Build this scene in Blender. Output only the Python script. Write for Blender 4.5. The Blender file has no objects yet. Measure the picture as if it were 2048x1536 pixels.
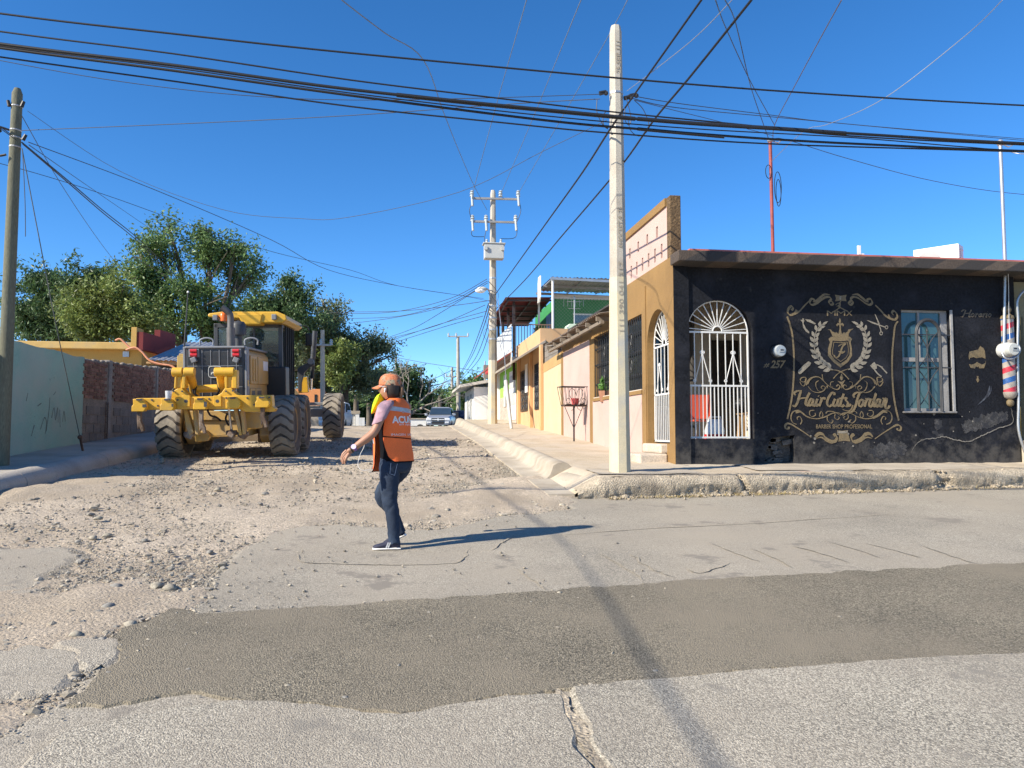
import bpy, bmesh, math, random
import numpy as np
from mathutils import Vector, Matrix, noise as mnoise
random.seed(7); RNG = np.random.default_rng(7)
R_ = math.radians
SC = bpy.context.scene
COL = SC.collection
# ---------------------------------------------------------------- camera
YAW, PITCH, EYE, FPX = R_(8.1), R_(3.6), 1.49, 1540.0
cam_d = bpy.data.cameras.new('camera'); cam = bpy.data.objects.new('camera', cam_d); COL.objects.link(cam)
cam.location = (0, 0, EYE); cam.rotation_euler = (R_(90) + PITCH, 0, -YAW)
cam_d.sensor_width = 36; cam_d.lens = 36 * FPX / 2048; cam_d.clip_end = 3000; cam_d.clip_start = .05
SC.camera = cam
# ---------------------------------------------------------------- light
LX, LY = 1.36, .58                       # a shadow of a 1 m post is (LX, LY) long
SUN_EL = math.atan(1 / math.hypot(LX, LY))
world = bpy.data.worlds.new('World'); SC.world = world; world.use_nodes = True
wn = world.node_tree.nodes; wl = world.node_tree.links
sky = wn.new('ShaderNodeTexSky'); sky.sky_type = 'NISHITA'; sky.sun_disc = False
sky.sun_elevation = SUN_EL; sky.sun_rotation = math.atan2(-LX, -LY)
sky.air_density = .72; sky.dust_density = .0; sky.ozone_density = 5.; sky.altitude = 200
hs = wn.new('ShaderNodeHueSaturation'); hs.inputs['Saturation'].default_value = 1.2
wl.new(sky.outputs[0], hs.inputs['Color']); wl.new(hs.outputs[0], wn['Background'].inputs[0]); wn['Background'].inputs[1].default_value = .128
sun_d = bpy.data.lights.new('sun', 'SUN'); sun = bpy.data.objects.new('sun', sun_d); COL.objects.link(sun)
sun_d.energy = 4.9; sun_d.angle = R_(.55); sun_d.color = (1, .92, .775)
sun.rotation_euler = Vector((LX, LY, -1)).to_track_quat('-Z', 'Y').to_euler(); sun.location = (-15, -6, 20)
SC.view_settings.view_transform = 'Standard'; SC.view_settings.look = 'None'
SC.view_settings.exposure = .82; SC.view_settings.gamma = 1; SC.view_settings.use_curve_mapping = False
SC.cycles.max_bounces = 6; SC.cycles.transparent_max_bounces = 12
SC.cycles.use_denoising = True

# ---------------------------------------------------------------- pixel -> place helpers (photograph pixels, 2048 x 1536)
_F = Vector((math.sin(YAW), math.cos(YAW), 0)); _Rt = Vector((math.cos(YAW), -math.sin(YAW), 0))
_FW = _F * math.cos(PITCH) + Vector((0, 0, math.sin(PITCH))); _UP = -_F * math.sin(PITCH) + Vector((0, 0, math.cos(PITCH)))
CAMP = Vector((0, 0, EYE))
def ray(px, py): return _FW + _Rt * ((px - 1024) / FPX) + _UP * ((768 - py) / FPX)
def at(px, py, d): return CAMP + ray(px, py) * d
def onX(px, py, x): r = ray(px, py); return CAMP + r * (x / r.x)
def onY(px, py, y): r = ray(px, py); return CAMP + r * (y / r.y)
def onZ(px, py, z): r = ray(px, py); return CAMP + r * ((z - EYE) / r.z)
def proj(p):
    q = Vector(p) - CAMP; d = q.dot(_FW); return (1024 + FPX * q.dot(_Rt) / d, 768 - FPX * q.dot(_UP) / d, d)
def G(x, y):                             # street level
    if y < -12: return -.72
    if y < 20: return .06 * y
    if y < 32: return 1.2 + .045 * (y - 20)
    return 1.74 + .0008 * (y - 32)
def SW(x, y):                            # right pavement level
    if y < 12: return .95
    return .95 + .0505 * (y - 12) if y < 34 else 2.06
def SL(x, y): return G(x, y) + .2        # left pavement level
def gp(px, py, off=0.):
    r = ray(px, py); t = 1.
    def h(t): p = CAMP + r * t; return p.z - G(p.x, p.y) - off
    while h(t) > 0 and t < 300: t += .25
    a, b = t - .25, t
    for _ in range(30):
        m = (a + b) / 2
        if h(m) > 0: a = m
        else: b = m
    p = CAMP + r * b; return Vector((p.x, p.y, G(p.x, p.y) + off))
# ---------------------------------------------------------------- things, parts
ORG = {}
def T(name, label, cat, loc=(0, 0, 0), rz=0, group=None, local=False):
    o = bpy.data.objects.new(name, None); COL.objects.link(o); o.location = loc; o.rotation_euler = (0, 0, rz)
    o.empty_display_size = .1
    o['label'] = label; o['category'] = cat
    if group: o['group'] = group
    ORG[o.name] = Vector((0, 0, 0)) if local else Vector(loc)
    return o
def tag(o, label=None, cat=None, group=None, kind=None):
    if label: o['label'] = label
    if cat: o['category'] = cat
    if group: o['group'] = group
    if kind: o['kind'] = kind
    return o
def copy_tree(o, parent=None):
    c = o.copy(); COL.objects.link(c)
    if parent is not None: c.parent = parent
    ORG[c.name] = ORG.get(o.name, Vector())
    for ch in [k for k in bpy.data.objects if k.parent == o]: copy_tree(ch, c)
    return c
def V(*a): return Vector(a)
def frame_to(d, up=Vector((0, 0, 1))):
    d = Vector(d).normalized()
    a = d.cross(up) if abs(d.dot(up)) < .98 else d.cross(Vector((1, 0, 0)))
    a.normalize(); b = a.cross(d).normalized(); return a, b
def crom(pts, n=6, closed=False):
    P = [Vector(p) for p in pts]; out = []; m = len(P)
    for i in range(m if closed else m - 1):
        g = (lambda k: P[k % m]) if closed else (lambda k: P[min(max(k, 0), m - 1)])
        p0, p1, p2, p3 = g(i - 1), g(i), g(i + 1), g(i + 2)
        for j in range(n):
            t = j / n
            out.append(.5 * ((2 * p1) + (p2 - p0) * t + (2 * p0 - 5 * p1 + 4 * p2 - p3) * t * t + (3 * p1 - p0 - 3 * p2 + p3) * t ** 3))
    if not closed: out.append(P[-1].copy())
    return out
class MB:
    def __init__(s): s.v = []; s.f = []; s.m = []; s.mi = 0
    def add(s, vs, fs):
        b = len(s.v); s.v += [tuple(v) for v in vs]; s.f += [tuple(i + b for i in f) for f in fs]; s.m += [s.mi] * len(fs); return s
    def box(s, c, sz, rz=0, M=None):
        x, y, z = [k / 2 for k in sz]
        vs = [Vector((i * x, j * y, k * z)) for k in (-1, 1) for j in (-1, 1) for i in (-1, 1)]
        if M is None and rz: M = Matrix.Rotation(rz, 3, 'Z')
        c = Vector(c); vs = [c + (M @ v if M is not None else v) for v in vs]
        return s.add(vs, [(0, 2, 3, 1), (4, 5, 7, 6), (0, 1, 5, 4), (2, 6, 7, 3), (0, 4, 6, 2), (1, 3, 7, 5)])
    def box2(s, lo, hi): return s.box([(a + b) / 2 for a, b in zip(lo, hi)], [abs(b - a) for a, b in zip(lo, hi)])
    def bar(s, p0, p1, w, h=None, up=Vector((0, 0, 1))):      # box from p0 to p1
        p0, p1 = Vector(p0), Vector(p1); a, b = frame_to(p1 - p0, up); a = a * w / 2; b = b * (h or w) / 2
        return s.add([p0 - a - b, p0 + a - b, p0 + a + b, p0 - a + b, p1 - a - b, p1 + a - b, p1 + a + b, p1 - a + b],
                     [(0, 3, 2, 1), (4, 5, 6, 7), (0, 1, 5, 4), (1, 2, 6, 5), (2, 3, 7, 6), (3, 0, 4, 7)][::1])
    def loft(s, rings, cap=True, closed=True):
        n = len(rings[0]); vs = [p for r in rings for p in r]; fs = []
        for i in range(len(rings) - 1):
            for j in range(n if closed else n - 1):
                k = (j + 1) % n; fs.append((i * n + j, i * n + k, (i + 1) * n + k, (i + 1) * n + j))
        if cap and closed: fs.append(tuple(range(n))[::-1]); fs.append(tuple(range((len(rings) - 1) * n, len(rings) * n)))
        return s.add(vs, fs)
    def cyl(s, p0, p1, r0, r1=None, n=10, cap=True): return s.tube([p0, p1], [r0, r0 if r1 is None else r1], n, cap)
    def tube(s, path, r, n=6, cap=True, closed=False):
        P = [Vector(p) for p in path]; m = len(P); rings = []; a0 = None
        for i, p in enumerate(P):
            d = (P[(i + 1) % m] - P[i - 1]) if closed else (P[min(i + 1, m - 1)] - P[max(i - 1, 0)])
            if d.length < 1e-9: d = Vector((0, 0, 1))
            d.normalize()
            if a0 is None: a, b = frame_to(d)
            else:
                a = a0 - d * a0.dot(d)
                if a.length < 1e-6: a, b = frame_to(d)
                a.normalize(); b = a.cross(d)
            a0 = a; rr = r[i] if isinstance(r, (list, tuple)) else r
            rings.append([p + a * (math.cos(2 * math.pi * k / n) * rr) + b * (math.sin(2 * math.pi * k / n) * rr) for k in range(n)])
        if closed: rings.append(rings[0]); cap = False
        return s.loft(rings, cap)
    def lathe(s, prof, c=(0, 0, 0), axis=(0, 0, 1), n=24):
        c = Vector(c); ax = Vector(axis).normalized(); a, b = frame_to(ax, Vector((0, 0, 1)) if abs(ax.z) < .9 else Vector((0, 1, 0)))
        return s.loft([[c + ax * z + (a * math.cos(2 * math.pi * k / n) + b * math.sin(2 * math.pi * k / n)) * max(r, 1e-4) for k in range(n)] for r, z in prof])
    def prism(s, poly, o, u, v, w):
        o, u, v, w = Vector(o), Vector(u), Vector(v), Vector(w); n = len(poly)
        a = [o + u * p[0] + v * p[1] for p in poly]; b = [p + w for p in a]
        return s.add(a + b, [tuple(range(n))[::-1], tuple(range(n, 2 * n))] + [(i, (i + 1) % n, n + (i + 1) % n, n + i) for i in range(n)])
    def sphere(s, c, r, nu=12, nv=8):
        c = Vector(c); r = r if isinstance(r, (tuple, list)) else (r, r, r); rings = []
        for i in range(nv + 1):
            t = -math.pi / 2 + math.pi * i / nv; t = max(min(t, 1.55), -1.55)
            rings.append([c + Vector((r[0] * math.cos(t) * math.cos(2 * math.pi * k / nu), r[1] * math.cos(t) * math.sin(2 * math.pi * k / nu), r[2] * math.sin(t))) for k in range(nu)])
        return s.loft(rings)
    def build(s, name, mat, parent=None, smooth=None, bevel=0, kind=None, label=None, nrm=True, segs=2):
        me = bpy.data.meshes.new(name); org = ORG.get(parent.name, Vector()) if parent is not None else Vector()
        vs = s.v if org.length == 0 else [(v[0] - org.x, v[1] - org.y, v[2] - org.z) for v in s.v]
        me.from_pydata(vs, [], s.f)
        for k in (mat if isinstance(mat, (list, tuple)) else [mat]): me.materials.append(k)
        if isinstance(mat, (list, tuple)): me.polygons.foreach_set('material_index', s.m)
        if nrm and len(s.f) < 60000:
            bm = bmesh.new(); bm.from_mesh(me); bmesh.ops.recalc_face_normals(bm, faces=bm.faces); bm.to_mesh(me); bm.free()
        if smooth is not None:
            me.polygons.foreach_set('use_smooth', [True] * len(me.polygons)); me.set_sharp_from_angle(angle=R_(smooth))
        o = bpy.data.objects.new(name, me); COL.objects.link(o)
        if parent is not None: o.parent = parent
        ORG[o.name] = org
        if bevel:
            b = o.modifiers.new('bevel', 'BEVEL'); b.width = bevel; b.segments = segs; b.limit_method = 'ANGLE'; b.angle_limit = R_(40)
        if kind: o['kind'] = kind
        if label: o['label'] = label
        return o
def inst(o, name, loc, parent=None, rot=(0, 0, 0), scale=(1, 1, 1)):     # same mesh again as another part
    c = bpy.data.objects.new(name, o.data if isinstance(o, bpy.types.Object) else o); COL.objects.link(c)
    org = ORG.get(parent.name, Vector()) if parent is not None else Vector()
    if parent is not None: c.parent = parent
    c.location = Vector(loc) - org; c.rotation_euler = rot; c.scale = scale; ORG[c.name] = org; return c
def box_mesh(name, sz, mat):
    me = bpy.data.meshes.new(name); mb = MB(); mb.box((0, 0, 0), sz); me.from_pydata(mb.v, [], mb.f); me.materials.append(mat); return me
def holed(outer, holes):                  # 2-D polygon with holes -> verts, tris
    bm = bmesh.new(); es = []
    for loop in [outer] + holes:
        vs = [bm.verts.new((p[0], p[1], 0)) for p in loop]
        es += [bm.edges.new((vs[i], vs[(i + 1) % len(vs)])) for i in range(len(vs))]
    bmesh.ops.triangle_fill(bm, use_beauty=True, use_dissolve=False, edges=es, normal=(0, 0, 1))
    bm.verts.index_update(); v = [(q.co.x, q.co.y) for q in bm.verts]; f = [tuple(q.index for q in t.verts) for t in bm.faces]
    bm.free(); return v, f
def wall_holes(mb, outer, holes, o, u, v, w):     # slab with openings; face at o, thickness along w
    o, u, v, w = Vector(o), Vector(u), Vector(v), Vector(w); vs, fs = holed(outer, holes)
    P = [o + u * a + v * b for a, b in vs]
    mb.add(P, fs); mb.add([p + w for p in P], [f[::-1] for f in fs])
    for loop in [outer] + holes:
        q = [o + u * a + v * b for a, b in loop]; n = len(q)
        mb.add(q + [p + w for p in q], [(i, (i + 1) % n, n + (i + 1) % n, n + i) for i in range(n)])
    return mb
# ---------------------------------------------------------------- materials
MATS = {}
def M(name, col, rough=.75, var=.18, vs=2.5, spk=0., ss=60., bump=.25, bs=45., metal=0., dirt=None, ds=1.2, dt=.55, dsoft=.12, trans=0., spec=None, isl=0., coord='P', stretch=None, bd=.01, obj_rand=0., dirt2=None, vor=0., vorc=.35, vb=.5):
    m = bpy.data.materials.new(name); m.use_nodes = True; nt = m.node_tree; N = nt.nodes; L = nt.links; p = N['Principled BSDF']
    p.inputs['Roughness'].default_value = rough; p.inputs['Metallic'].default_value = metal
    if spec is not None: p.inputs['Specular IOR Level'].default_value = spec
    if coord == 'P': src = N.new('ShaderNodeNewGeometry').outputs['Position']
    else: src = N.new('ShaderNodeTexCoord').outputs['Object']
    if stretch:
        mp = N.new('ShaderNodeVectorMath'); mp.operation = 'MULTIPLY'; mp.inputs[1].default_value = stretch; L.new(src, mp.inputs[0]); src = mp.outputs[0]
    def nz(scale, det=4., rough_=.6):
        t = N.new('ShaderNodeTexNoise'); t.inputs['Scale'].default_value = scale; t.inputs['Detail'].default_value = det; t.inputs['Roughness'].default_value = rough_
        L.new(src, t.inputs['Vector']); return t.outputs['Fac']
    def mr(x, a, b, c, d):
        t = N.new('ShaderNodeMapRange'); t.inputs[1].default_value = a; t.inputs[2].default_value = b; t.inputs[3].default_value = c; t.inputs[4].default_value = d
        L.new(x, t.inputs[0]); return t.outputs[0]
    def mix(f, a, b, bt='MIX'):
        t = N.new('ShaderNodeMix'); t.data_type = 'RGBA'; t.blend_type = bt
        for s, k in ((f, 0), (a, 6), (b, 7)):
            if isinstance(s, (int, float)): t.inputs[k].default_value = s
            elif isinstance(s, tuple): t.inputs[k].default_value = (*s[:3], 1)
            else: L.new(s, t.inputs[k])
        return t.outputs[2]
    c0 = tuple(min(1, k * (1 - var)) for k in col); c1 = tuple(min(1, k * (1 + var)) for k in col)
    c = mix(mr(nz(vs), .3, .7, 0, 1), c0, c1)
    if spk:
        c = mix(mr(nz(ss, 2, .5), .35, .65, 0, 1), mix(1., c, (1 - spk,) * 3, 'MULTIPLY'), mix(1., c, (1 + spk,) * 3, 'MULTIPLY'))
    vh = None
    if vor:
        vt = N.new('ShaderNodeTexVoronoi'); vt.inputs['Scale'].default_value = vor; vt.inputs['Randomness'].default_value = 1; L.new(src, vt.inputs['Vector'])
        sx = N.new('ShaderNodeSeparateColor'); L.new(vt.outputs['Color'], sx.inputs[0])
        c = mix(mr(sx.outputs[0], 0, 1, 0, 1), mix(1., c, (1 - vorc,) * 3, 'MULTIPLY'), mix(1., c, (1 + vorc,) * 3, 'MULTIPLY'))
        vh = mr(vt.outputs['Distance'], 0, .6, 1, 0)
    if dirt: c = mix(mr(nz(ds, 6, .65), dt - dsoft, dt + dsoft, 0, 1), c, dirt)
    if dirt2: c = mix(mr(nz(ds * 3.7, 5, .7), dirt2[3], dirt2[3] + .06, 0, 1), c, dirt2[:3])
    if isl:
        g = N.new('ShaderNodeNewGeometry'); c = mix(g.outputs['Random Per Island'], mix(1., c, (1 - isl,) * 3, 'MULTIPLY'), mix(1., c, (1 + isl,) * 3, 'MULTIPLY'))
    if obj_rand:
        g = N.new('ShaderNodeObjectInfo'); c = mix(g.outputs['Random'], mix(1., c, (1 - obj_rand,) * 3, 'MULTIPLY'), mix(1., c, (1 + obj_rand,) * 3, 'MULTIPLY'))
    L.new(c, p.inputs['Base Color'])
    if bump:
        b = N.new('ShaderNodeBump'); b.inputs['Strength'].default_value = bump; b.inputs['Distance'].default_value = bd
        hh = nz(bs, 5, .65)
        if vh is not None:
            ma = N.new('ShaderNodeMath'); ma.operation = 'MULTIPLY_ADD'; ma.inputs[1].default_value = vb; L.new(vh, ma.inputs[0]); L.new(hh, ma.inputs[2]); hh = ma.outputs[0]
        L.new(hh, b.inputs['Height']); L.new(b.outputs[0], p.inputs['Normal'])
    if trans:
        t = N.new('ShaderNodeBsdfTranslucent'); L.new(c, t.inputs[0]); x = N.new('ShaderNodeMixShader'); x.inputs[0].default_value = trans
        L.new(p.outputs[0], x.inputs[1]); L.new(t.outputs[0], x.inputs[2]); L.new(x.outputs[0], N['Material Output'].inputs[0])
    MATS[name] = m; return m
def glass(name, col=(.02, .03, .04), rough=.06, alpha=1.):
    m = M(name, col, rough, .2, 1., bump=0); p = m.node_tree.nodes['Principled BSDF']
    p.inputs['Specular IOR Level'].default_value = .8
    if alpha < 1: p.inputs['Alpha'].default_value = alpha
    return m
m_dirt = M('dirt', (.435, .36, .272), .95, .16, .9, .2, 70, .75, 60, vor=38, vorc=.22, vb=.35, dirt=(.355, .285, .205), ds=.55, dt=.56, dsoft=.1, bd=.02)
m_asph = M('weathered asphalt', (.305, .270, .214), .9, .18, .8, .2, 130, .5, 120, vor=135, vorc=.48, vb=.6, dirt=(.355, .305, .235), ds=.45, dt=.55, dsoft=.16, bd=.011, dirt2=(.235, .205, .165, .60))
m_asph2 = M('worn asphalt', (.335, .298, .234), .9, .18, .8, .25, 120, .5, 110, vor=125, vorc=.55, vb=.7, dirt=(.34, .29, .225), ds=.5, dt=.55, dsoft=.16, bd=.016, dirt2=(.26, .23, .185, .61))
m_patch = M('dark asphalt', (.19, .162, .115), .92, .2, .9, .25, 120, .6, 110, vor=120, vorc=.62, vb=.9, dirt=(.245, .205, .145), ds=.7, dt=.55, dsoft=.12, bd=.016)
m_rock = M('limestone', (.40, .345, .265), .9, .2, 4, .15, 80, .4, 50, isl=.3, obj_rand=.25)
m_rockd = M('grey stone', (.27, .245, .205), .85, .25, 7, .15, 80, .35, 45, isl=.25, obj_rand=.25)
m_conc = M('concrete', (.43, .37, .29), .9, .12, 1.6, .12, 70, .45, 60, dirt=(.30, .25, .19), ds=1.1, dt=.6)
m_concl = M('pale kerb concrete', (.43, .375, .295), .88, .1, 2., .08, 70, .3, 60, dirt=(.31, .26, .195), ds=1.5, dt=.55)
m_crumb = M('crumbling concrete', (.44, .365, .265), .95, .2, 2.5, .2, 60, .7, 60, vor=48, vorc=.2, vb=.5, dirt=(.26, .215, .16), ds=2.2, dt=.56, bd=.03)
m_steel = M('galvanised steel', (.45, .46, .47), .42, .1, 4, 0, 60, .08, 40, metal=.7)
m_black = M('black cable', (.012, .012, .013), .55, .1, 2, bump=0)
m_blackm = M('black iron', (.03, .03, .032), .5, .2, 5, 0, 60, .15, 80, metal=.2)
m_rust = M('rusty iron', (.11, .06, .04), .75, .3, 6, .2, 60, .3, 70)
m_white = M('white paint', (.78, .77, .74), .5, .05, 4, 0, 60, .08, 60, dirt=(.5, .45, .38), ds=3, dt=.72)
# ================================================================ setting: ground, roads, pavements
def fr(x, y, z=0., H=.9, o=4): return mnoise.fractal(Vector((x, y, z)), H, 2.1, o)
def jag(poly, step=.045, amp=.05, sc=3., seed=0., limit=40):
    out = []; n = len(poly)
    for i in range(n):
        a, b = Vector(poly[i][:2]), Vector(poly[(i + 1) % n][:2]); L = (b - a).length
        k = max(1, int(L / step)) if max(a.length, b.length) < limit else 1
        nd = Vector((-(b - a).y, (b - a).x)).normalized() if L > 0 else Vector((0, 0))
        for j in range(k):
            p = a.lerp(b, j / k)
            if k > 1: p = p + nd * (fr(p.x * sc, p.y * sc, seed) * amp + fr(p.x * sc * 6, p.y * sc * 6, seed + 5) * amp * .35)
            out.append(p)
    return out
def inside(poly, x, y):
    c = False; n = len(poly)
    for i in range(n):
        a, b = poly[i], poly[i - 1]
        if (a[1] > y) != (b[1] > y) and x < (b[0] - a[0]) * (y - a[1]) / (b[1] - a[1]) + a[0]: c = not c
    return c
def sheet(name, outline, off, mat, skirt=.06, low=-.05, **kw):
    mb = MB(); n = len(outline); vs, fs = holed(outline, [])
    mb.add([(x, y, G(x, y) + off) for x, y in vs], fs)
    c = sum((Vector(p[:2]) for p in outline), Vector((0, 0))) / n; ring = []
    for i, p in enumerate(outline):
        t = Vector(outline[(i + 1) % n][:2]) - Vector(outline[i - 1][:2]); nd = Vector((t.y, -t.x)).normalized() * skirt
        ring.append(Vector((p[0] + nd.x, p[1] + nd.y, G(p[0], p[1]) + low)))
    top = [Vector((p[0], p[1], G(p[0], p[1]) + off)) for p in outline]
    mb.add(top + ring, [(i, n + i, n + (i + 1) % n, (i + 1) % n) for i in range(n)])
    return tag(mb.build(name, mat, **kw), kind='structure')
def ccw(poly):
    a = sum(poly[i - 1][0] * poly[i][1] - poly[i][0] * poly[i - 1][1] for i in range(len(poly)))
    return poly if a > 0 else poly[::-1]
def px_poly(pts): return [gp(*p)[:2] for p in pts]
# far ground
mb = MB(); ys = [-1500, -12, 20, 32, 400, 1500]; xs = [-1500, 1500]
mb.add([(x, y, G(x, y) - .14) for y in ys for x in xs], [(2 * i, 2 * i + 1, 2 * i + 3, 2 * i + 2) for i in range(5)])
tag(mb.build('ground', m_dirt), kind='structure')
KY = lambda x: 10.05 + .096 * (x - 2.6)          # foot of the crumbling kerb
up_edge = [(1150, 1018), (1100, 1027), (1000, 1036), (940, 1050), (875, 1062), (810, 1060), (750, 1057), (675, 1052), (600, 1055), (560, 1067), (525, 1085), (480, 1105), (460, 1120), (448, 1140), (440, 1160), (430, 1185), (415, 1210), (370, 1240), (300, 1270), (250, 1310), (210, 1345), (165, 1390), (120, 1420), (60, 1450), (0, 1482), (-80, 1520)]
asph_poly = ccw([(40, -12), (40, 13.6), (12, 10.93), (2.75, 10.07), (2.35, 10.35)] + px_poly(up_edge) + [(-3.5, 1.2), (-6, -12)])
patch_px = [(465, 1232), (645, 1220), (1024, 1194), (1189, 1180), (1404, 1165), (1674, 1150), (2048, 1132), (2400, 1112), (2400, 1290), (2048, 1317), (1874, 1325), (1674, 1340), (1474, 1355), (1299, 1372), (1149, 1385), (1024, 1397), (875, 1424), (800, 1437), (740, 1435), (650, 1422), (550, 1412), (450, 1410), (400, 1396), (360, 1400), (280, 1412), (210, 1416), (142, 1415), (165, 1392), (205, 1350), (225, 1330), (245, 1308), (225, 1285), (262, 1256), (350, 1225), (400, 1236)]
patch_poly = ccw(px_poly(patch_px))
left_poly = ccw(px_poly([(0, 1098), (60, 1097), (130, 1102), (152, 1112), (130, 1130), (90, 1150), (60, 1180), (45, 1205), (15, 1230), (-10, 1250), (-90, 1280), (-420, 1180), (-260, 1100)]))
rem1 = ccw(px_poly([(0, 1310), (60, 1300), (130, 1312), (160, 1330), (150, 1352), (100, 1385), (40, 1395), (-20, 1392), (-70, 1350)]))
rem2 = ccw(px_poly([(128, 1290), (190, 1280), (240, 1286), (232, 1312), (212, 1342), (172, 1345), (160, 1312)]))
hard = [asph_poly, patch_poly, left_poly, rem1, rem2]
# dirt road: displaced grid
ys = [0.6]
while ys[-1] < 35: ys.append(ys[-1] + max(.045, .0115 * ys[-1]))
xs = list(np.arange(-9.5, 2.36, .075))
mound = [(gp(90, 985), .7, .055), (gp(20, 992), .6, .04), (gp(1010, 985), 1.0, .05), (gp(960, 1020), 1.1, .05), (gp(250, 1190), .9, .035), (gp(1060, 960), .6, .06)]
vs = []
for y in ys:
    for x in xs:
        h = .035 * fr(x * .55, y * .4, 2.) + .016 * fr(x * 2.2, y * 2.2, 4.) + (.008 if y < 14 else .004) * fr(x * 9, y * 9, 7.)
        for c, r, a in mound:
            d2 = ((x - c.x) ** 2 + (y - c.y) ** 2) / (r * r)
            if d2 < 6: h += a * math.exp(-d2 * 1.6) * (1 + .5 * fr(x * 4, y * 4))
        for tx in (-3.2, -1.2): h -= .02 * math.exp(-((x - tx - .12 * math.sin(y * .4)) / .28) ** 2) * min(1, max(0, (y - 7) / 4))
        if y < 12.5 and any(inside(P, x, y) for P in hard[:2]): h = min(h, 0) - .03
        vs.append((x, y, G(x, y) + h))
nx = len(xs); fs = [(j * nx + i, j * nx + i + 1, (j + 1) * nx + i + 1, (j + 1) * nx + i) for j in range(len(ys) - 1) for i in range(nx - 1)]
mb = MB(); mb.add(vs, fs); tag(mb.build('dirt_road', m_dirt, smooth=60, nrm=False), kind='structure')
sheet('asphalt_road', jag(asph_poly, amp=.09), .013, m_asph, skirt=.22, low=-.035)
sheet('asphalt_patch', jag(patch_poly, .035, .055, 4., 3.), .026, m_patch, low=-.01, skirt=.03)
sheet('asphalt_road', [(-9, 33.1), (3.3, 33.0), (3.3, 90), (-9, 90)], .03, M('far asphalt', (.17, .165, .16), .9, .15, .6, .2, 40, .4, 40), low=-.2)
sheet('asphalt_remnant', jag(left_poly, .05, .10, 3., 9.), .013, m_asph2, skirt=.25, low=-.03)
sheet('asphalt_remnant', jag(rem1, .03, .06, 5., 19.), .024, m_asph, skirt=.14, low=-.03)
sheet('asphalt_remnant', jag(rem2, .03, .05, 5., 29.), .026, m_asph2, skirt=.14, low=-.03)
# raised slab at the lower edge, with a crumbled joint at its side
slab_px = [(1149, 1386), (1299, 1373), (1474, 1356), (1674, 1341), (1874, 1326), (2048, 1318), (2400, 1292), (2600, 1900), (1330, 1700), (1219, 1540), (1190, 1490), (1165, 1440)]
sheet('road_slab', jag(ccw(px_poly(slab_px)), .04, .025, 4., 13.), .034, m_asph2, low=.0, skirt=.05)
lowl_px = [(1118, 1400), (1024, 1402), (875, 1428), (800, 1441), (740, 1439), (650, 1426), (550, 1416), (450, 1414), (280, 1440), (130, 1480), (60, 1536), (20, 1600), (400, 1800), (1240, 1700), (1175, 1540), (1150, 1490), (1128, 1440)]
sheet('road_slab', jag(ccw(px_poly(lowl_px)), .04, .025, 4., 23.), .03, m_asph2, low=.0, skirt=.04)
m_crack = M('sand in cracks', (.33, .285, .215), .95, .15, 6, .3, 80, .5, 70)
mb = MB()
def ribbon(pts, w, off):
    P = [gp(*p) for p in pts]; Q = crom(P, 8); vs = []; n = len(Q)
    for i, p in enumerate(Q):
        t = (Q[min(i + 1, n - 1)] - Q[max(i - 1, 0)]).normalized(); s = Vector((-t.y, t.x, 0)); ww = w * (.6 + .8 * abs(fr(p.x * 5, p.y * 5, 2.)))
        j = fr(p.x * 7, p.y * 7, 8.) * .025; ends = min(1, 4 * min(i, n - 1 - i) / n + .15)
        for k in (-1, 1): q = p + s * (j + k * ww * ends); vs.append((q.x, q.y, G(q.x, q.y) + off))
    mb.add(vs, [(2 * i, 2 * i + 1, 2 * i + 3, 2 * i + 2) for i in range(n - 1)])
for pts in ([(597, 1112), (600, 1125), (640, 1130), (760, 1134), (900, 1131), (925, 1122), (938, 1100)], [(1260, 1110), (1300, 1140), (1350, 1160)], [(1200, 1110), (1240, 1135), (1290, 1165)], [(1370, 1140), (1400, 1150), (1460, 1130)], [(1500, 1100), (1560, 1125), (1590, 1140)], [(1580, 1095), (1640, 1110), (1700, 1130)], [(1650, 1085), (1720, 1105), (1760, 1120)], [(1730, 1090), (1790, 1105), (1840, 1120)], [(1030, 1140), (1060, 1160), (1095, 1185)], [(980, 1105), (1010, 1085), (1040, 1072)], [(1100, 1075), (1300, 1060), (1500, 1050), (1800, 1030)], [(1830, 1090), (1930, 1125), (1980, 1135)], [(700, 1425), (720, 1450), (735, 1470)], [(1420, 1090), (1470, 1110), (1520, 1128)], [(640, 1222), (660, 1226), (700, 1216)]):
    ribbon(pts, .011, .0215)
tag(mb.build('crack_filling', m_crack, nrm=False), kind='structure')
mb = MB(); ribbon([(1118, 1385), (1135, 1430), (1165, 1485), (1210, 1540), (1260, 1600)], .05, .0245); tag(mb.build('crumbled_joint', m_crumb, nrm=False), kind='structure')
# ---------------------------------------------------------------- right pavement, kerbs
def KT(x): return .93 + .02 * fr(x * 1.1, 3.)
mb = MB(); vs = []; xs2 = [2.3, 2.42, 2.54] + list(np.arange(2.66, 13.6, .09)); ts = np.linspace(0, 1, 24)
for x in xs2:
    for t in ts:
        y = (KY(x) + .16) * (1 - t) + 12.3 * t
        k = max(0, min(1, (x - 2.25) / .4)); zz = .885 + .08 * t; vs.append((x, y, (G(x, y) + .02) * (1 - k) + k * zz + .014 * fr(x * 2, y * 2, 1.) + .006 * fr(x * 8, y * 8)))
n = len(ts); mb.add(vs, [(i * n + j, (i + 1) * n + j, (i + 1) * n + j + 1, i * n + j + 1) for i in range(len(xs2) - 1) for j in range(n - 1)])
xs3 = np.linspace(2.6, 4.6, 20); ys3 = np.concatenate([[12.0], np.arange(12.31, 36, .22)]); b = []
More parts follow.
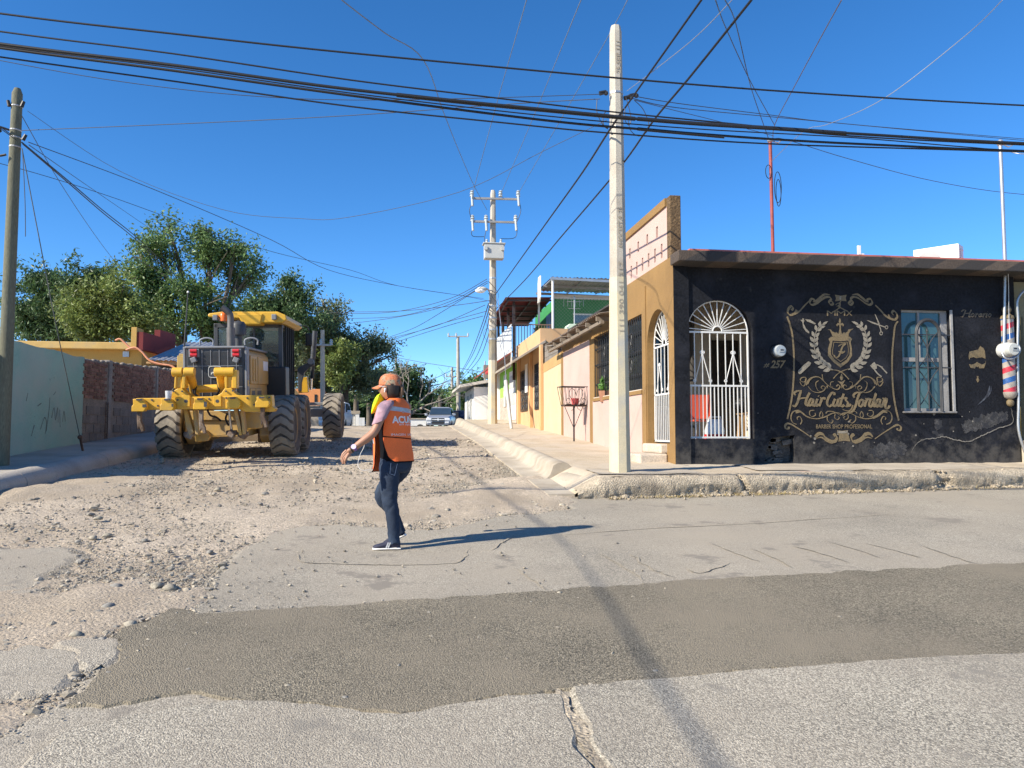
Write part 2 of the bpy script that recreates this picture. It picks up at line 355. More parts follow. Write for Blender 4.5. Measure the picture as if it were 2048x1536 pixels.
for y in ys3:
    for x in xs3: b.append((x, y, SW(x, y) + .018 * fr(x * 1.4, y * 1.4, 1.) + .008 * fr(x * 6, y * 6)))
n = len(xs3); mb.add(b, [(i * n + j, i * n + j + 1, (i + 1) * n + j + 1, (i + 1) * n + j) for i in range(len(ys3) - 1) for j in range(n - 1)])
pav = tag(mb.build('pavement', M('sandy pavement', (.47, .385, .275), .95, .14, 1.6, .15, 60, .6, 50, dirt=(.47, .41, .33), ds=.8, dt=.55), smooth=60, nrm=False), kind='structure')
mb = MB()                                            # smoother cement strip along the shop front
def pav_strip(x0, x1, y0, y1, dz):
    q = [(x, y, .885 + .08 * (y - KY(x) - .16) / (12.14 - KY(x)) + dz + .014 * fr(x * 2, y * 2, 1.)) for x in np.linspace(x0, x1, 30) for y in np.linspace(y0, y1, 8)]
    mb.add(q, [(i * 8 + j, (i + 1) * 8 + j, (i + 1) * 8 + j + 1, i * 8 + j + 1) for i in range(29) for j in range(7)])
pav_strip(5.35, 9.4, 11.0, 12.1, .014); pav_strip(2.72, 4.3, 10.55, 11.35, .012)
tag(mb.build('cement_slab', m_conc, smooth=60, nrm=False), kind='structure')
# crumbling kerb along the asphalt street
mb = MB(); vs = []; xs4 = np.arange(2.3, 13.6, .028); prof = [(-.03, -.08), (-.01, .02), (-.03, .07), (-.035, .13), (-.03, .17), (-.015, .215), (.01, .25), (.05, .272), (.11, .28), (.2, .284), (.34, .285)]
notches = [(4.72, .035, .12), (8.05, .10, .16)]
for x in xs4:
    k0 = min(1, (x - 2.25) / .4)
    for i, (dy, dz) in enumerate(prof):
        f = fr(x * 2.6, dz * 6, 1., .6, 6); f2 = fr(x * 11, dz * 22, 4., .7, 4); y = KY(x) + dy + (.012 * f + .012 * f2 if i > 0 else 0)
        nd = sum(d * math.exp(-((x - c + .5 * (dz - .2) * (1 if i % 2 else .6)) / w) ** 2) for c, w, d in notches) * (1 if 1 < i < 8 else .15)
        under = .05 * math.exp(-((dz - .08) / .05) ** 2) * max(0, fr(x * 1.3, 9.) + .35)
        z = G(x, KY(x)) + dz * (.35 + .65 * k0) + (.012 * f2 if i > 1 else 0) - (0 if i < 5 else .3 * nd * .4)
        vs.append((x, y + nd * .7 + under, z))
n = len(prof); mb.add(vs, [(i * n + j, (i + 1) * n + j, (i + 1) * n + j + 1, i * n + j + 1) for i in range(len(xs4) - 1) for j in range(n - 1)])
ck = tag(mb.build('crumbling_kerb', m_crumb, smooth=30, nrm=False), kind='structure')
mb = MB(); xa, xb = onY(1597, 965, 10.4).x, onY(1738, 965, 10.5).x      # grey cast block let into the kerb
mb.prism([(xa, 0), (xb - .15, -.035), (xb + .04, .02), (xb + .08, .10), (xb + .02, .13), (xa - .1, .13), (xa - .05, .07)], (0, KY(xa) - .07, .78), (1, .096, 0), (0, 0, 1), (0, .42, 0))
mb.build('cast_block', M('grey cement', (.36, .33, .285), .9, .1, 3, .15, 60, .4, 60, dirt=(.42, .2, .13), ds=2.6, dt=.7), ck, bevel=.02)
# rolled kerb along the dirt road, in cast lengths
kr = MB(); kr.add([(2.0, 11, G(2, 11) - .05), (2.1, 11, G(2, 11) - .05), (2.1, 34, G(2, 34) - .05), (2.0, 34, G(2, 34) - .05)], [(0, 1, 2, 3)])
kerb = tag(kr.build('kerb', m_concl), kind='structure')
def kprof(y, k=1.):
    g, s = G(2, y), SW(2, y); return [(1.93, g - .08), (1.935, g + .035), (2.0, g + .045), (2.24, g + .05), (2.27, g + .07), (2.31, g + .5 * (s - g) * k), (2.36, g + (s - g) * k + .02), (2.43, g + (s - g) * k + .06), (2.52, g + (s - g) * k + .07), (2.60, g + (s - g) * k + .045), (2.66, g + (s - g) * k - .01), (2.70, g - .08)]
yy = 11.95; lens = [1.5, 3.0, 3.1, 3.0, 3.0, 3.0, 3.0, 2.4]
for L in lens:
    mb = MB(); mb.loft([[Vector((x + .005 * fr(t * 2, z * 3), t, z + .01 * fr(t * 1.5, 4.))) for x, z in kprof(t)] for t in np.linspace(yy, yy + L - .02, 12)])
    mb.build('kerb_segment', m_concl, kerb, smooth=50); yy += L
mb = MB(); rings = []                                 # low worn end piece at the corner
for k, t in enumerate(np.linspace(10.62, 11.75, 12)):
    s = min(1, (t - 10.55) / .35) * (1 - .25 * (k / 11)); g = G(2, t); dx = .10 - .08 * (k / 11)
    rings.append([Vector((x + dx + .02 * fr(t * 3, x * 5), t, g + (z - g) * (s if x > 2.25 else 1) * .86)) for x, z in [(2.02, g - .05), (2.05, g + .02), (2.28, g + .04), (2.34, g + .16), (2.42, g + .25), (2.54, g + .27), (2.66, g + .24), (2.74, g + .17), (2.8, g - .05)]])
mb.loft(rings); mb.build('kerb_segment', m_concl, kerb, smooth=60)
mb = MB(); mb.loft([[Vector((x, t, z + G(2, t))) for x, z in [(1.93, -.05), (1.94, .05), (2.3, .055), (2.32, -.05)]] for t in np.linspace(10.2, 11.93, 8)])
mb.build('gutter_strip', m_concl, kerb)
# ---------------------------------------------------------------- left pavement and kerb
mb = MB(); vs = []; xs5 = np.linspace(-5.62, -7.2, 12); ys5 = np.arange(8.5, 35, .3)
for y in ys5:
    for x in xs5: vs.append((x, y, SL(x, y) + .008 * fr(x * 1.5, y * 1.5)))
n = len(xs5); mb.add(vs, [(i * n + j, (i + 1) * n + j, (i + 1) * n + j + 1, i * n + j + 1) for i in range(len(ys5) - 1) for j in range(n - 1)])
m_pavl = M('grey pavement', (.40, .36, .31), .9, .12, 1.3, .12, 70, .35, 60, dirt=(.30, .255, .2), ds=.9, dt=.58)
tag(mb.build('pavement', m_pavl, smooth=60, nrm=False), kind='structure')
kl = MB(); kl.add([(-5.5, 9, SL(-5.5, 9) - .2), (-5.3, 9, SL(-5.3, 9) - .2), (-5.3, 34, SL(-5.3, 34) - .2), (-5.5, 34, SL(-5.5, 34) - .2)], [(0, 1, 2, 3)])
kerbl = tag(kl.build('kerb', m_pavl), kind='structure')
yy = 8.6
for L in [3.2, 3.0, 3.05, 3.0, 3.0, 3.0, 3.0, 3.0]:
    mb = MB(); mb.loft([[Vector((x + .01 * fr(t * 2, z * 3, 5.), t, SL(0, t) + z)) for x, z in [(-5.22, -.4), (-5.225, -.12), (-5.25, -.06), (-5.32, .0), (-5.42, .035), (-5.52, .03), (-5.6, .005), (-5.66, -.04), (-5.66, -.4)]] for t in np.linspace(yy, yy + L - .015, 8)])
    mb.build('kerb_segment', m_pavl, kerbl, smooth=50); yy += L
# ---------------------------------------------------------------- gravel
def rocks(pts, sizes, seed, flat=.6):
    bm = bmesh.new(); bmesh.ops.create_icosphere(bm, subdivisions=1, radius=1); bv = np.array([v.co[:] for v in bm.verts]); bm.verts.index_update(); bf = np.array([[v.index for v in f.verts] for f in bm.faces]); bm.free()
    rng = np.random.default_rng(seed); n = len(pts); nv = len(bv)
    ver = bv[None] * (1 + rng.uniform(-.28, .28, (n, nv, 1))) * sizes[:, None, None] * rng.uniform(.7, 1.3, (n, 1, 3))
    ver[:, :, 2] *= flat; a = rng.uniform(0, 6.28, n); c, s = np.cos(a)[:, None], np.sin(a)[:, None]
    x, y = ver[:, :, 0] * c - ver[:, :, 1] * s, ver[:, :, 0] * s + ver[:, :, 1] * c
    ver = np.stack([x, y, ver[:, :, 2]], 2) + pts[:, None, :]
    return ver.reshape(-1, 3), (bf[None] + (np.arange(n) * nv)[:, None, None]).reshape(-1, 3)
def np_mesh(name, v, f, mat, smooth=False):
    me = bpy.data.meshes.new(name); k = f.shape[1]; me.vertices.add(len(v)); me.vertices.foreach_set('co', v.astype(np.float32).ravel())
    me.loops.add(f.size); me.loops.foreach_set('vertex_index', f.astype(np.int32).ravel()); me.polygons.add(len(f))
    me.polygons.foreach_set('loop_start', np.arange(0, f.size, k, dtype=np.int32))
    me.polygons.foreach_set('use_smooth', np.full(len(f), smooth)); me.update(calc_edges=True); me.validate()
    for q in (mat if isinstance(mat, list) else [mat]): me.materials.append(q)
    o = bpy.data.objects.new(name, me); COL.objects.link(o); return o
pts = []; sz = []
zones = [(gp(280, 1150), 2.2, 1.7, 5200, .013), (gp(200, 1220), 1.6, 1.2, 3600, .013), (gp(120, 1330), 1.0, .7, 1500, .011), (gp(330, 1200), 1.0, .9, 1200, .019), (gp(120, 1270), 1.1, .8, 1200, .014), (gp(1000, 985), .75, 1.1, 1900, .017), (gp(930, 1035), 1.2, .35, 1300, .017), (gp(1040, 950), .35, 1.6, 1300, .018), (gp(1000, 905), .4, 3.2, 900, .022), (gp(1010, 980), .8, .9, 1700, .021), (gp(1070, 1000), .6, .5, 900, .019), (gp(1050, 940), .35, 1.2, 800, .024), (gp(250, 975), 1.2, .9, 700, .018), (gp(150, 1350), .6, .35, 500, .012), (gp(600, 1055), 1.6, .35, 1200, .013), (gp(120, 1440), .8, .4, 700, .012), (gp(430, 1215), .5, .35, 500, .014)]
for c, rx, ry, n, s in zones:
    n = int(n * 2.2)
    p = RNG.normal(0, 1, (n, 2)) * [rx * .6, ry * .6]; pts += [(c.x + a, c.y + b) for a, b in p]; sz += list(.52 * s * RNG.lognormal(-.5, .55, n))
n = 42000; yv = 2.2 + 20 * RNG.uniform(0, 1, n) ** 1.5; xv = RNG.uniform(-8.5, 2.1, n); pts += list(zip(xv, yv)); sz += list(.0082 * RNG.lognormal(-.35, .6, n) * (1 + yv * .03))
for q, n in ((patch_poly, 60), (asph_poly, 60)):                 # loose grains along broken edges
    for i in range(len(q)):
        a, b = Vector(q[i - 1]), Vector(q[i]); L = (b - a).length
        if max(a.length, b.length) > 12: continue
        for j in range(int(L * n)): p = a.lerp(b, RNG.random()); pts.append((p.x + RNG.normal(0, .06), p.y + RNG.normal(0, .06))); sz.append(.007 * RNG.lognormal(0, .5))
P3 = []; S3 = []
hp = [jag(P, 9, 0) for P in hard]
for (x, y), s in zip(pts, sz):
    s = min(s, .07)
    ina = inside(hard[0], x, y) or inside(hard[1], x, y) or inside(hard[2], x, y)
    if (ina and RNG.random() > .05) or x > 2.05 or y > 34 or x < -9.3 or (x < -5.15 and y > 8.5): continue
    if ina: s = min(s, .014)
    P3.append((x, y, G(x, y) + s * .1 + .01 + (.012 if ina else 0))); S3.append(s)
P3 = np.array(P3); S3 = np.array(S3); half = RNG.random(len(P3)) < .62
for nm, msk, mt in (('gravel', half, m_rock), ('gravel', ~half, m_rockd)):
    v, f = rocks(P3[msk], S3[msk], 5 + int(msk.sum()) % 7); tag(np_mesh(nm, v, f, mt), kind='stuff')
kp = []; ks = []
for i in range(900):
    x = RNG.uniform(2.7, 11.5); y = KY(x) - abs(RNG.normal(0, .09)) - .02; s = .012 * RNG.lognormal(0, .55); kp.append((x, y, G(x, y) + .02 + s * .3)); ks.append(min(s, .05))
for i in range(700):
    x = RNG.uniform(2.8, 11.5); u = RNG.uniform(0, 1); kp.append((x, KY(x) + .0 + .16 * u ** 3, G(x, KY(x)) + .05 + .22 * min(1, u * 1.4))); ks.append(.012 * RNG.lognormal(0, .4))
v, f = rocks(np.array(kp), np.array(ks), 77, .8); tag(np_mesh('kerb_rubble', v, f, m_crumb), kind='stuff')
big = [(435, 982, .06, 0), (530, 990, .07, 1), (197, 1040, .06, 0), (187, 1080, .055, 0), (232, 1180, .075, 1), (340, 1182, .075, 0), (217, 1220, .075, 1), (197, 1233, .06, 1), (262, 1255, .05, 0), (315, 1177, .06, 0), (152, 1276, .05, 0), (205, 1286, .04, 1), (215, 1075, .06, 0), (420, 1108, .045, 1), (895, 1024, .05, 0), (985, 1017, .05, 1), (820, 957, .05, 0), (140, 1232, .05, 0), (290, 1085, .05, 1), (300, 1128, .04, 0)]
v, f = rocks(np.zeros((1, 3)), np.ones(1), 3, .55); mb = MB(); mb.add(v, [tuple(q) for q in f]); proto = mb.build('stone', M('pale stone', (.30, .265, .205), .9, .2, 5, .2, 60, .4, 50), smooth=70)
v, f = rocks(np.zeros((1, 3)), np.ones(1), 8, .5); mb = MB(); mb.add(v, [tuple(q) for q in f]); proto2 = mb.build('stone', M('dull grey stone', (.21, .195, .17), .85, .25, 6, .2, 60, .4, 50), smooth=70)
def stone(i, px, py, s, k, label, group):
    o = (proto2 if k else proto) if i is None else (proto2 if k else proto).copy()
    if i is not None: COL.objects.link(o)
    p = gp(px, py); o.location = (p.x, p.y, p.z + .02); o.rotation_euler = (0, 0, px * .7); o.scale = (s, s * .8, s * .8); tag(o, label, 'stone', group)
where = ['beside the far cable shadow on the dirt', 'just in front of the far cable shadow on the dirt', 'alone on the smooth dirt below the turquoise wall', 'lying below the lone stone in front of the turquoise wall', 'largest pale one in the middle of the gravel patch', 'twin beside the largest pale stone at the gravel patch edge', 'flat one between the gravel patch and the dark asphalt', 'small flat one next to the flat grey stone', 'at the upper corner of the dark asphalt patch', 'just above the pair of big pale stones in the gravel', 'above the broken asphalt remnant near the picture edge', 'on the edge of the broken asphalt remnant', 'in the upper fringe of the gravel patch', 'at the gravel fringe nearest the light asphalt', 'at the edge of the asphalt behind the worker', 'on the dirt behind the worker by the asphalt edge', 'on the dirt just beyond the worker by the cable shadow', 'near the dark corner of the asphalt remnant by the picture edge', 'in the upper gravel between the remnant and the asphalt', 'smallest in the middle of the upper gravel']
done = set()
for i_, (px, py, s, k) in enumerate(big):
    stone(None if k not in done else 1, px, py, s, k, ['pale stone ', 'grey stone '][k] + where[i_], 'loose stones lying on the dirt road'); done.add(k)
for (px, py, s, lab) in [(575, 1381, .025, 'lone pale pebble on the dark asphalt patch below the walking person'), (690, 1405, .03, 'brownish pebble at the lower edge of the dark asphalt patch'), (1119, 1192, .03, 'pebble on the upper edge of the dark asphalt patch'), (1679, 1241, .025, 'small pebble on the dark asphalt patch under the barred window'), (1311, 1351, .03, 'dark pebble lying in the cable shadow on the asphalt patch')]:
    stone(1, px, py, s, 1 if 'dark p' in lab or 'brown' in lab else 0, lab, None)
# dry grass along the crumbling kerb
gv = []; gf = []
for i in range(1500):
    x = RNG.uniform(2.7, 7.2) if i < 1150 else RNG.uniform(7.2, 12)
    if fr(x * 1.2, 5.) < -.1 and i % 3: continue
    y = KY(x) - .06 - abs(RNG.normal(0, .07)); a = RNG.uniform(0, 6.28); l = RNG.uniform(.04, .13); z = G(x, y) + .02; w = .004
    dx, dy = math.cos(a), math.sin(a); t = RNG.uniform(.1, .5); b = len(gv)
    gv += [(x - dy * w, y + dx * w, z), (x + dy * w, y - dx * w, z), (x + dx * l, y + dy * l, z + l * t)]; gf.append((b, b + 1, b + 2))
tag(np_mesh('dry_grass', np.array(gv), np.array(gf), M('straw', (.42, .33, .13), .8, .3, 5, isl=.3, bump=0)), kind='stuff')
# ================================================================ corner barber shop
FY, WX = 12.2, 4.45                       # street front plane y, side wall plane x
def F(px, py, off=0.): p = onY(px, py, FY - off); return (p.x, p.z)
def Sd(px, py, off=0.): p = onX(px, py, WX - off); return (p.y, p.z)
m_blk = M('black wall paint', (.0085, .0092, .0125), .75, .25, 1.6, .3, 25, .55, 26, dirt=(.022, .023, .03), ds=1.5, dt=.6, dsoft=.1, bd=.012, spec=.22, dirt2=(.11, .105, .1, .735))
nt = m_blk.node_tree; pr = nt.nodes['Principled BSDF']; old = pr.inputs['Base Color'].links[0].from_socket
ge = nt.nodes.new('ShaderNodeNewGeometry'); sp = nt.nodes.new('ShaderNodeSeparateXYZ'); nt.links.new(ge.outputs['Position'], sp.inputs[0])
nn_ = nt.nodes.new('ShaderNodeTexNoise'); nn_.inputs['Scale'].default_value = 5; nn_.inputs['Detail'].default_value = 6; nn_.inputs['Roughness'].default_value = .7; nt.links.new(ge.outputs['Position'], nn_.inputs['Vector'])
r1 = nt.nodes.new('ShaderNodeMapRange'); r1.inputs[1].default_value = 1.75; r1.inputs[2].default_value = .9; nt.links.new(sp.outputs[2], r1.inputs[0])
r2 = nt.nodes.new('ShaderNodeMath'); r2.operation = 'MULTIPLY_ADD'; r2.inputs[1].default_value = .34; nt.links.new(r1.outputs[0], r2.inputs[0]); nt.links.new(nn_.outputs['Fac'], r2.inputs[2])
r3 = nt.nodes.new('ShaderNodeMapRange'); r3.inputs[1].default_value = .62; r3.inputs[2].default_value = .86; nt.links.new(r2.outputs[0], r3.inputs[0])
mx = nt.nodes.new('ShaderNodeMix'); mx.data_type = 'RGBA'; nt.links.new(r3.outputs[0], mx.inputs[0]); nt.links.new(old, mx.inputs[6]); mx.inputs[7].default_value = (.065, .06, .055, 1); nt.links.new(mx.outputs[2], pr.inputs['Base Color'])
m_brn = M('ochre brown paint', (.255, .148, .05), .8, .1, 1.5, .08, 40, .35, 30, dirt=(.2, .115, .04), ds=1.2, dt=.62)
m_pink = M('pale pink paint', (.52, .36, .31), .85, .06, 1., .04, 50, .25, 40, dirt=(.44, .32, .27), ds=1.3, dt=.6)
m_cream = M('cream plaster', (.72, .65, .52), .85, .06, 2., .04, 40, .15, 40)
m_step = M('worn step concrete', (.52, .44, .35), .9, .14, 4, .15, 50, .5, 40)
m_raw = M('raw block', (.10, .09, .08), .95, .3, 7, .3, 40, .8, 30)
gold = M('gold mural paint', (.195, .142, .072), .65, .25, 9, .2, 60, .4, 26, dirt=(.07, .058, .04), ds=9, dt=.6, dsoft=.12, bd=.012)
silv = M('silver mural paint', (.26, .225, .17), .65, .25, 9, .2, 60, .4, 26, dirt=(.10, .085, .07), ds=9, dt=.62, dsoft=.12, bd=.012)
shop = T('barber_shop', 'single storey corner shop with black painted front and ochre side wall', 'shop', (WX, FY, .95))
gx0, gz0 = F(1379, 878); gx1, _ = F(1508, 878); gzs = F(1440, 663)[1]; gzt = F(1440, 599)[1]
cx = (gx0 + gx1) / 2; rw = (gx1 - gx0) / 2
arch = [(gx0, gz0), (gx1 + .03, gz0)] + [(cx + (rw + .03 * max(0, math.cos(a))) * math.cos(a), gzs + (gzt - gzs) * math.sin(a)) for a in np.linspace(0, math.pi, 22)]
wx0, wz0 = F(1811, 822); wx1, wz1 = F(1901, 620)
win = [(wx0, wz0), (wx1, wz0), (wx1, wz1), (wx0, wz1)]
vh = [F(*p) for p in [(1531, 922), (1560, 926), (1590, 924), (1592, 905), (1590, 880), (1592, 870), (1572, 872), (1545, 876), (1538, 890), (1533, 905)]]
FX1 = F(2040, 800)[0]; TOP = 4.45
mb = MB(); wall_holes(mb, [(WX + .001, .6), (FX1, .6), (FX1, TOP), (WX + .001, TOP)], [arch, win, vh], (0, FY + .035, 0), (1, 0, 0), (0, 0, 1), (0, .2, 0))
front = mb.build('front_wall', m_blk, shop)
mb = MB()                                   # slightly proud pier and plinth at the corner
px1 = F(1379, 700)[0]
mb.box2((WX + .002, FY - .002, .6), (px1, FY + .034, TOP - .002))
mb.build('corner_pier', m_blk, shop)
# broken hole: rubble inside
mb = MB(); hx = [p[0] for p in vh]; x0, x1 = min(hx), max(hx); z0 = min(p[1] for p in vh); z1 = max(p[1] for p in vh)
mb.box2((x0 - .05, FY + .2, z0 - .05), (x1 + .05, FY + .24, z1 + .1)); r = random.Random(4)
for i in range(9):
    mb.box((r.uniform(x0 + .05, x1 - .05), FY + .17, r.uniform(z0, z1 - .05)), (r.uniform(.08, .22), .1, r.uniform(.04, .1)), M=Matrix.Rotation(r.uniform(-.3, .3), 3, 'Y'))
mb.build('broken_opening', m_raw, shop, bevel=.012)
# roof slab with painted edge
m_fasc = M('painted slab edge', (.075, .055, .042), .85, .2, 2, .2, 40, .6, 30, dirt=(.13, .10, .075), ds=1.4, dt=.6, bd=.015)
nt = m_fasc.node_tree; pr = nt.nodes['Principled BSDF']; old = pr.inputs['Base Color'].links[0].from_socket
ge = nt.nodes.new('ShaderNodeNewGeometry'); sp = nt.nodes.new('ShaderNodeSeparateXYZ'); nt.links.new(ge.outputs['Position'], sp.inputs[0])
m1 = nt.nodes.new('ShaderNodeMath'); m1.operation = 'MULTIPLY_ADD'; m1.inputs[1].default_value = -1.9; nt.links.new(sp.outputs[2], m1.inputs[0]); nt.links.new(sp.outputs[0], m1.inputs[2])
m2 = nt.nodes.new('ShaderNodeMath'); m2.operation = 'PINGPONG'; m2.inputs[1].default_value = .48; nt.links.new(m1.outputs[0], m2.inputs[0])
m3 = nt.nodes.new('ShaderNodeMapRange'); m3.inputs[1].default_value = .2; m3.inputs[2].default_value = .24; nt.links.new(m2.outputs[0], m3.inputs[0])
mx = nt.nodes.new('ShaderNodeMix'); mx.data_type = 'RGBA'; nt.links.new(m3.outputs[0], mx.inputs[0]); nt.links.new(old, mx.inputs[6]); mx.inputs[7].default_value = (.038, .033, .031, 1); nt.links.new(mx.outputs[2], pr.inputs['Base Color'])
EAV = .40; ezt = onY(1358, 499, FY - EAV).z; ezb = onY(1358, 521, FY - EAV).z; ex0 = onY(1357, 510, FY - EAV).x
mb = MB(); mb.prism([(ex0, FY - EAV), (16, FY - EAV), (16, FY + 4.2), (WX + .17, FY + 4.2), (WX + .17, FY - .001), (ex0, FY - .001)], (0, 0, ezb), (1, 0, 0), (0, 1, 0), (0, 0, ezt - ezb)); roof = mb.build('roof_slab', m_fasc, shop, bevel=.015)
mb = MB(); mb.box2((ex0 + .2, FY - EAV + .03, ezt + .002), (16, FY + 4.1, ezt + .03)); mb.build('roof_coating', M('red roof coating', (.45, .13, .10), .8, .2, 3), roof)
# side wall (faces the dirt road)
dy0, dy1 = 12.46, 13.62; dz0, dzs, dzt = 1.30, Sd(1315, 690)[1], Sd(1320, 616)[1]
dc = (dy0 + dy1) / 2; dr = (dy1 - dy0) / 2
darch = [(dy0, dz0), (dy1, dz0)] + [(dc + dr * math.cos(a), dzs + (dzt - dzs) * math.sin(a)) for a in np.linspace(0, math.pi, 20)]
sw0, sw1 = Sd(1284, 700)[0], 15.35; szb, szt = Sd(1284, 778)[1], Sd(1280, 629)[1]
sw2, sw3 = 15.75, Sd(1188, 740)[0]
w1 = [(sw0, szb), (sw1, szb), (sw1, szt), (sw0, szt)]; w2 = [(sw2, szb), (sw3, szb), (sw3, szt), (sw2, szt)]
SE = Sd(1124, 800)[0]
mb = MB(); wall_holes(mb, [(FY + .0, .6), (SE, .6), (SE, 3.95), (15.6, 3.95), (15.6, ezt), (FY + .0, ezt)], [darch, w1, w2], (WX, 0, 0), (0, 1, 0), (0, 0, 1), (.16, 0, 0))
side = mb.build('side_wall', m_brn, shop)
mb = MB()                                   # pink fields on the ochre wall
def pinkf(y0, z0a, y1, z1, zb1=None): mb.prism([(y0, z0a), (y1, zb1 if zb1 else z0a), (y1, z1), (y0, z1)], (WX - .006, 0, 0), (0, 1, 0), (0, 0, 1), (.012, 0, 0))
pinkf(13.95, .9, sw3 + .12, szb - .06, 1.0)
pinkf(sw3 + .42, 1.0, SE - .22, 3.72)
mb.build('pink_field', m_pink, side)
mb = MB(); mb.box2((WX - .02, dy1 + .03, 1.0), (WX + .0, dy1 + .24, 4.2)); mb.box2((WX - .03, sw0 - .02, szb - .09), (WX, sw3 + .05, szb - .02)); mb.build('window_surround', m_brn, side)
# parapet with slots
pz0, pz1 = ezt + .0, onX(1343, 387, WX).z
mb = MB(); slots = []
for k in range(9):
    y = 12.72 + k * .36; slots.append([(y, pz0 + .08), (y + .09, pz0 + .08), (y + .09, pz0 + .33), (y, pz0 + .33)])
for k in range(5):
    y = 12.95 + k * .55; slots.append([(y, pz0 + .5), (y + .1, pz0 + .5), (y + .1, pz0 + .7), (y, pz0 + .7)])
wall_holes(mb, [(12.48, pz0 - .02), (15.6, pz0 - .02), (15.6, pz1 - .14), (12.48, pz1 - .14)], slots, (WX + .004, 0, 0), (0, 1, 0), (0, 0, 1), (.12, 0, 0))
par = mb.build('parapet', m_pink, shop)
m_pil = M('rough brown render', (.13, .082, .04), .92, .25, 4, .3, 30, 1., 24, bd=.03)
mb = MB(); mb.box2((WX - .0, 12.3, ezt), (WX + .19, 12.48, pz1)); mb.build('parapet_pillar', m_pil, par, bevel=.012)
mb = MB(); mb.box2((WX - .03, 12.482, pz1 - .14), (WX + .17, 15.6, pz1 - .0)); mb.build('parapet_cap', m_brn, par)
mb = MB(); mb.box2((WX + .124, 12.48, pz0), (WX + .13, 15.6, pz1 - .14)); mb.build('parapet_back', m_brn, par)
# white grilles -----------------------------------------------------------
m_grl = M('white iron paint', (.66, .65, .62), .5, .05, 6, 0, 60, .05, 60, dirt=(.45, .3, .2), ds=6, dt=.74)
def scroll(c, s, up, n=14, turns=1.15, r=.05):     # flat spiral, returns 2-D points
    return [(c[0] + s * (r * (1 - .55 * t)) * math.sin(turns * 2 * math.pi * t), c[1] + up * (r * (1 - .55 * t)) * (math.cos(turns * 2 * math.pi * t) - 1)) for t in np.linspace(0, 1, n)]
def grille(parent, name, x0, x1, z0, zs, zt, P, nb):        # P maps (a, z) to a point
    mb = MB(); w = .018; mid = z0 + (zs - z0) * .495
    for z in (z0 + .02, mid, zs): mb.bar(P(x0, z), P(x1, z), .02, .03)
    for x in (x0 + .012, x1 - .012): mb.bar(P(x, z0), P(x, zs), .03, .02)
    g = mb.build('grille_frame', m_grl, parent)
    c = (x0 + x1) / 2; rr = (x1 - x0) / 2
    bars = nb * 2 + 1
    b0 = None
    for i in range(1, bars + 1):
        x = x0 + (x1 - x0) * i / (bars + 1); mb = MB(); mb.bar(P(x, z0), P(x, zs if i % 2 == 0 or nb < 4 else mid), .0135); mb.build('bar', m_grl, g)
    for sx in (-.5, .5):
        mb = MB(); a = c + sx * rr * 1.0; h0, h1 = mid + .03, mid + (zs - mid) * .62; q = rr * .26
        for s in (-1, 1):
            path = [P(*p) for p in scroll((a + s * q * .05, h1 + .03), s, 1, r=.035)][::-1] + [P(a + s * q * .08, h1 - .05), P(a + s * q * .9, h0 + .06)] + [P(*p) for p in scroll((a + s * q, h0 + .03), s, 1, r=-.03)]
            mb.tube(path, .008, 5)
        mb.build('scroll', m_grl, g)
    mb = MB(); mb.tube([P(c + rr * math.cos(a) * .985, zs + (zt - zs) * math.sin(a) * .985) for a in np.linspace(0, math.pi, 22)], .013, 6)
    mb.tube([P(c + rr * .15 * math.cos(a), zs + .02 + (zt - zs) * .15 * math.sin(a)) for a in np.linspace(0, math.pi, 10)], .012, 6); mb.build('arch_rim', m_grl, g)
    nr = 13 if nb > 3 else 11
    for a in np.linspace(.12, math.pi - .12, nr):
        mb = MB(); mb.bar(P(c + rr * .15 * math.cos(a), zs + .02 + (zt - zs) * .15 * math.sin(a)), P(c + rr * .98 * math.cos(a), zs + (zt - zs) * .98 * math.sin(a)), .013); mb.build('fan_bar', m_grl, g)
    return g
gr = MB(); gr.box2((gx0 - .01, FY + .2, gz0 - .03), (gx1 + .03, FY + .24, gz0)); og = gr.build('opening_sill', m_step, shop)
grille(shop, 'front_grille', gx0 + .015, gx1 - .02, gz0 + .005, gzs, gzt, lambda a, z: Vector((a, FY + .11, z)), 7)
grille(shop, 'side_gate', dy0 + .02, dy1 - .02, dz0 + .02, dzs, dzt, lambda a, z: Vector((WX + .13, a, z)), 5)
# steps at the side door
mb = MB(); mb.box2((WX - .5, 12.55, .85), (WX - .003, 13.75, 1.13)); mb.box2((WX - .12, 12.6, 1.131), (WX + .3, 13.6, 1.295)); mb.build('door_steps', m_step, shop, bevel=.03)
# porch behind the openings ------------------------------------------------
m_tile = M('porch floor', (.42, .34, .26), .6, .12, 3, bump=.05)
mb = MB(); mb.box2((WX + .17, FY + .24, 1.16), (6.6, 14.4, 1.26)); mb.build('porch_floor', m_tile, shop)
mb = MB(); mb.box2((WX + .17, 14.4, 1.1), (6.6, 14.5, 4.4)); bw = mb.build('porch_wall', m_cream, shop)
mb = MB(); mb.box2((6.6, FY + .24, 1.1), (6.7, 14.5, 4.4)); mb.build('porch_wall', m_cream, shop)
m_door = M('dark wooden door', (.035, .026, .02), .55, .2, 5, .1, 30, .1, 30)
mb = MB(); mb.box2((6.02, 14.36, 1.26), (6.56, 14.399, 3.3)); d = mb.build('porch_door', m_door, shop)
for z in (1.5, 2.2, 2.85):
    mb = MB(); mb.box2((6.1, 14.345, z), (6.48, 14.361, z + (.5 if z < 2.5 else .3))); mb.build('door_panel', m_door, d, bevel=.008)
mb = MB(); mb.box2((WX + .2, 14.37, 2.0), (5.25, 14.399, 3.4)); wd = mb.build('porch_window', glass('porch glass'), shop)
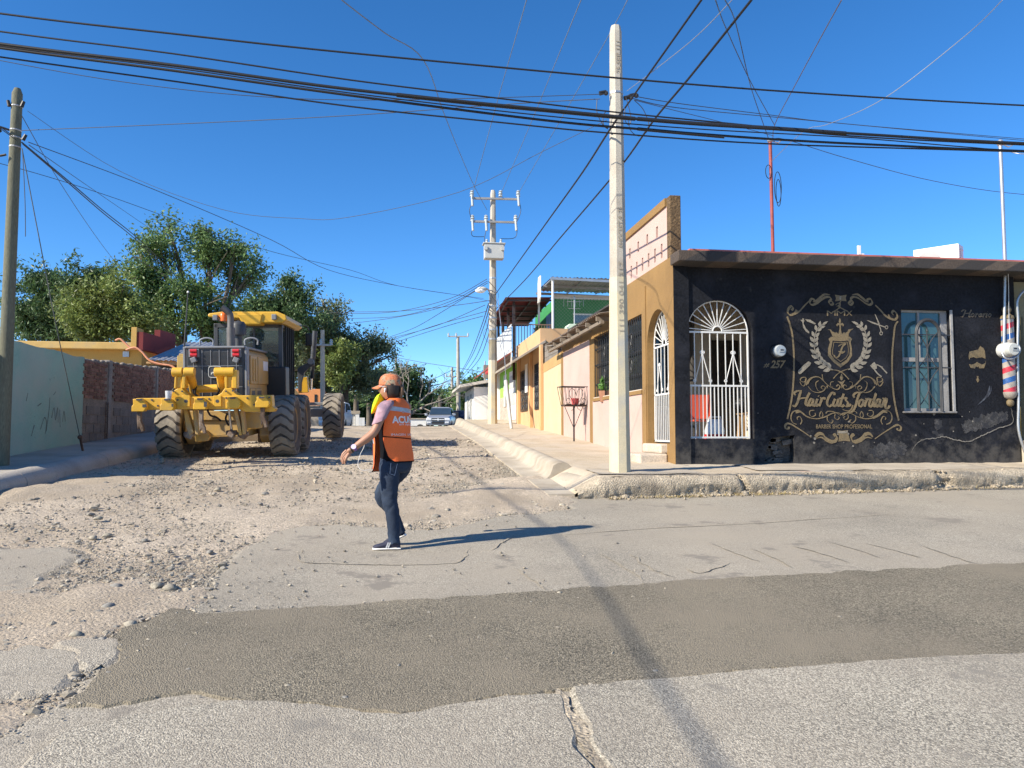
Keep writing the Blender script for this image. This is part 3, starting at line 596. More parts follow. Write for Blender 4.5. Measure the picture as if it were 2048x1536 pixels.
for a in np.linspace(WX + .26, 5.2, 5):
    mb = MB(); mb.bar((a, 14.35, 2.0), (a, 14.35, 3.4), .02); mb.build('bar', m_blackm, wd)
# side windows with black bars ---------------------------------------------
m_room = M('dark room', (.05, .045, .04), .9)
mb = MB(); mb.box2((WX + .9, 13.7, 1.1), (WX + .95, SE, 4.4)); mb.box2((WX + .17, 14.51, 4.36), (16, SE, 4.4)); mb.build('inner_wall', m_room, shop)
for (a0, a1) in ((sw0, sw1), (sw2, sw3)):
    mb = MB(); mb.box2((WX + .1, a0, szb), (WX + .11, a1, szt)); wg = mb.build('side_window', glass('side window glass %d' % int(a0), (.03, .035, .04)), shop)
    for k, y in enumerate(np.linspace(a0 + .05, a1 - .05, 11)):
        mb = MB(); mb.tube([(WX + .02, y, szb + .01), (WX + .02, y, szt - .01)], .011, 5); mb.build('bar', m_blackm, wg)
    for z in (szb + .3, szb + .75, szt - .3):
        mb = MB(); mb.bar((WX + .035, a0, z), (WX + .035, a1, z), .012, .03); mb.build('cross_bar', m_blackm, wg)
    c = (a0 + a1) / 2
    for z in (szb + .5, szb + 1.0):
        mb = MB()
        for s in (-1, 1): mb.tube([(WX + .01, c + s * (.05 + .09 * math.cos(t)), z + .14 * math.sin(t)) for t in np.linspace(0, 6.28, 14)], .008, 5)
        mb.build('scroll', m_blackm, wg)
    mb = MB(); mb.box2((WX - .02, a0, szb - .019), (WX + .09, a1, szb - .001)); mb.build('sill', m_step, wg)
# front window with twisted arch grille ------------------------------------
Wp = lambda cx, cy: F(1800 + cx / 3.339, 480 + cy / 3.339)
m_rev = M('grey reveal', (.30, .29, .28), .8, .15, 6, .1, 40, .3, 40)
mb = MB(); mb.box2((wx0 + .0, FY + .14, wz0), (wx1, FY + .15, wz1)); fw = mb.build('front_window', glass('shop window glass', (.045, .10, .11), .03), shop)  # teal in the base colour stands in for reflected sky
mb = MB(); zm = Wp(170, 795)[1]; xm = Wp(150, 500)[0]
for z, h in ((wz0 + .025, .05), (zm, .07), (wz1 - .02, .04)): mb.box((wx0 * .5 + wx1 * .5, FY + .125, z), (wx1 - wx0 - .002, .03, h))
mb.box((wx0 + .02, FY + .125, (wz0 + wz1) / 2), (.04, .031, wz1 - wz0 - .002)); mb.box((wx1 - .06, FY + .125, (wz0 + wz1) / 2), (.12, .031, wz1 - wz0 - .002)); mb.box((xm, FY + .124, (zm + wz1) / 2), (.035, .028, wz1 - zm - .05))
mb.build('window_frame', m_rev, fw)
mb = MB(); mb.box2((wx0 - .03, FY - .02, wz0 - .035), (wx1 + .05, FY + .14, wz0 - .003)); mb.build('sill', M('worn sill', (.20, .19, .18), .85, .3, 8), fw, bevel=.01)
mb = MB(); mb.box2((wx1 + .001, FY + .012, wz0), (wx1 + .045, FY + .034, wz1)); mb.build('window_trim', m_rev, fw)
m_arch = M('grey black iron', (.055, .055, .058), .5, .15, 8, 0, 60, .1, 60, metal=.3)
ax0, ax1 = Wp(113, 800)[0], Wp(268, 800)[0]; azs = Wp(113, 625)[1]; azt = Wp(190, 535)[1]; ac = (ax0 + ax1) / 2; ar = (ax1 - ax0) / 2
for k in (-1, 0, 1):
    mb = MB(); q = .017 * k; mb.tube([(ax0 - q, FY - .01 - .012 * (k == 0), wz0)] + [(ac + (ar + q) * math.cos(a), FY - .01 - .012 * (k == 0), azs + (azt - azs + q) * math.sin(a)) for a in np.linspace(math.pi, 0, 18)] + [(ax1 + q, FY - .01 - .012 * (k == 0), wz0)], .016, 7); mb.build('arch_bar', m_arch, fw, smooth=60)
for cy in (630, 850):
    mb = MB(); z = Wp(100, cy)[1]; mb.bar((wx0 + .01, FY + .025, z), (wx1 - .01, FY + .025, z), .014, .02); mb.build('cross_bar', m_arch, fw)
mb = MB(); mb.tube([(ac, FY + .02, wz0 + .01), (ac, FY + .02, azt - .12)], .01, 6); mb.tube([(ac, FY + .02, azt - .2), (ac, FY + .02, azt - .13)], [.022, .003], 6); mb.build('spear', m_arch, fw)
for zc, hh in ((Wp(0, 735)[1], .32), (Wp(0, 985)[1], .33)):
    mb = MB()
    for s in (-1, 1): mb.tube([(ac + s * (ar - .02) * (abs(t) ** 1.6), FY + .02, zc + hh * t) for t in np.linspace(-1, 1, 15)], .009, 5)
    mb.cyl((ac, FY + .02, zc - .035), (ac, FY + .02, zc + .035), .018, None, 8); mb.build('scroll', m_arch, fw, smooth=60)
# things in the porch --------------------------------------------------------
def rtx(px, y): r = ray(px, 830); return r.x * y / r.y
t = T('plastic_chair', 'orange red plastic chair standing behind the white front grille', 'chair', (rtx(1406, 13.2), 13.2, 1.26), local=True)
m_och = M('orange red plastic', (.55, .09, .045), .45, .08, 5, bump=0)
mb = MB(); mb.loft([[Vector((x, .22 + .03 * math.cos(x * 5) + .1 * (z - .5), z)) for x in np.linspace(-.25, .25, 8)] + [Vector((x, .25 + .03 * math.cos(x * 5) + .1 * (z - .5), z)) for x in np.linspace(.25, -.25, 8)] for z in np.linspace(.48, .92, 6)]); mb.build('backrest', m_och, t, smooth=50)
mb = MB(); mb.box((0, 0, .44), (.5, .46, .035)); mb.build('seat', m_och, t, bevel=.015)
for sx in (-1, 1):
    for sy in (-1, 1):
        mb = MB(); mb.tube([(sx * .2, sy * .18, .43), (sx * .24, sy * .24, 0)], .016, 6); mb.build('leg', m_steel, t)
t = T('drink_cooler', 'red and white round drink cooler on the porch floor', 'cooler', (rtx(1429, 12.85), 12.85, 1.26), local=True)
mb = MB(); mb.lathe([(0, 0), (.16, 0), (.185, .04), (.19, .17), (.17, .2)]); mb.build('body', M('red plastic', (.6, .02, .02), .4, .05), t, smooth=50)
mb = MB(); mb.lathe([(.172, .2), (.175, .26), (.13, .42), (.09, .46), (0, .465)]); mb.build('lid', m_white, t, smooth=50)
mb = MB(); mb.tube([(-.13, -.02, .38), (-.1, -.02, .5), (.1, -.02, .5), (.13, -.02, .38)], .012, 6); mb.build('handle', m_white, t)
t = T('wooden_stool', 'plain wooden stool at the far end of the porch', 'stool', (rtx(1497, 13.5), 13.5, 1.26), local=True); m_wood = M('plain wood', (.42, .25, .11), .6, .2, 3, stretch=(8, 8, 1))
mb = MB(); mb.box((0, 0, .58), (.34, .34, .04)); mb.build('seat', m_wood, t, bevel=.01)
for sx in (-1, 1):
    for sy in (-1, 1): mb = MB(); mb.bar((sx * .12, sy * .12, .57), (sx * .15, sy * .15, 0), .04); mb.build('leg', m_wood, t)
t = T('shopping_bag', 'black plastic bag lying on the wooden stool', 'bag', (rtx(1487, 13.45), 13.45, 1.86), local=True)
mb = MB(); mb.sphere((0, 0, .14), (.17, .13, .16), 14, 9); mb.v = [(x + .03 * fr(x * 14, z * 14), y + .03 * fr(y * 15, z * 13, 3.), z) for x, y, z in mb.v]; mb.build('bag', m_black, t, smooth=80)
# meters, pipes, mast -----------------------------------------------------
def meter(name, label, px, py, off, r):
    p = onY(px, py, FY - off); t = T(name, label, 'meter', (p.x, FY, p.z), local=True)
    mb = MB(); mb.lathe([(r * 1.12, .04), (r * 1.15, 0), (r * 1.15, -off + .05), (r * 1.02, -off + .02)], (0, 0, 0), (0, 1, 0), 24); mb.build('socket', M('meter socket %d' % px, (.03, .03, .032) if px < 1800 else (.5, .5, .48), .55, .1), t, smooth=40)
    mb = MB(); mb.lathe([(r, -off + .03), (r, -off - .05), (r * .88, -off - .075), (0, -off - .08)], (0, 0, 0), (0, 1, 0), 24); mb.build('glass_cover', M('pale meter face %d' % px, (.34, .37, .39) if px < 1800 else (.48, .48, .44), .12, .06), t, smooth=40)
    mb = MB(); mb.box((r * .1, -off - .083, 0), (r * .9, .008, r * .5)); mb.build('dial', M('meter dial ' + name, (.3, .32, .33), .3), t)
    mb = MB(); mb.box((r * .1, -off - .0885, .01), (r * .5, .004, r * .2)); mb.build('display', m_blackm, t)
    return t
meter('electric_meter', 'round electric meter on the black wall above the house number', 1558, 702, .05, .10)
meter('electric_meter', 'pale electric meter fixed over the striped barber pole', 2022, 699, .16, .115)
m_gold2 = gold
def conduit(name, label, pts, r, mat, smooth=60): mb = MB(); mb.tube(crom(pts, 5), r, 8); o = mb.build(name, mat, None, smooth=smooth); tag(o, label, 'conduit'); return o
q = lambda px, py, off: onY(px, py, FY - off)
conduit('conduit', 'grey conduit running down from the roof edge to the second meter', [q(2010, 545, .05), q(2009, 600, .05), q(2008, 690, .06)], .024, m_steel)
conduit('conduit', 'shiny bent conduit running down the wall end beside the barber pole', [q(2052, 578, .06), q(2040, 590, .06), q(2034, 606, .06), q(2036, 640, .05), q(2035, 700, .05), q(2037, 800, .04), q(2037, 860, .04), q(2050, 905, .04)], .022, m_steel)
conduit('cable', 'thin grey cable dropping from the eave to the barber pole', [q(2015, 522, .3), q(2017, 570, .15), q(2018, 640, .1), q(2020, 680, .17)], .006, m_steel)
tag(bpy.data.objects['cable'], None, 'cable')
conduit('conduit', 'looped grey conduit under the meter at the barber pole', [q(2004, 706, .12), q(2010, 716, .16), q(2022, 718, .16), q(2034, 712, .14), q(2040, 700, .08), q(2037, 690, .05)], .016, m_steel)
# barber pole
p = onY(2019.5, 740, FY); bz1 = onY(2019, 638, FY).z; bz0 = onY(2019, 784, FY).z; br = .115
t = T('barber_pole', 'red and blue striped barber pole on the black shop wall', 'barber pole', (p.x, FY, bz0))
m_bpg = M('barber pole cream', (.32, .28, .24), .35, .12, 9, bump=.05); m_red = M('barber red', (.42, .03, .05), .45, .15, 8); m_blu = M('barber blue', (.02, .085, .27), .45, .15, 8)
mb = MB(); rings = []; NZ, NA = 148, 24; H_ = bz1 - bz0; dz_ = H_ * .085
for i in range(NZ + 1): rings.append([Vector((p.x + br * math.cos(-math.pi * k / NA), FY + .03 + .9 * br * math.sin(-math.pi * k / NA), min(max(bz0 + (H_ + dz_) * i / NZ - dz_ * (k / NA), bz0), bz1))) for k in range(NA + 1)])
for i in range(NZ):
    for k in range(NA):
        s = ((i + .5) / NZ * 7.4) % 2; mb.mi = 1 if .25 < s < .75 else 2 if 1.25 < s < 1.75 else 0
        if abs(rings[i][k].z - rings[i + 1][k].z) + abs(rings[i][k + 1].z - rings[i + 1][k + 1].z) > 1e-5: mb.add([rings[i][k], rings[i][k + 1], rings[i + 1][k + 1], rings[i + 1][k]], [(0, 1, 2, 3)])
mb.build('striped_tube', [m_bpg, m_red, m_blu], t, smooth=60)
mb = MB(); mb.lathe([(0, -.13), (.05, -.125), (.10, -.09), (br + .004, -.03), (br + .006, 0)], (p.x, FY + .03, bz0), (0, 0, 1), 24); mb.build('bottom_cap', m_bpg, t, smooth=60)
mb = MB(); mb.lathe([(br + .006, 0), (br, .05), (.07, .08), (.06, .1)], (p.x, FY + .03, bz1), (0, 0, 1), 24); mb.sphere((p.x, FY + .03, bz1 + .17), .085); mb.build('top_cap', gold, t, smooth=60)
mb = MB(); mb.sphere((p.x, FY + .02, bz0 - .19), (.07, .06, .07)); mb.build('finial', gold, t, smooth=60)
# neighbour at the picture edge
nb = T('neighbour_house', 'grey olive house wall starting beyond the black shop front', 'house', (FX1, FY, .95))
mb = MB(); mb.box2((FX1 + .002, FY + .14, .6), (16, FY + .4, 4.2)); mb.build('wall', M('olive grey render', (.20, .18, .11), .9, .15, 3), nb)
mb = MB(); mb.box2((FX1 + .03, FY + .02, .9), (FX1 + .14, FY + .139, 3.55)); mb.build('door_post', M('dark olive wood', (.075, .065, .03), .7, .3, 4, stretch=(9, 9, 1)), nb)
mb = MB(); mb.box2((FX1 + .01, FY - .12, .9), (FX1 + .5, FY + .019, 1.35)); mb.build('plinth', m_conc, nb)
# roof top ---------------------------------------------------------------
def rt(px, y, z=None): r = ray(px, 500); k = y / r.y; return CAMP.x + r.x * k
t = T('roof_mast', 'rusty red steel mast on the shop roof with coiled wires', 'mast', (rt(1546, 13.5), 13.5, ezt), local=True)
zt = onY(1544, 283, 13.5).z - ezt
m_rmast = M('red oxide steel', (.27, .055, .045), .6, .2, 4, .1)
mb = MB(); mb.tube([(0, 0, -.05), (-.01, 0, zt)], .033, 8); mb.build('pole', m_rmast, t, smooth=50)
mb = MB(); mb.sphere((-.01, 0, zt + .02), (.06, .05, .05)); mb.tube([(.05, 0, zt), (.14, -.02, zt - .03), (.2, -.02, zt + .02)], .012, 5); mb.build('wire_clamp', m_steel, t)
for (c, w, h, k) in (((.12, -.03, zt - 1.0), .05, .26, 0), ((.1, -.05, zt - .9), .07, .3, 1), ((-.07, -.03, zt - .6), .06, .13, 2)):
    mb = MB(); mb.tube([(c[0] + w * math.cos(a), c[1], c[2] + h * math.sin(a)) for a in np.linspace(0, 6.28, 20)], .007, 5, closed=True); mb.build('coiled_wire', m_black, t)
t = T('service_mast', 'grey galvanised service mast rising above the shop roof by the air conditioner', 'mast', (rt(2009, 12.6), 12.6, ezt), local=True); zt2 = onY(2010, 290, 12.6).z - ezt
mb = MB(); mb.tube([(0, 0, -.6), (0, 0, zt2)], .034, 10); mb.build('pole', m_steel, t, smooth=50)
mb = MB(); mb.sphere((0, 0, zt2 + .03), (.06, .06, .07)); mb.tube([(.03, -.03, zt2), (.12, -.06, zt2 - .06), (.2, -.06, zt2 - .02)], .012, 6); mb.build('weather_head', m_steel, t)
xa = rt(1876, 13.8); t = T('air_conditioner', 'white air conditioner unit standing on the shop roof', 'air conditioner', (xa, 13.8, ezt + .03), R_(-52), local=True)
mb = MB()
for sx in (-.3, .3): mb.box((sx, 0, .09), (.06, .34, .18))
mb.build('stand', m_steel, t)
mb = MB(); mb.box((0, 0, .43), (.82, .34, .5)); mb.build('body', m_white, t, bevel=.02)
mb = MB(); mb.lathe([(.02, 0), (.19, 0), (.2, .012), (.17, .015)], (-.12, -.172, .43), (0, -1, 0), 24); mb.build('fan_grille', M('grey plastic grille', (.35, .35, .35), .6), t)
mb = MB(); mb.box((.411, .05, .51), (.012, .12, .16)); mb.box((.418, .05, .58), (.02, .1, .02)); mb.build('service_panel', m_white, t, bevel=.004)
for k in range(7): mb = MB(); mb.box((.412, -.1, .34 + .04 * k), (.008, .1, .014)); mb.build('vent', M('vent grey', (.4, .4, .4), .6) if k == 0 else MATS['vent grey'], t)
t = T('roof_antenna', 'small white antenna with dish on a short mast on the shop roof', 'antenna', (rt(1718, 15.5), 15.5, ezt), local=True)
mb = MB(); mb.tube([(0, 0, 0), (0, 0, .72)], .02, 6); mb.tube([(.06, 0, 0), (.05, 0, .6)], .012, 5); mb.build('mast', m_white, t)
mb = MB(); mb.box((0, 0, .62), (.06, .05, .2)); mb.box((.08, 0, .55), (.05, .05, .12)); mb.tube([(0, 0, .5), (-.2, -.05, .52)], .01, 5); mb.sphere((-.24, -.06, .52), (.05, .04, .05), 8, 6); mb.build('camera_arm', m_white, t)
mb = MB(); mb.lathe([(.0, .0), (.1, .02), (.16, .08)], (-.13, -.02, .14), (-.5, -1, .3), 16); mb.build('dish', m_white, t, smooth=60); t.scale = (1., 1., 1.6)
# ================================================================ painted mural on the black front (flat paint, real size, on the wall)
def stroke2(pts, w, n=7, nib=None, taper=0.):        # 2-D brush stroke -> (verts, faces)
    Q = crom([Vector((p[0], p[1], 0)) for p in pts], n) if len(pts) > 2 else [Vector((*pts[0], 0)).lerp(Vector((*pts[1], 0)), t) for t in np.linspace(0, 1, 6)]
    m = len(Q); vs = []
    for i, p in enumerate(Q):
        t = Q[min(i + 1, m - 1)] - Q[max(i - 1, 0)]
        t = t.normalized() if t.length > 0 else Vector((1, 0, 0))
        ww = w[0] + (w[1] - w[0]) * i / (m - 1) if isinstance(w, tuple) else w
        if nib: s = Vector((math.cos(nib), math.sin(nib), 0)); e = abs(t.cross(s).z); nd = Vector((-t.y, t.x, 0)); hw = ww * (.28 + .72 * e) / 2
        else: nd = Vector((-t.y, t.x, 0)); hw = ww / 2
        if taper: hw *= min(1, .15 + taper * min(i, m - 1 - i) / m * 4)
        vs += [p - nd * hw, p + nd * hw]
    return [(v.x, v.y) for v in vs], [(2 * i, 2 * i + 1, 2 * i + 3, 2 * i + 2) for i in range(m - 1)]
_tc = {}
def text2(s, shear=0., bold=0.):
    k = (s, shear, bold)
    if k not in _tc:
        cu = bpy.data.curves.new('lettering', 'FONT'); cu.body = s; cu.shear = shear; cu.offset = bold; cu.resolution_u = 4
        o = bpy.data.objects.new('lettering', cu); COL.objects.link(o); dg = bpy.context.evaluated_depsgraph_get(); me = o.evaluated_get(dg).to_mesh()
        v = [(p.co.x, p.co.y) for p in me.vertices]; me.calc_loop_triangles(); f = [tuple(p.vertices) for p in me.loop_triangles]; o.evaluated_get(dg).to_mesh_clear()
        bpy.data.objects.remove(o); bpy.data.curves.remove(cu)
        x0, x1 = min(p[0] for p in v), max(p[0] for p in v); y0, y1 = min(p[1] for p in v), max(p[1] for p in v)
        _tc[k] = ([((p[0] - x0) / (x1 - x0), (p[1] - y0) / (y1 - y0)) for p in v], f)
    return _tc[k]
class Paint:
    def __init__(s, mp, off): s.mb = MB(); s.mp = mp; s.off = off
    def add(s, v, f): s.n = getattr(s, 'n', 0) + 1; o = s.off + .00022 * (s.n % 9); s.mb.add([s.mp(p[0], p[1], o + 2.5e-5 * i) for i, p in enumerate(v)], f); return s
    def st(s, pts, w, **k): return s.add(*stroke2(pts, w, **k))
    def poly(s, pts): v, f = holed(pts, []); return s.add(v, f)
    def holes(s, o, h): v, f = holed(o, h); return s.add(v, f)
    def txt(s, t, x0, y0, x1, y1, shear=0., bold=0.):    # box in mural crop pixels; y down
        v, f = text2(t, shear, bold); return s.add([(x0 + p[0] * (x1 - x0), y1 + p[1] * (y0 - y1)) for p in v], f)
    def build(s, name, mat, parent): return s.mb.build(name, mat, parent, nrm=False)
def mp4(cx, cy, off): p = onY(1560 + cx / 4.8, 580 + cy / 4.8, FY + .035 - off); return Vector((p.x, p.y, p.z))
def mir(pts, c=585): return [(2 * c - x, y) for x, y in pts]
mural = Paint(mp4, .004)
# frame strokes
for side in (0, 1):
    f_ = (lambda q: q) if side == 0 else (lambda q: [(1170 - x + (30 if y < 400 else 40), y + (45 if y < 300 else 15)) for x, y in q])
    mural.st(f_([(68, 255), (95, 330), (118, 430), (130, 560), (134, 700), (130, 850), (118, 1000), (98, 1120), (70, 1238)]), 17)
    mural.st(f_([(285, 100), (235, 150), (190, 200), (150, 225), (110, 240)]), (10, 22))
    mural.st(f_([(160, 190), (140, 225), (100, 240), (75, 215), (85, 175), (110, 155), (125, 175), (110, 195)]), 24, nib=.8)
    mural.st(f_([(300, 1415), (230, 1365), (160, 1320), (110, 1290), (70, 1280)]), (8, 16))
    mural.st(f_([(120, 1295), (80, 1278), (50, 1300), (55, 1330), (80, 1330), (85, 1312)]), 22, nib=.5)
def flourish(y0, s, x0, sc=1.):
    F_ = lambda q: [(585 + (x - 585) * s * sc, y0 + yy * sc) for x, yy in q]
    mural.st(F_([(480, 50), (510, 85), (490, 100), (470, 75), (490, 45), (470, 25), (430, 30), (390, 55), (350, 85), (310, 100), (285, 80), (300, 45), (330, 50), (325, 75)]), 24, nib=.9)
    mural.st(F_([(480, 5), (430, 0), (390, 25), (350, 60), (320, 75)]), 20, taper=1.)
for s in (1, -1): flourish(42, s, 0)
# top plaque, bottom plaque
mural.poly([(527, 45), (585, 55), (640, 45), (630, 78), (638, 108), (585, 102), (530, 108), (538, 78)])
mural.poly([(548, 1345), (590, 1352), (655, 1345), (645, 1380), (662, 1400), (675, 1455), (620, 1448), (560, 1455), (568, 1400), (552, 1375)])
for s in (1, -1):
    F_ = lambda q: [(615 + (x - 615) * s, y) for x, y in q]
    mural.st(F_([(340, 1410), (370, 1380), (410, 1385), (440, 1420), (490, 1450), (530, 1450), (545, 1415), (530, 1390), (515, 1400)]), 34, nib=1.1)
    mural.st(F_([(345, 1425), (400, 1415), (450, 1450), (500, 1468), (540, 1455)]), 14, taper=1.)
# leaping figure above the year
mural.st([(572, 118), (574, 140), (570, 160), (578, 172)], 18); mural.st([(578, 168), (610, 185), (650, 205)], 9); mural.st([(570, 168), (545, 190), (500, 212)], 9); mural.st([(570, 130), (552, 128), (535, 142)], 7); mural.st([(572, 142), (555, 152), (545, 158)], 6); mural.st([(578, 106), (586, 112)], 13)
mural.txt('M', 450, 198, 535, 248); mural.txt('M', 543, 198, 626, 248); mural.txt('X', 634, 198, 695, 248)
# shield and crown
out = [(490, 448), (585, 456), (670, 448), (692, 470), (678, 500), (690, 560), (692, 630), (655, 690), (582, 745), (510, 690), (460, 630), (462, 560), (480, 500), (465, 470)]
inn = [(505, 485), (585, 492), (655, 485), (665, 520), (672, 570), (668, 625), (640, 668), (582, 708), (525, 668), (490, 620), (490, 570), (500, 520)]
mural.holes(out, [inn])
in2 = [(515, 497), (585, 503), (648, 497), (655, 530), (660, 575), (656, 618), (632, 655), (582, 690), (535, 655), (502, 615), (502, 575), (510, 530)]; in3 = [(x + (583 - x) * .07, y + (590 - y) * .07) for x, y in in2]
mural.holes(in2, [in3])
mural.st([(600, 520), (630, 515), (600, 545), (580, 600), (560, 640), (530, 645), (520, 625)], 17, nib=.2); mural.st([(560, 540), (590, 522), (632, 512)], 8); mural.st([(560, 590), (600, 592), (620, 600)], 8); mural.st([(602, 530), (590, 570), (585, 600), (600, 605), (625, 585)], 11)
mural.poly([(495, 420), (478, 385), (455, 378), (490, 380), (500, 398), (530, 410), (545, 405), (560, 425), (570, 380), (575, 330), (585, 330), (585, 380), (595, 425), (610, 405), (630, 412), (648, 400), (655, 380), (708, 370), (680, 388), (660, 420), (658, 450), (585, 456), (505, 447)])
mural.poly([(573, 265), (582, 285), (586, 300), (582, 320), (600, 315), (615, 335), (605, 352), (598, 335), (585, 340), (583, 365), (571, 365), (570, 340), (555, 335), (550, 352), (540, 335), (555, 315), (570, 320), (564, 300), (568, 285)])
# flourishes under the wreath
for s in (1, -1):
    F_ = lambda q: [(590 + (x - 590) * s, y) for x, y in q]
    for pts, w in (([(245, 850), (240, 880), (210, 880), (195, 860), (215, 840), (250, 845), (235, 915), (210, 915), (190, 880)], 11), ([(250, 915), (270, 870), (310, 840), (370, 835), (410, 865), (450, 905), (500, 940), (550, 955), (575, 930), (560, 910), (540, 925)], 14), ([(265, 905), (290, 860), (340, 830), (400, 850)], 11), ([(405, 810), (408, 840), (415, 868)], 9), ([(345, 930), (345, 890), (370, 870)], 10), ([(270, 925), (310, 970), (370, 985), (420, 965), (435, 935), (410, 920), (395, 940), (415, 952)], 11), ([(345, 925), (365, 965), (400, 978)], 9), ([(445, 930), (460, 915), (450, 945)], 8), ([(515, 880), (490, 885), (485, 915), (510, 935)], 9)):
        mural.st(F_(pts), w, nib=.6)
    for pts, w in (([(160, 1290), (120, 1270), (105, 1220), (125, 1170), (180, 1155), (220, 1180), (260, 1215), (310, 1232), (370, 1235), (440, 1215), (500, 1185), (560, 1180), (600, 1200)], 13), ([(150, 1175), (195, 1170), (240, 1205), (290, 1228)], 26), ([(195, 1290), (210, 1255), (190, 1215), (165, 1225), (170, 1245)], 11), ([(330, 1155), (290, 1160), (285, 1195), (310, 1215), (340, 1200), (335, 1180)], 11), ([(385, 1175), (380, 1210), (400, 1225), (412, 1195), (395, 1165), (385, 1190)], 9), ([(440, 1185), (460, 1165), (520, 1170), (580, 1205)], 12), ([(455, 1210), (455, 1250), (490, 1278), (510, 1255), (495, 1245)], 11), ([(530, 1190), (525, 1225), (550, 1245), (570, 1225), (555, 1215)], 10)):
        mural.st(F_(pts), w, nib=.6)
mural.st([(600, 1130 + 15), (640, 1160), (680, 1150), (700, 1105)], 14, nib=.5)
mural.poly([(590, 800), (607, 838), (600, 862), (588, 868), (578, 855), (575, 838)]); mural.poly([(552, 872), (590, 882), (628, 862), (606, 900), (594, 950), (584, 905)])
# smooth crossing stems
mural.st([(470, 765), (540, 770), (600, 795), (662, 858)], 9); mural.st([(690, 755), (630, 765), (560, 800), (512, 850)], 9)
mural.txt('BARBER SHOP PROFESIONAL', 347, 1290, 885, 1330, bold=.012)
gm = mural.build('mural', gold, shop)
# script lettering, brush strokes -------------------------------------------
def S(x, *strokes): return [[(x + a, b) for a, b in st] for st in strokes]
let = Paint(mp4, .006); WW = 24
GL = []
GL += S(0, [(150, 1010), (135, 990), (165, 970), (210, 968)], [(200, 972), (185, 1020), (165, 1085), (140, 1118), (120, 1105)], [(285, 985), (262, 1030), (245, 1090), (262, 1112), (275, 1090)], [(165, 1048), (215, 1038), (262, 1035)])       # H
GL += S(0, [(320, 1050), (298, 1045), (275, 1085), (280, 1112), (305, 1095), (322, 1050), (312, 1095), (325, 1115), (345, 1085)])                              # a
GL += S(0, [(360, 1045), (345, 1085), (348, 1115), (372, 1095)], [(368, 1015), (372, 1021)])                                                                         # i
GL += S(0, [(385, 1030), (400, 1048), (388, 1085), (375, 1115)], [(392, 1062), (412, 1040), (428, 1035), (425, 1052)])                                                 # r
GL += S(0, [(522, 1010), (520, 985), (495, 990), (465, 1035), (452, 1085), (470, 1118), (500, 1100)])                                                                    # C
GL += S(0, [(530, 1045), (512, 1085), (518, 1118), (548, 1095), (562, 1045), (550, 1090), (560, 1115), (578, 1095)])                                                   # u
GL += S(0, [(612, 995), (590, 1060), (580, 1105), (595, 1120), (615, 1100)], [(565, 1042), (600, 1038), (632, 1035)])                                                  # t
GL += S(0, [(640, 1030), (632, 1055), (652, 1085), (640, 1118), (612, 1108)], [(642, 1118), (665, 1112), (680, 1095)])                                               # s
GL += S(0, [(715, 1035), (705, 1010), (735, 985), (790, 985)], [(765, 988), (745, 1040), (725, 1110), (700, 1160), (670, 1172), (660, 1155)])                         # J
GL += S(0, [(790, 1050), (765, 1065), (757, 1100), (772, 1120), (795, 1095), (798, 1060), (785, 1048), (815, 1062)])                                                   # o
GL += S(0, [(818, 1040), (832, 1052), (820, 1090), (812, 1120)], [(826, 1068), (845, 1045), (858, 1042), (856, 1058)])                                                 # r
GL += S(0, [(898, 1050), (872, 1052), (855, 1095), (865, 1122), (888, 1095), (922, 990), (895, 1090), (902, 1120), (920, 1098)])                                       # d
GL += S(0, [(960, 1048), (938, 1052), (920, 1095), (930, 1122), (952, 1095), (965, 1050), (955, 1095), (965, 1122), (980, 1100)])                                      # a
GL += S(0, [(985, 1035), (1000, 1055), (985, 1100), (978, 1125)], [(992, 1075), (1015, 1040), (1025, 1055), (1010, 1110), (1020, 1140), (1045, 1125), (1048, 1108)])   # n
for st in GL: let.st(st, WW, nib=.35)
let.build('lettering', gold, gm)
# wreath
wr = Paint(mp4, .006)
def leaf(pb, pt, w):
    b, t_ = Vector((*pb, 0)), Vector((*pt, 0)); d = t_ - b; n_ = Vector((-d.y, d.x, 0)).normalized() * w
    pts = [b, b + d * .3 + n_ * .85, b + d * .65 + n_ * .8, t_, b + d * .65 - n_ * .6, b + d * .3 - n_ * .8]; wr.poly([(p.x, p.y) for p in pts])
stem = crom([(510, 765, 0), (440, 735, 0), (380, 680, 0), (345, 610, 0), (328, 530, 0), (332, 450, 0), (360, 375, 0), (405, 330, 0)], 8)
wr.st([(p.x, p.y) for p in stem[::4]], 8); wr.st(mir([(p.x, p.y) for p in stem[::4]], 582), 8)
for k in range(10):
    i = int(3 + k * 5.4); i = min(i, len(stem) - 2); p = stem[i]; d = (stem[i + 1] - stem[i - 1]).normalized(); nrm_ = Vector((-d.y, d.x, 0)); sz_ = 76 - k * 2.2
    for s in (1, -1):
        tip = p + d * sz_ * .85 + nrm_ * s * sz_ * .62; base = p + nrm_ * s * 6
        leaf((base.x, base.y), (tip.x, tip.y), 23 - k * .7); leaf((1164 - base.x, base.y), (1164 - tip.x, tip.y), 23 - k * .7)
leaf((405, 335), (460, 298), 14); leaf((759, 335), (686, 300), 14)
wr.build('wreath', silv, gm)
tl = Paint(mp4, .006)
tl.poly([(195, 285), (235, 290), (225, 320), (250, 370), (280, 400), (280, 418), (250, 400), (222, 360), (215, 310)]); tl.poly([(240, 280), (290, 285), (320, 305), (346, 322), (330, 330), (290, 312), (262, 302)]); tl.poly([(215, 272), (232, 275), (228, 300), (216, 300)])
tl.build('razor_drawing', silv, gm); tl = Paint(mp4, .006)
tl.poly([(908, 228), (920, 240), (958, 325), (945, 330)]); tl.poly([(830, 288), (860, 295), (950, 328), (944, 340), (880, 318)])
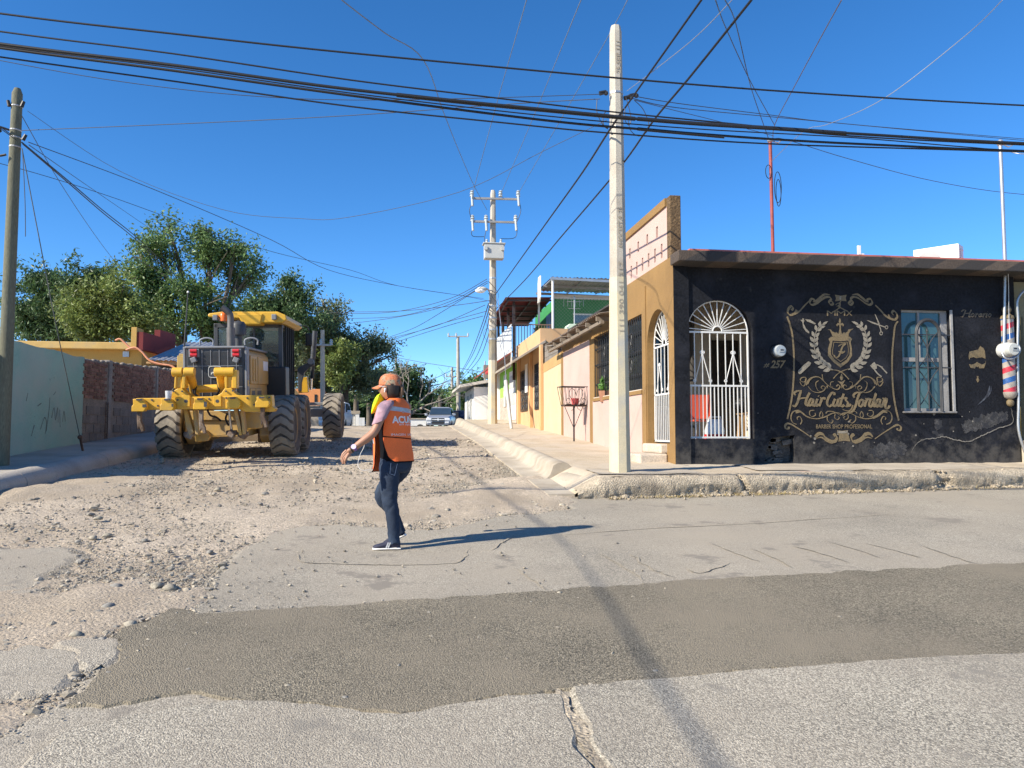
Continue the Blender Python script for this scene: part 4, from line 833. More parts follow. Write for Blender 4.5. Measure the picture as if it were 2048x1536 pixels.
tl.st([(950, 330), (965, 375), (970, 400)], 10); tl.st([(945, 332), (985, 348), (1008, 355)], 10)
for c in ((971, 416), (1023, 358)): tl.st([(c[0] + 13 * math.cos(a), c[1] + 15 * math.sin(a)) for a in np.linspace(0, 6.3, 10)], 8)
tl.build('scissors_drawing', silv, gm); tl = Paint(mp4, .006)
tl.poly([(275, 683), (298, 700), (290, 722), (200, 805), (185, 808), (172, 790), (178, 770), (225, 722)])
tl.build('comb_drawing', silv, gm); tl = Paint(mp4, .006)
tl.poly([(865, 725), (905, 690), (930, 725), (930, 755), (900, 765), (880, 745)]); tl.st([(925, 715), (965, 735), (1000, 770), (1028, 800)], 11); tl.st([(905, 760), (935, 800), (975, 832)], 12); tl.st([(968, 735), (985, 740)], 8)
tl.build('clipper_drawing', silv, gm)
pl = Paint(mp4, .007); pl.txt('I', 572, 60, 588, 92); pl.st([(552, 1358), (600, 1366), (650, 1358)], 22); pl.build('plaque_print', silv, gm)
# number, opening hours heading, face stencil
def mp5(cx, cy, off): p = onY(1500 + cx / 3.737, 560 + cy / 3.737, FY + .035 - off); return Vector((p.x, p.y, p.z))
nm = Paint(mp5, .004); nm.txt('#', 100, 622, 146, 656, .3, .01); nm.txt('257', 152, 600, 268, 660, .3, .03); nm.build('house_number', gold, shop)
m_hor = M('faded gold paint', (.12, .09, .055), .65, .25, 12, .2, 60, .3, 30, dirt=(.03, .03, .035), ds=10, dt=.6)
ho = Paint(mp5, .004)
for st in ([(1580, 236), (1596, 224), (1612, 226)], [(1612, 224), (1602, 252), (1588, 276), (1574, 272)], [(1654, 222), (1642, 250), (1636, 276), (1648, 272)], [(1596, 252), (1646, 247)], [(1668, 248), (1652, 262), (1660, 276), (1676, 262), (1668, 248)], [(1688, 246), (1690, 262), (1682, 278)], [(1690, 262), (1705, 248)], [(1728, 250), (1710, 262), (1718, 276), (1732, 252), (1730, 276)], [(1745, 248), (1746, 264), (1740, 278)], [(1748, 262), (1760, 248)], [(1772, 248), (1764, 276), (1772, 274)], [(1776, 236), (1779, 238)], [(1795, 250), (1780, 264), (1788, 276), (1802, 262), (1795, 250)]): ho.st(st, 10, nib=.4)
ho.build('lettering', m_hor, shop)
fs_ = Paint(mp5, .004)
fs_.poly([(1640, 535), (1670, 528), (1705, 520), (1722, 492), (1730, 500), (1745, 508), (1755, 530), (1760, 570), (1760, 590), (1735, 578), (1710, 580), (1695, 585), (1672, 576), (1645, 582), (1638, 600), (1634, 565)])
fs_.poly([(1636, 628), (1660, 632), (1685, 622), (1696, 612), (1712, 622), (1735, 632), (1758, 620), (1762, 600), (1762, 625), (1748, 660), (1712, 660), (1708, 645), (1698, 652), (1690, 645), (1680, 662), (1648, 655)])
fs_.poly([(1694, 718), (1708, 718), (1706, 730), (1714, 748), (1703, 768), (1690, 748), (1697, 730)])
fs_.build('face_stencil', gold, shop)
m_chk = M('chalk scuff', (.09, .10, .12), .8, .3, 20, dirt=(.02, .022, .03), ds=9, dt=.5)
sc_ = Paint(mp5, .0035); sc_.st([(1790, 790), (1785, 830), (1760, 880), (1700, 935)], 16, taper=.6); sc_.st([(1802, 790), (1800, 830), (1775, 880)], 8, taper=.6); sc_.build('scuff', m_chk, shop)
m_crk = M('bare plaster edge', (.20, .18, .15), .9, .3, 9, .3, 60, .5, 60)
ck_ = Paint(mp5, .004)
def crackline(pts, w):
    Q = crom([Vector((*p, 0)) for p in pts], 9); ck_.st([(q.x + 5 * fr(q.x * .06, q.y * .06), q.y + 6 * fr(q.x * .07, q.y * .05, 3.)) for q in Q], w, n=2, taper=.8)
crackline([(1205, 1295), (1230, 1240), (1290, 1195), (1400, 1180), (1450, 1172), (1540, 1195), (1640, 1205), (1740, 1160), (1850, 1110), (1960, 1070), (1958, 990), (1950, 950)], 7)
r = random.Random(11)
def chip(x, y, s): ck_.poly([(x + s * (.6 + .6 * r.random()) * math.cos(a), y + s * (.6 + .6 * r.random()) * math.sin(a)) for a in np.linspace(0, 5.6, 7)])
for (x, y, s) in ((485, 1185, 12), (478, 1215, 10), (455, 1165, 6), (740, 1058, 9), (770, 1240, 9), (700, 1215, 5), (1665, 1055, 8), (1240, 1160, 9), (1375, 1000, 12), (1520, 1130, 6), (930, 1215, 5), (60, 945 + 50, 4), (660, 1150, 9), (735, 1150, 8), (1300, 1075, 5), (1585, 1020, 5), (1640, 985, 4), (1740, 1050, 5)): chip(x, y, s)
ck_.build('bare_plaster', m_crk, shop)
m_scrp = M('scraped paint', (.050, .048, .048), .9, .4, 12, .4, 40, .8, 40, dirt=(.022, .023, .028), ds=7, dt=.52, dsoft=.04)
for q in ([(1380, 1055), (1410, 1045), (1440, 1090), (1420, 1140), (1450, 1170), (1400, 1175), (1370, 1140), (1385, 1100)], [(900, 1260), (950, 1230), (1060, 1205), (1150, 1215), (1185, 1245), (1180, 1290), (1110, 1330), (1000, 1335), (920, 1310), (890, 1285)], [(1580, 1080), (1700, 1020), (1840, 985), (1925, 985), (1930, 1050), (1840, 1085), (1700, 1130), (1610, 1140)]):
    wn_ = Paint(mp5, .003); wn_.poly([tuple(p) for p in jag(q, 6, 26, .03, q[0][0], 1e9)]); wn_.build('scraped_paint', m_scrp, shop)
# ================================================================ walls, house and poles on the near-grader side
LX_ = -6.8
m_turq = M('faded turquoise paint', (.25, .46, .375), .88, .14, 1.1, .07, 30, .3, 30, dirt=(.40, .46, .39), ds=.9, dt=.5, dsoft=.18, dirt2=(.20, .25, .22, .66))
m_brick = M('red brick', (.225, .115, .08), .92, .25, 6, .2, 40, .6, 40, obj_rand=.3, dirt=(.24, .16, .12), ds=6, dt=.62)
m_block = M('grey concrete block', (.20, .175, .15), .93, .15, 4, .2, 50, .5, 50, obj_rand=.16)
m_mort = M('mortar', (.25, .21, .17), .95, .2, 4, .2, 40, .7, 40)
def lz(px, py): p = onX(px, py, LX_); return p.y, p.z
ty0, ty1 = 11.9, lz(166, 800)[0]; tz = lz(160, 713)[1]
t = T('turquoise_wall', 'faded turquoise rendered wall with scuffs beside the wooden pole', 'wall', (LX_, ty0, SL(0, ty0)))
mb = MB(); n = 40; gy = np.linspace(ty0, ty1, 40)
mb.loft([[Vector((LX_, y, SL(0, y) - .15)), Vector((LX_, y, tz + .03 * fr(y * 1.2, 2.) + .12 * max(0, (14 - y) / 5))), Vector((LX_ - .2, y, tz + .03 * fr(y * 1.2, 7.) + .12 * max(0, (14 - y) / 5))), Vector((LX_ - .2, y, SL(0, y) - .15))] for y in gy])
mb.build('wall_body', m_turq, t)
r = random.Random(3); m_scf = M('dark scuffs', (.15, .18, .165), .9, .3, 12)
scuf = MB()
def wallstroke(pts, w):
    Q = crom([Vector((LX_ + .003 + .0002 * (len(scuf.f) % 7), y, SL(0, y) + z)) for y, z in pts], 5); vs = []
    for i, p in enumerate(Q):
        d = (Q[min(i + 1, len(Q) - 1)] - Q[max(i - 1, 0)]).normalized(); nn = Vector((0, -d.z, d.y)) * w * (.5 + .6 * abs(fr(p.y * 9, p.z * 9))); vs += [p - nn, p + nn]
    scuf.add(vs, [(2 * i, 2 * i + 1, 2 * i + 3, 2 * i + 2) for i in range(len(Q) - 1)])
for pts in ([(16.0, .35), (16.08, .75), (16.1, 1.0)], [(15.75, .4), (15.9, .62), (16.0, .5), (15.95, .3)], [(16.2, .6), (16.3, .8), (16.38, .55), (16.45, .8), (16.5, .5)], [(16.55, .75), (16.6, .4)], [(15.6, .85), (15.75, .9)], [(16.7, .5), (16.75, .72), (16.83, .5)], [(15.4, .3), (15.5, .5)], [(16.25, 1.05), (16.35, 1.12)], [(15.15, .95), (15.2, 1.1)]): wallstroke(pts, .016)
tag(scuf.build('scuff_marks', m_scf, t, nrm=False), kind='stuff')
# brick and block wall
by0, by1 = ty1 + .004, 25.6
btop = lambda y: tz - .05 + (y - by0) * .045
t = T('brick_wall', 'unplastered wall of red brick over grey concrete blocks behind the grader', 'wall', (LX_, by0, SL(0, by0)))
mb = MB(); mb.loft([[Vector((LX_ - .012, y, SL(0, y) - .15)), Vector((LX_ - .012, y, btop(y))), Vector((LX_ - .14, y, btop(y))), Vector((LX_ - .14, y, SL(0, y) - .15))] for y in (by0, by1)])
core = mb.build('mortar_core', m_mort, t)
pb = box_mesh('brick', (.03, .235, .062), m_brick)
cb = box_mesh('concrete_block', (.026, .385, .185), m_block)
cols = [(lz(219, 800)[0], .2), (lz(313, 800)[0], .14)]; bzs = 1.98
r = random.Random(5); cnt = 0; more = MB()
def colclear(y, w): return all(abs(y - c) > cw / 2 + w for c, cw in cols)
row = 0; zb = SL(0, by0) + .02
while zb < bzs + .35:
    y = by0 + (.2 if row % 2 else .0) + .2
    while y < by1 - .1:
        zz = zb + .1; lo = SL(0, y) - .02
        if zz > lo + .02 and zz < bzs + .02 * (y - by0) + .08 and colclear(y, .2):
            inst(cb, 'concrete_block', (LX_ - .008 + r.uniform(-.004, .005), y, zz), t, rot=(0, r.uniform(-.012, .012), 0))
        y += .4
    zb += .2; row += 1
zb = bzs + .03; row = 0
while zb < 3.7:
    y = by0 + .06 + (.125 if row % 2 else 0)
    while y < by1 - .1:
        zz = zb + .037; low = bzs + .02 * (y - by0) + .22
        if low < zz < btop(y) - .02 and colclear(y, .12):
            cnt += 1
            if cnt <= 300 and y < 22.6: inst(pb, 'brick', (LX_ - .008 + r.uniform(-.006, .008), y + r.uniform(-.008, .008), zz + r.uniform(-.004, .004)), t, rot=(r.uniform(-.02, .02), 0, 0))
            else: more.box((LX_ - .008 + r.uniform(-.006, .008), y, zz), (.03, .23, .06))
        y += .25
    zb += .075; row += 1
tag(more.build('bricks', m_brick, t), kind='stuff')
for (c, w) in cols:
    mb = MB(); mb.box2((LX_ - .13, c - w / 2, SL(0, c) - .1), (LX_ + .012, c + w / 2, btop(c) + .06)); mb.build('concrete_column', M('column concrete %d' % int(c * 10), (.27, .245, .215), .93, .2, 3, .2, 50, .5, 50), t, bevel=.008)
mb = MB()                                           # bare steel ladder where a column was left open
cy = lz(211, 850)[0]
for dy in (-.07, .07): mb.tube([(LX_ + .02, cy + dy, SL(0, cy)), (LX_ + .02, cy + dy, SL(0, cy) + .85)], .008, 5)
for k in range(6): mb.tube([(LX_ + .02, cy - .08, SL(0, cy) + .1 + .14 * k), (LX_ + .02, cy + .08, SL(0, cy) + .1 + .14 * k)], .006, 4)
mb.build('reinforcing_bars', m_rust, t)
# lumps of mortar along the brick top
mb = MB()
for y in np.arange(by0 + .1, by1, .21): mb.sphere((LX_ - .07 + r.uniform(-.04, .04), y, btop(y)), (.07, .09 + r.uniform(0, .06), .035 + r.uniform(0, .03)), 7, 5)
tag(mb.build('mortar_lumps', m_mort, t, smooth=80), kind='stuff')
# yellow house --------------------------------------------------------------
HY = 25.5; hz = lambda px, py, y=HY: onY(px, py, y)
m_yel = M('yellow ochre render', (.50, .31, .085), .85, .08, 1.2, .06, 40, .2, 40, dirt=(.42, .24, .06), ds=1.2, dt=.66)
m_mar = M('maroon render', (.16, .022, .022), .85, .15, 2, .05, 40, .3, 40)
t = T('yellow_house', 'low yellow house with flat roof and stepped maroon parapet behind the brick wall', 'house', (hz(180, 720).x, HY, 1.6))
a = hz(60, 690); b = hz(284, 690)
mb = MB(); mb.box2((a.x - 4, HY, 1.2), (b.x, HY + 6, hz(200, 700).z)); mb.build('wall', m_yel, t)
mb = MB(); mb.box2((a.x - 4.1, HY - .32, hz(200, 698, HY - .3).z), (hz(277, 690).x, HY + 6, hz(200, 684, HY - .3).z)); mb.build('roof_slab', M('weathered cornice', (.55, .36, .12), .85, .15, 2, dirt=(.35, .27, .15), ds=2, dt=.6), t, bevel=.02)
zc = hz(200, 684).z
mb = MB(); mb.box2((hz(270, 660).x, HY - .33, hz(270, 699, HY).z), (hz(281, 660).x, HY + .3, hz(275, 657).z)); mb.build('corner_pier', m_yel, t, bevel=.01)
m0 = hz(281, 660); mb = MB(); mb.prism([(0, 0), (4.2, 0), (4.2, .35), (2.4, .35), (2.4, .78), (1.2, .78), (1.2, .55), (.0, .55)], (m0.x + .002, HY - .3, zc - .25), (.12, 1, 0), (0, 0, 1), (.18, 0, 0)); mb.build('stepped_parapet', m_mar, t)
mb = MB(); mb.box2((hz(253, 707).x - .09, HY - .06, hz(253, 714).z), (hz(253, 707).x + .09, HY - .001, hz(253, 703).z)); mb.build('electric_box', m_steel, t)
m_hose = M('copper orange hose', (.62, .27, .15), .5, .1, 3, bump=0)
for k, (pts) in enumerate(([(231, 681), (240, 678), (250, 686), (262, 696), (280, 700), (296, 718), (312, 727), (335, 730), (347, 734), (355, 746)], [(252, 700), (270, 695), (285, 705), (300, 721), (320, 728), (340, 731), (352, 738)])):
    mb = MB(); mb.tube(crom([onY(px, py, HY - .5 - .03 * i - .1 * k) for i, (px, py) in enumerate(pts)], 5), .03, 6); o = mb.build('hose', m_hose, None, smooth=60); tag(o, ['orange hose arching from the yellow roof down to the post', 'second orange hose hanging below the first from the meter box'][k], 'hose')
# corrugated roof next to it
def corr(mb, p0, u, v, nu, amp, pitch):              # corrugated sheet: ribs run along v
    u, v, p0 = Vector(u), Vector(v), Vector(p0); nn = u.cross(v).normalized(); L = u.length; m = int(L / pitch * 6); vs = []
    for i in range(m + 1):
        h = nn * amp * math.sin(2 * math.pi * i / 6)
        vs += [p0 + u * (i / m) + h, p0 + u * (i / m) + v + h]
    mb.add(vs, [(2 * i, 2 * i + 1, 2 * i + 3, 2 * i + 2) for i in range(m)])
m_corr = M('weathered corrugated metal', (.40, .41, .43), .5, .15, 2, .1, 20, .1, 40, metal=.35, dirt=(.26, .22, .2), ds=2, dt=.62)
p0 = hz(291, 720, 25.0); p1 = hz(400, 724, 25.0); q0 = hz(324, 684, 28.6)
t = T('corrugated_roof', 'grey corrugated metal lean-to roof beside the maroon parapet', 'roof', p0)
mb = MB(); ps = [hz(293 + i * 0, 0, 25)]; u = p1 - p0; v = Vector((.35, 3.4, q0.z - p0.z)); sheets = 4
for k in range(sheets):
    mb = MB(); corr(mb, p0 + u * (k / sheets) + Vector((0, 0, .012 * (k % 2))), u / sheets * 1.03, v, 0, .022, .15); mb.build('metal_sheet', m_corr, t, smooth=80, nrm=False)
mb = MB(); mb.bar(p0 + Vector((0, .1, -.07)), p1 + Vector((0, .1, -.07)), .06); mb.bar(p0 + v * .9 + Vector((0, 0, -.08)), p1 + v * .9 + Vector((0, 0, -.08)), .06); mb.build('purlin', m_wood, t)
mb = MB(); mb.box2((p0.x, 25.4, 1.4), (p1.x, 25.5, p0.z - .12)); mb.build('wall', M('shed dark boards', (.04, .035, .03), .9), t)
pp = hz(366, 700, 24.6); t = T('yellow_post', 'square yellow masonry post where the orange hoses end', 'post', (pp.x, 24.6, 1.6))
mb = MB(); mb.box2((pp.x - .13, 24.47, 1.3), (pp.x + .13, 24.73, hz(366, 712, 24.6).z)); mb.box2((pp.x - .09, 24.5, hz(366, 712, 24.6).z), (pp.x + .07, 24.7, hz(366, 708, 24.6).z)); mb.build('post', M('yellow post paint', (.55, .35, .10), .9, .15, 3, dirt=(.3, .24, .12), ds=3, dt=.55), t, bevel=.015)
zt = hz(376, 584, 24.6); t = T('whip_mast', 'thin dark mast with white tip standing on the yellow post', 'mast', (pp.x + .03, 24.6, hz(366, 708, 24.6).z))
mb = MB(); b_ = Vector(t.location); mb.tube([b_, b_.lerp(zt, .5), zt], [.03, .022, .016], 6); mb.build('rod', m_blackm, t); mb = MB(); mb.sphere(zt, .035, 8, 6); mb.build('tip', m_white, t)
# orange house glimpsed beyond the grader
oy = 44; o0 = onY(622, 830, oy); t = T('orange_house', 'orange rendered house half hidden by trees beyond the grader', 'house', (o0.x, oy, 1.75))
mb = MB(); mb.box2((o0.x - 2.5, oy, 1.5), (onY(642, 800, oy).x, oy + 5, onY(630, 778, oy).z)); mb.build('wall', M('orange render', (.66, .27, .10), .85, .08), t)
mb = MB(); mb.box2((onY(629, 800, oy).x, oy - .03, onY(630, 806, oy).z), (onY(634, 800, oy).x, oy - .003, onY(630, 789, oy).z)); mb.build('window', glass('far window'), t)
mb = MB(); mb.box2((onY(642.5, 800, oy).x, oy + .1, 1.5), (onY(654, 800, oy).x, oy + 4, onY(642, 788, oy).z)); mb.build('annex', M('dull brick red', (.28, .12, .10), .9, .15), t)
ga_ = onY(630, 830, 42); t = T('garden_wall', 'low pale grey garden wall between the grader wheels and the orange house', 'wall', (ga_.x, 42, 1.75)); mb = MB(); mb.box2((ga_.x - 2.2, 42, 1.5), (onY(664, 800, 42).x, 42.2, onY(640, 813, 42).z)); mb.build('wall_body', m_pavl, t); mb = MB(); mb.box2((ga_.x - 2.25, 41.95, onY(640, 813, 42).z + .001), (onY(664, 800, 42).x + .05, 42.25, onY(640, 811, 42).z)); mb.build('coping', m_conc, t)
# wooden pole -------------------------------------------------------------------
b0 = gp(3, 938, .2); b0 = Vector((-6.15, onX(3, 930, -6.15).y, 0)); b0.z = SL(0, b0.y); d_ = (Vector((b0.x, b0.y, 0)) - Vector((0, 0, 0))).length
tp = onY(35, 177, b0.y)
m_pole = M('weathered pole wood', (.145, .145, .10), .9, .2, 3, .25, 30, .6, 30, stretch=(6, 6, .5), dirt=(.10, .09, .06), ds=3, dt=.6)
t = T('utility_pole', 'greenish weathered wooden utility pole beside the turquoise wall', 'utility pole', b0)
mb = MB(); mb.tube([b0 + (tp - b0) * k for k in np.linspace(-.02, .985, 14)] + [tp], [.108 - .03 * k for k in np.linspace(0, 1, 14)] + [.045], 14); mb.build('shaft', m_pole, t, smooth=50)
LP = lambda k: b0 + (tp - b0) * k
for kk in (.95, .885, .865, .84): mb = MB(); mb.lathe([(.083, -.012), (.088, 0), (.083, .012)], LP(kk), (0, 0, 1), 14); mb.build('pole_band', m_steel, t)
mb = MB(); c = LP(.88); mb.tube(crom([c + V(-.05, -.1, 0), c + V(-.22, -.12, .03), c + V(-.3, -.1, -.1), c + V(-.28, -.1, -.32), c + V(-.2, -.1, -.42), c + V(-.08, -.1, -.4)], 6), .018, 6); mb.build('hanging_loop', m_black, t)
for kk, dx in ((.955, .1), (.955, -.08), (.865, .14), (.885, -.2)):
    mb = MB(); mb.cyl(LP(kk) + V(dx, -.06, -.05), LP(kk) + V(dx * 1.3, -.06, .04), .03, .025, 8); mb.build('insulator', m_black, t)
# ================================================================ houses along the right pavement (all fronts near x = WX)
Xp = lambda px, py, x=WX: onX(px, py, x)
# corrugated awning over the pink wall (part of the corner building's rear house)
ph = T('pink_house', 'pink rendered house front under a rusty corrugated awning beside the ochre corner', 'house', (WX, SE - .02, 1.2))
m_awn = M('rusty corrugated awning', (.26, .225, .19), .75, .2, 1.5, .15, 20, .2, 40, metal=.15, dirt=(.17, .10, .065), ds=1.8, dt=.52)
az = 4.0; y0a, y1a = 15.62, Xp(1094, 694, 4.15)[1]
for k, (ya, yb) in enumerate(zip(np.linspace(y0a, y1a, 7)[:-1], np.linspace(y0a, y1a, 7)[1:])):
    mb = MB(); corr(mb, (WX - .38 + .03 * (k % 2), ya - .03, az + .02 * (k % 2) - .01), (0, yb - ya + .06, .02), (1.6, 0, .22), 0, .022, .16); mb.build('metal_sheet', m_awn, ph, smooth=80, nrm=False)
m_board = M('weathered grey timber', (.20, .16, .12), .85, .2, 3, .15, 30, .3, 40, stretch=(6, 1, 6))
for y in np.arange(y0a + .3, y1a, .95):
    mb = MB(); mb.box2((WX - .36, y, az - .13), (WX + .6, y + .07, az - .035)); mb.build('rafter', m_board, ph)
mb = MB(); mb.box2((WX - .30, y0a + .2, az - .20), (WX - .22, y1a - .1, az - .131)); mb.build('beam', m_board, ph)
mb = MB(); mb.box2((WX + .0, 15.61, 3.951), (WX + .16, SE, az - .035)); mb.build('wall_head', M('dusty wall head', (.33, .25, .17), .9, .2, 3), ph)
mb = MB(); mb.box2((WX - .012, SE - .22, 1.1), (WX + .002, SE + .06, 3.8)); mb.build('corner_strip', m_brn, ph)
mb = MB(); mb.box2((WX + .02, SE, 1.2), (WX + 2.2, SE + .15, 3.9)); mb.build('rear_wall', m_pink, ph)
# cream wall
CE = Xp(1081, 800)[1]
m_tan = M('cream tan render', (.57, .435, .275), .88, .07, 1.4, .05, 40, .25, 36, dirt=(.55, .40, .24), ds=1.1, dt=.66)
t = T('cream_wall', 'plain cream garden wall with tan band between the pink and orange houses', 'wall', (WX, SE + .06, 1.3))
wt = Xp(1121, 704)[2]; we = Xp(1082, 731)[2]
mb = MB(); mb.prism([(SE + .062, 1.1), (CE, 1.3), (CE, we - .28), (SE + .062, wt - .32)], (WX + .004, 0, 0), (0, 1, 0), (0, 0, 1), (.2, 0, 0)); mb.build('wall_body', m_tan, t)
mb = MB(); mb.prism([(SE + .062, wt - .32), (CE, we - .28), (CE, we), (SE + .062, wt)], (WX - .004, 0, 0), (0, 1, 0), (0, 0, 1), (.22, 0, 0)); mb.build('top_band', M('tan band paint', (.42, .27, .11), .88, .1, 2), t)
gb = MB(); r = random.Random(9); bmh = box_mesh('concrete_block', (.14, .39, .19), m_block)
for row in range(3):
    for k in range(8 - row * 2): inst(bmh, 'concrete_block', (WX + .12, CE - .25 - k * .4 - (row % 2) * .2, we + .1 + row * .2), t)
# wire basket planter on the pavement
bp = gp(1148, 880, 0); bx, by = 4.12, onX(1148, 878, 4.12).y; bz = SW(bx, by)
t = T('wire_planter', 'black wire flower basket on a post with heart scrolls against the pink wall', 'planter', (bx, by, bz), R_(8), local=True)
hz_ = lambda py: onY(1148, py, by).z - bz
zt_, zb_, zp = hz_(774), hz_(812), hz_(822)
mb = MB(); mb.tube([(0, 0, 0), (0, 0, zb_)], .022, 8); mb.build('post', m_blackm, t)
for s in (-1, 1): mb = MB(); mb.tube([(0, 0, zp - .42), (s * .24, 0, zb_)], .009, 5); mb.build('brace', m_blackm, t)
wt_, wb_ = .37, .28
for z, w in ((zt_, wt_), (zb_ + .02, wb_)):
    mb = MB(); d = .16 if z == zt_ else .13; mb.tube([(-w, -d, z), (w, -d, z), (w, d, z), (-w, d, z)], .011, 5, closed=True); mb.build('rim', m_blackm, t)
mb = MB(); mb.box((0, 0, zb_), (2 * wb_, .26, .02)); mb.build('tray', m_rust, t)
for i in range(9):
    for s in (-1, 1):
        k = -1 + 2 * i / 8; mb = MB(); mb.tube([(k * wb_, s * .13, zb_), (k * wt_, s * .16, zt_)], .006, 4); mb.build('wire', m_blackm, t)
for s in (-1, 1):
    mb = MB(); mb.tube([(s * wb_, 0, zb_), (s * wt_, 0, zt_)], .006, 4); mb.build('wire', m_blackm, t)
    mb = MB(); c = (zt_ + zb_) / 2; mb.tube(crom([(0, -.165, zt_ - .22), (s * .05, -.165, zt_ - .08), (s * .14, -.165, zt_ - .06), (s * .17, -.165, zt_ - .2), (s * .08, -.16, zt_ - .36), (s * .03, -.15, zt_ - .5), (s * .12, -.15, zt_ - .58)], 6), .007, 5); mb.build('scroll', m_blackm, t)
    mb = MB(); mb.tube([(s * (.2 + .05 * math.cos(a)), -.15, zb_ + .12 + .06 * math.sin(a)) for a in np.linspace(0, 5.5, 12)], .007, 4); mb.build('scroll', m_blackm, t)
t = T('flower_pot', 'small red pot standing in the wire basket planter', 'pot', (bx + .03, by, bz + zb_ + .012), local=True)
mb = MB(); mb.lathe([(0, 0), (.07, 0), (.10, .14), (.105, .17), (.09, .175), (.08, .12), (0, .11)], n=16); mb.build('pot', M('pink red pot', (.6, .10, .10), .6, .15), t, smooth=50)
mb = MB(); mb.box2((-.2, -.05, 0), (-.1, .05, .04)); mb.box2((.12, -.06, 0), (.22, .04, .05)); mb.build('dry_clods', m_rust, t)
# orange house ---------------------------------------------------------------
OE = Xp(1033, 846)[1]; OY = CE + .02
m_org = M('apricot orange paint', (.57, .36, .19), .85, .07, 1.3, .05, 40, .25, 36, dirt=(.55, .30, .14), ds=1.2, dt=.66)
m_ob = M('apricot pillar paint', (.62, .36, .17), .85, .07, 1.3, .05, 40, .2, 36)
t = T('orange_house', 'apricot orange house with iron window grilles under a sloping porch slab', 'house', (WX, OY, 1.55))
a1 = [Xp(1067, 735)[1], Xp(1067, 735)[2]]; 
wA = (Xp(1082, 0)[1] + .3, Xp(1069, 0)[1]); wB = (Xp(1055, 0)[1], Xp(1042, 0)[1])
zA0, zA1 = Xp(1075, 818)[2], Xp(1075, 728)[2]; zB0, zB1 = Xp(1049, 822)[2], Xp(1049, 742)[2]
hA = [(wA[0], zA0), (wA[1], zA0), (wA[1], zA1), (wA[0], zA1)]; hB = [(wB[0], zB0), (wB[1], zB0), (wB[1], zB1), (wB[0], zB1)]
mb = MB(); wall_holes(mb, [(OY, 1.3), (OE, 1.5), (OE, 4.9), (OY, 4.9)], [hA, hB], (WX, 0, 0), (0, 1, 0), (0, 0, 1), (.2, 0, 0)); mb.box2((WX + .201, OY, 1.3), (WX + 5, OY + .2, 4.9)); mb.build('wall', m_org, t)
for (q, za, zb2) in ((wA, zA0, zA1), (wB, zB0, zB1)):
    mb = MB(); mb.box2((WX + .12, q[0], za), (WX + .13, q[1], zb2)); g = mb.build('window', glass('orange house glass %d' % int(q[0]), (.03, .03, .035)), t)
    for y in np.linspace(q[0], q[1], 9): mb = MB(); mb.tube([(WX - .02, y, za), (WX - .02, y, zb2)], .012, 4); mb.build('bar', m_blackm, g)
    for z in np.linspace(za, zb2, 6): mb = MB(); mb.bar((WX - .03, q[0], z), (WX - .03, q[1], z), .02); mb.build('cross_bar', m_blackm, g)
    mb = MB()
    for z in np.linspace(za, zb2, 6)[:-1]:
        for y in np.linspace(q[0], q[1], 4)[:-1]: mb.tube([(WX - .025, y + .15 + .09 * math.cos(a), z + .16 + .1 * math.sin(a)) for a in np.linspace(0, 6.28, 9)], .014, 4)
    tag(mb.build('scroll_work', m_blackm, g), kind='stuff')
for px in (1063, 1083.5, 1039.5):
    y = Xp(px, 0)[1]; mb = MB(); mb.box2((WX - .10, y - .12, 1.3), (WX - .003, y + .12, 4.3)); mb.build('pillar', m_ob, t, bevel=.01)
mb = MB(); mb.prism([(3.5, 3.72), (4.62, 4.42), (4.62, 4.52), (3.5, 3.80)], (0, OY - .1, 0), (1, 0, 0), (0, 0, 1), (0, OE - OY + .4, 0)); mb.build('porch_slab', M('grey porch slab', (.34, .29, .23), .9, .15, 2, .1, 40), t, bevel=.01)
mb = MB(); yb_ = Xp(1056, 780, WX - .1)[1]; mb.box2((WX - .13, yb_, 2.9), (WX - .11, yb_ + .5, 3.9)); mb.build('hanging_cloth', m_white, t)
mb = MB(); mb.box2((WX - .03, Xp(1061, 0)[1] - .1, 2.0), (WX - .101 + .05, Xp(1061, 0)[1] + .2, 2.2)); mb.build('meter_box', M('green box', (.2, .3, .22), .6), t)
# two-storey green house with balcony ----------------------------------------
GY0, GY1 = OE + .02, 35.2
m_grn = M('strong green paint', (.035, .235, .065), .8, .08, 1.2, .05, 40, .2, 36)
m_lime = M('lime green paint', (.30, .66, .09), .8, .06, 1.2, .05, 40, .2, 36)
m_dado = M('stone facing', (.50, .40, .33), .9, .15, 5, .2, 30, .6, 22, dirt=(.26, .20, .16), ds=6, dt=.58)
m_mrn = M('dark red sheet metal', (.19, .03, .028), .6, .15, 2, .05, 40, .1, 40)
m_brnm = M('dark brown steel', (.035, .022, .018), .5, .1, 4)
t = T('green_house', 'two storey green house with roofed balcony and lime green street front', 'house', (WX, GY0, 1.85))
zf = Xp(1037, 712)[2]
mb = MB(); mb.box2((WX, GY0, 3.05), (WX + .2, GY1, zf - .2)); mb.build('lime_wall', m_lime, t)
mb = MB(); mb.box2((WX - .006, GY0, 1.5), (WX + .2, GY1, 3.048)); mb.build('stone_dado', m_dado, t)
for (pa, pb_, mt, nm) in ((1032, 1020, m_white, 'white_door'), (1014, 1009, m_white, 'white_window')):
    ya, yb2 = Xp(pa, 0)[1], Xp(pb_, 0)[1]; mb = MB(); mb.box2((WX - .03, ya, 2.0 if 'door' in nm else 3.1), (WX - .0065, yb2, 4.0)); o = mb.build(nm, mt, t)
    for z in (2.6, 3.3): mb = MB(); mb.box2((WX - .045, ya + .1, z), (WX - .031, yb2 - .1, z + .5)); mb.build('panel', M('pale panel', (.5, .5, .48), .5) if 'pale panel' not in MATS else MATS['pale panel'], o)
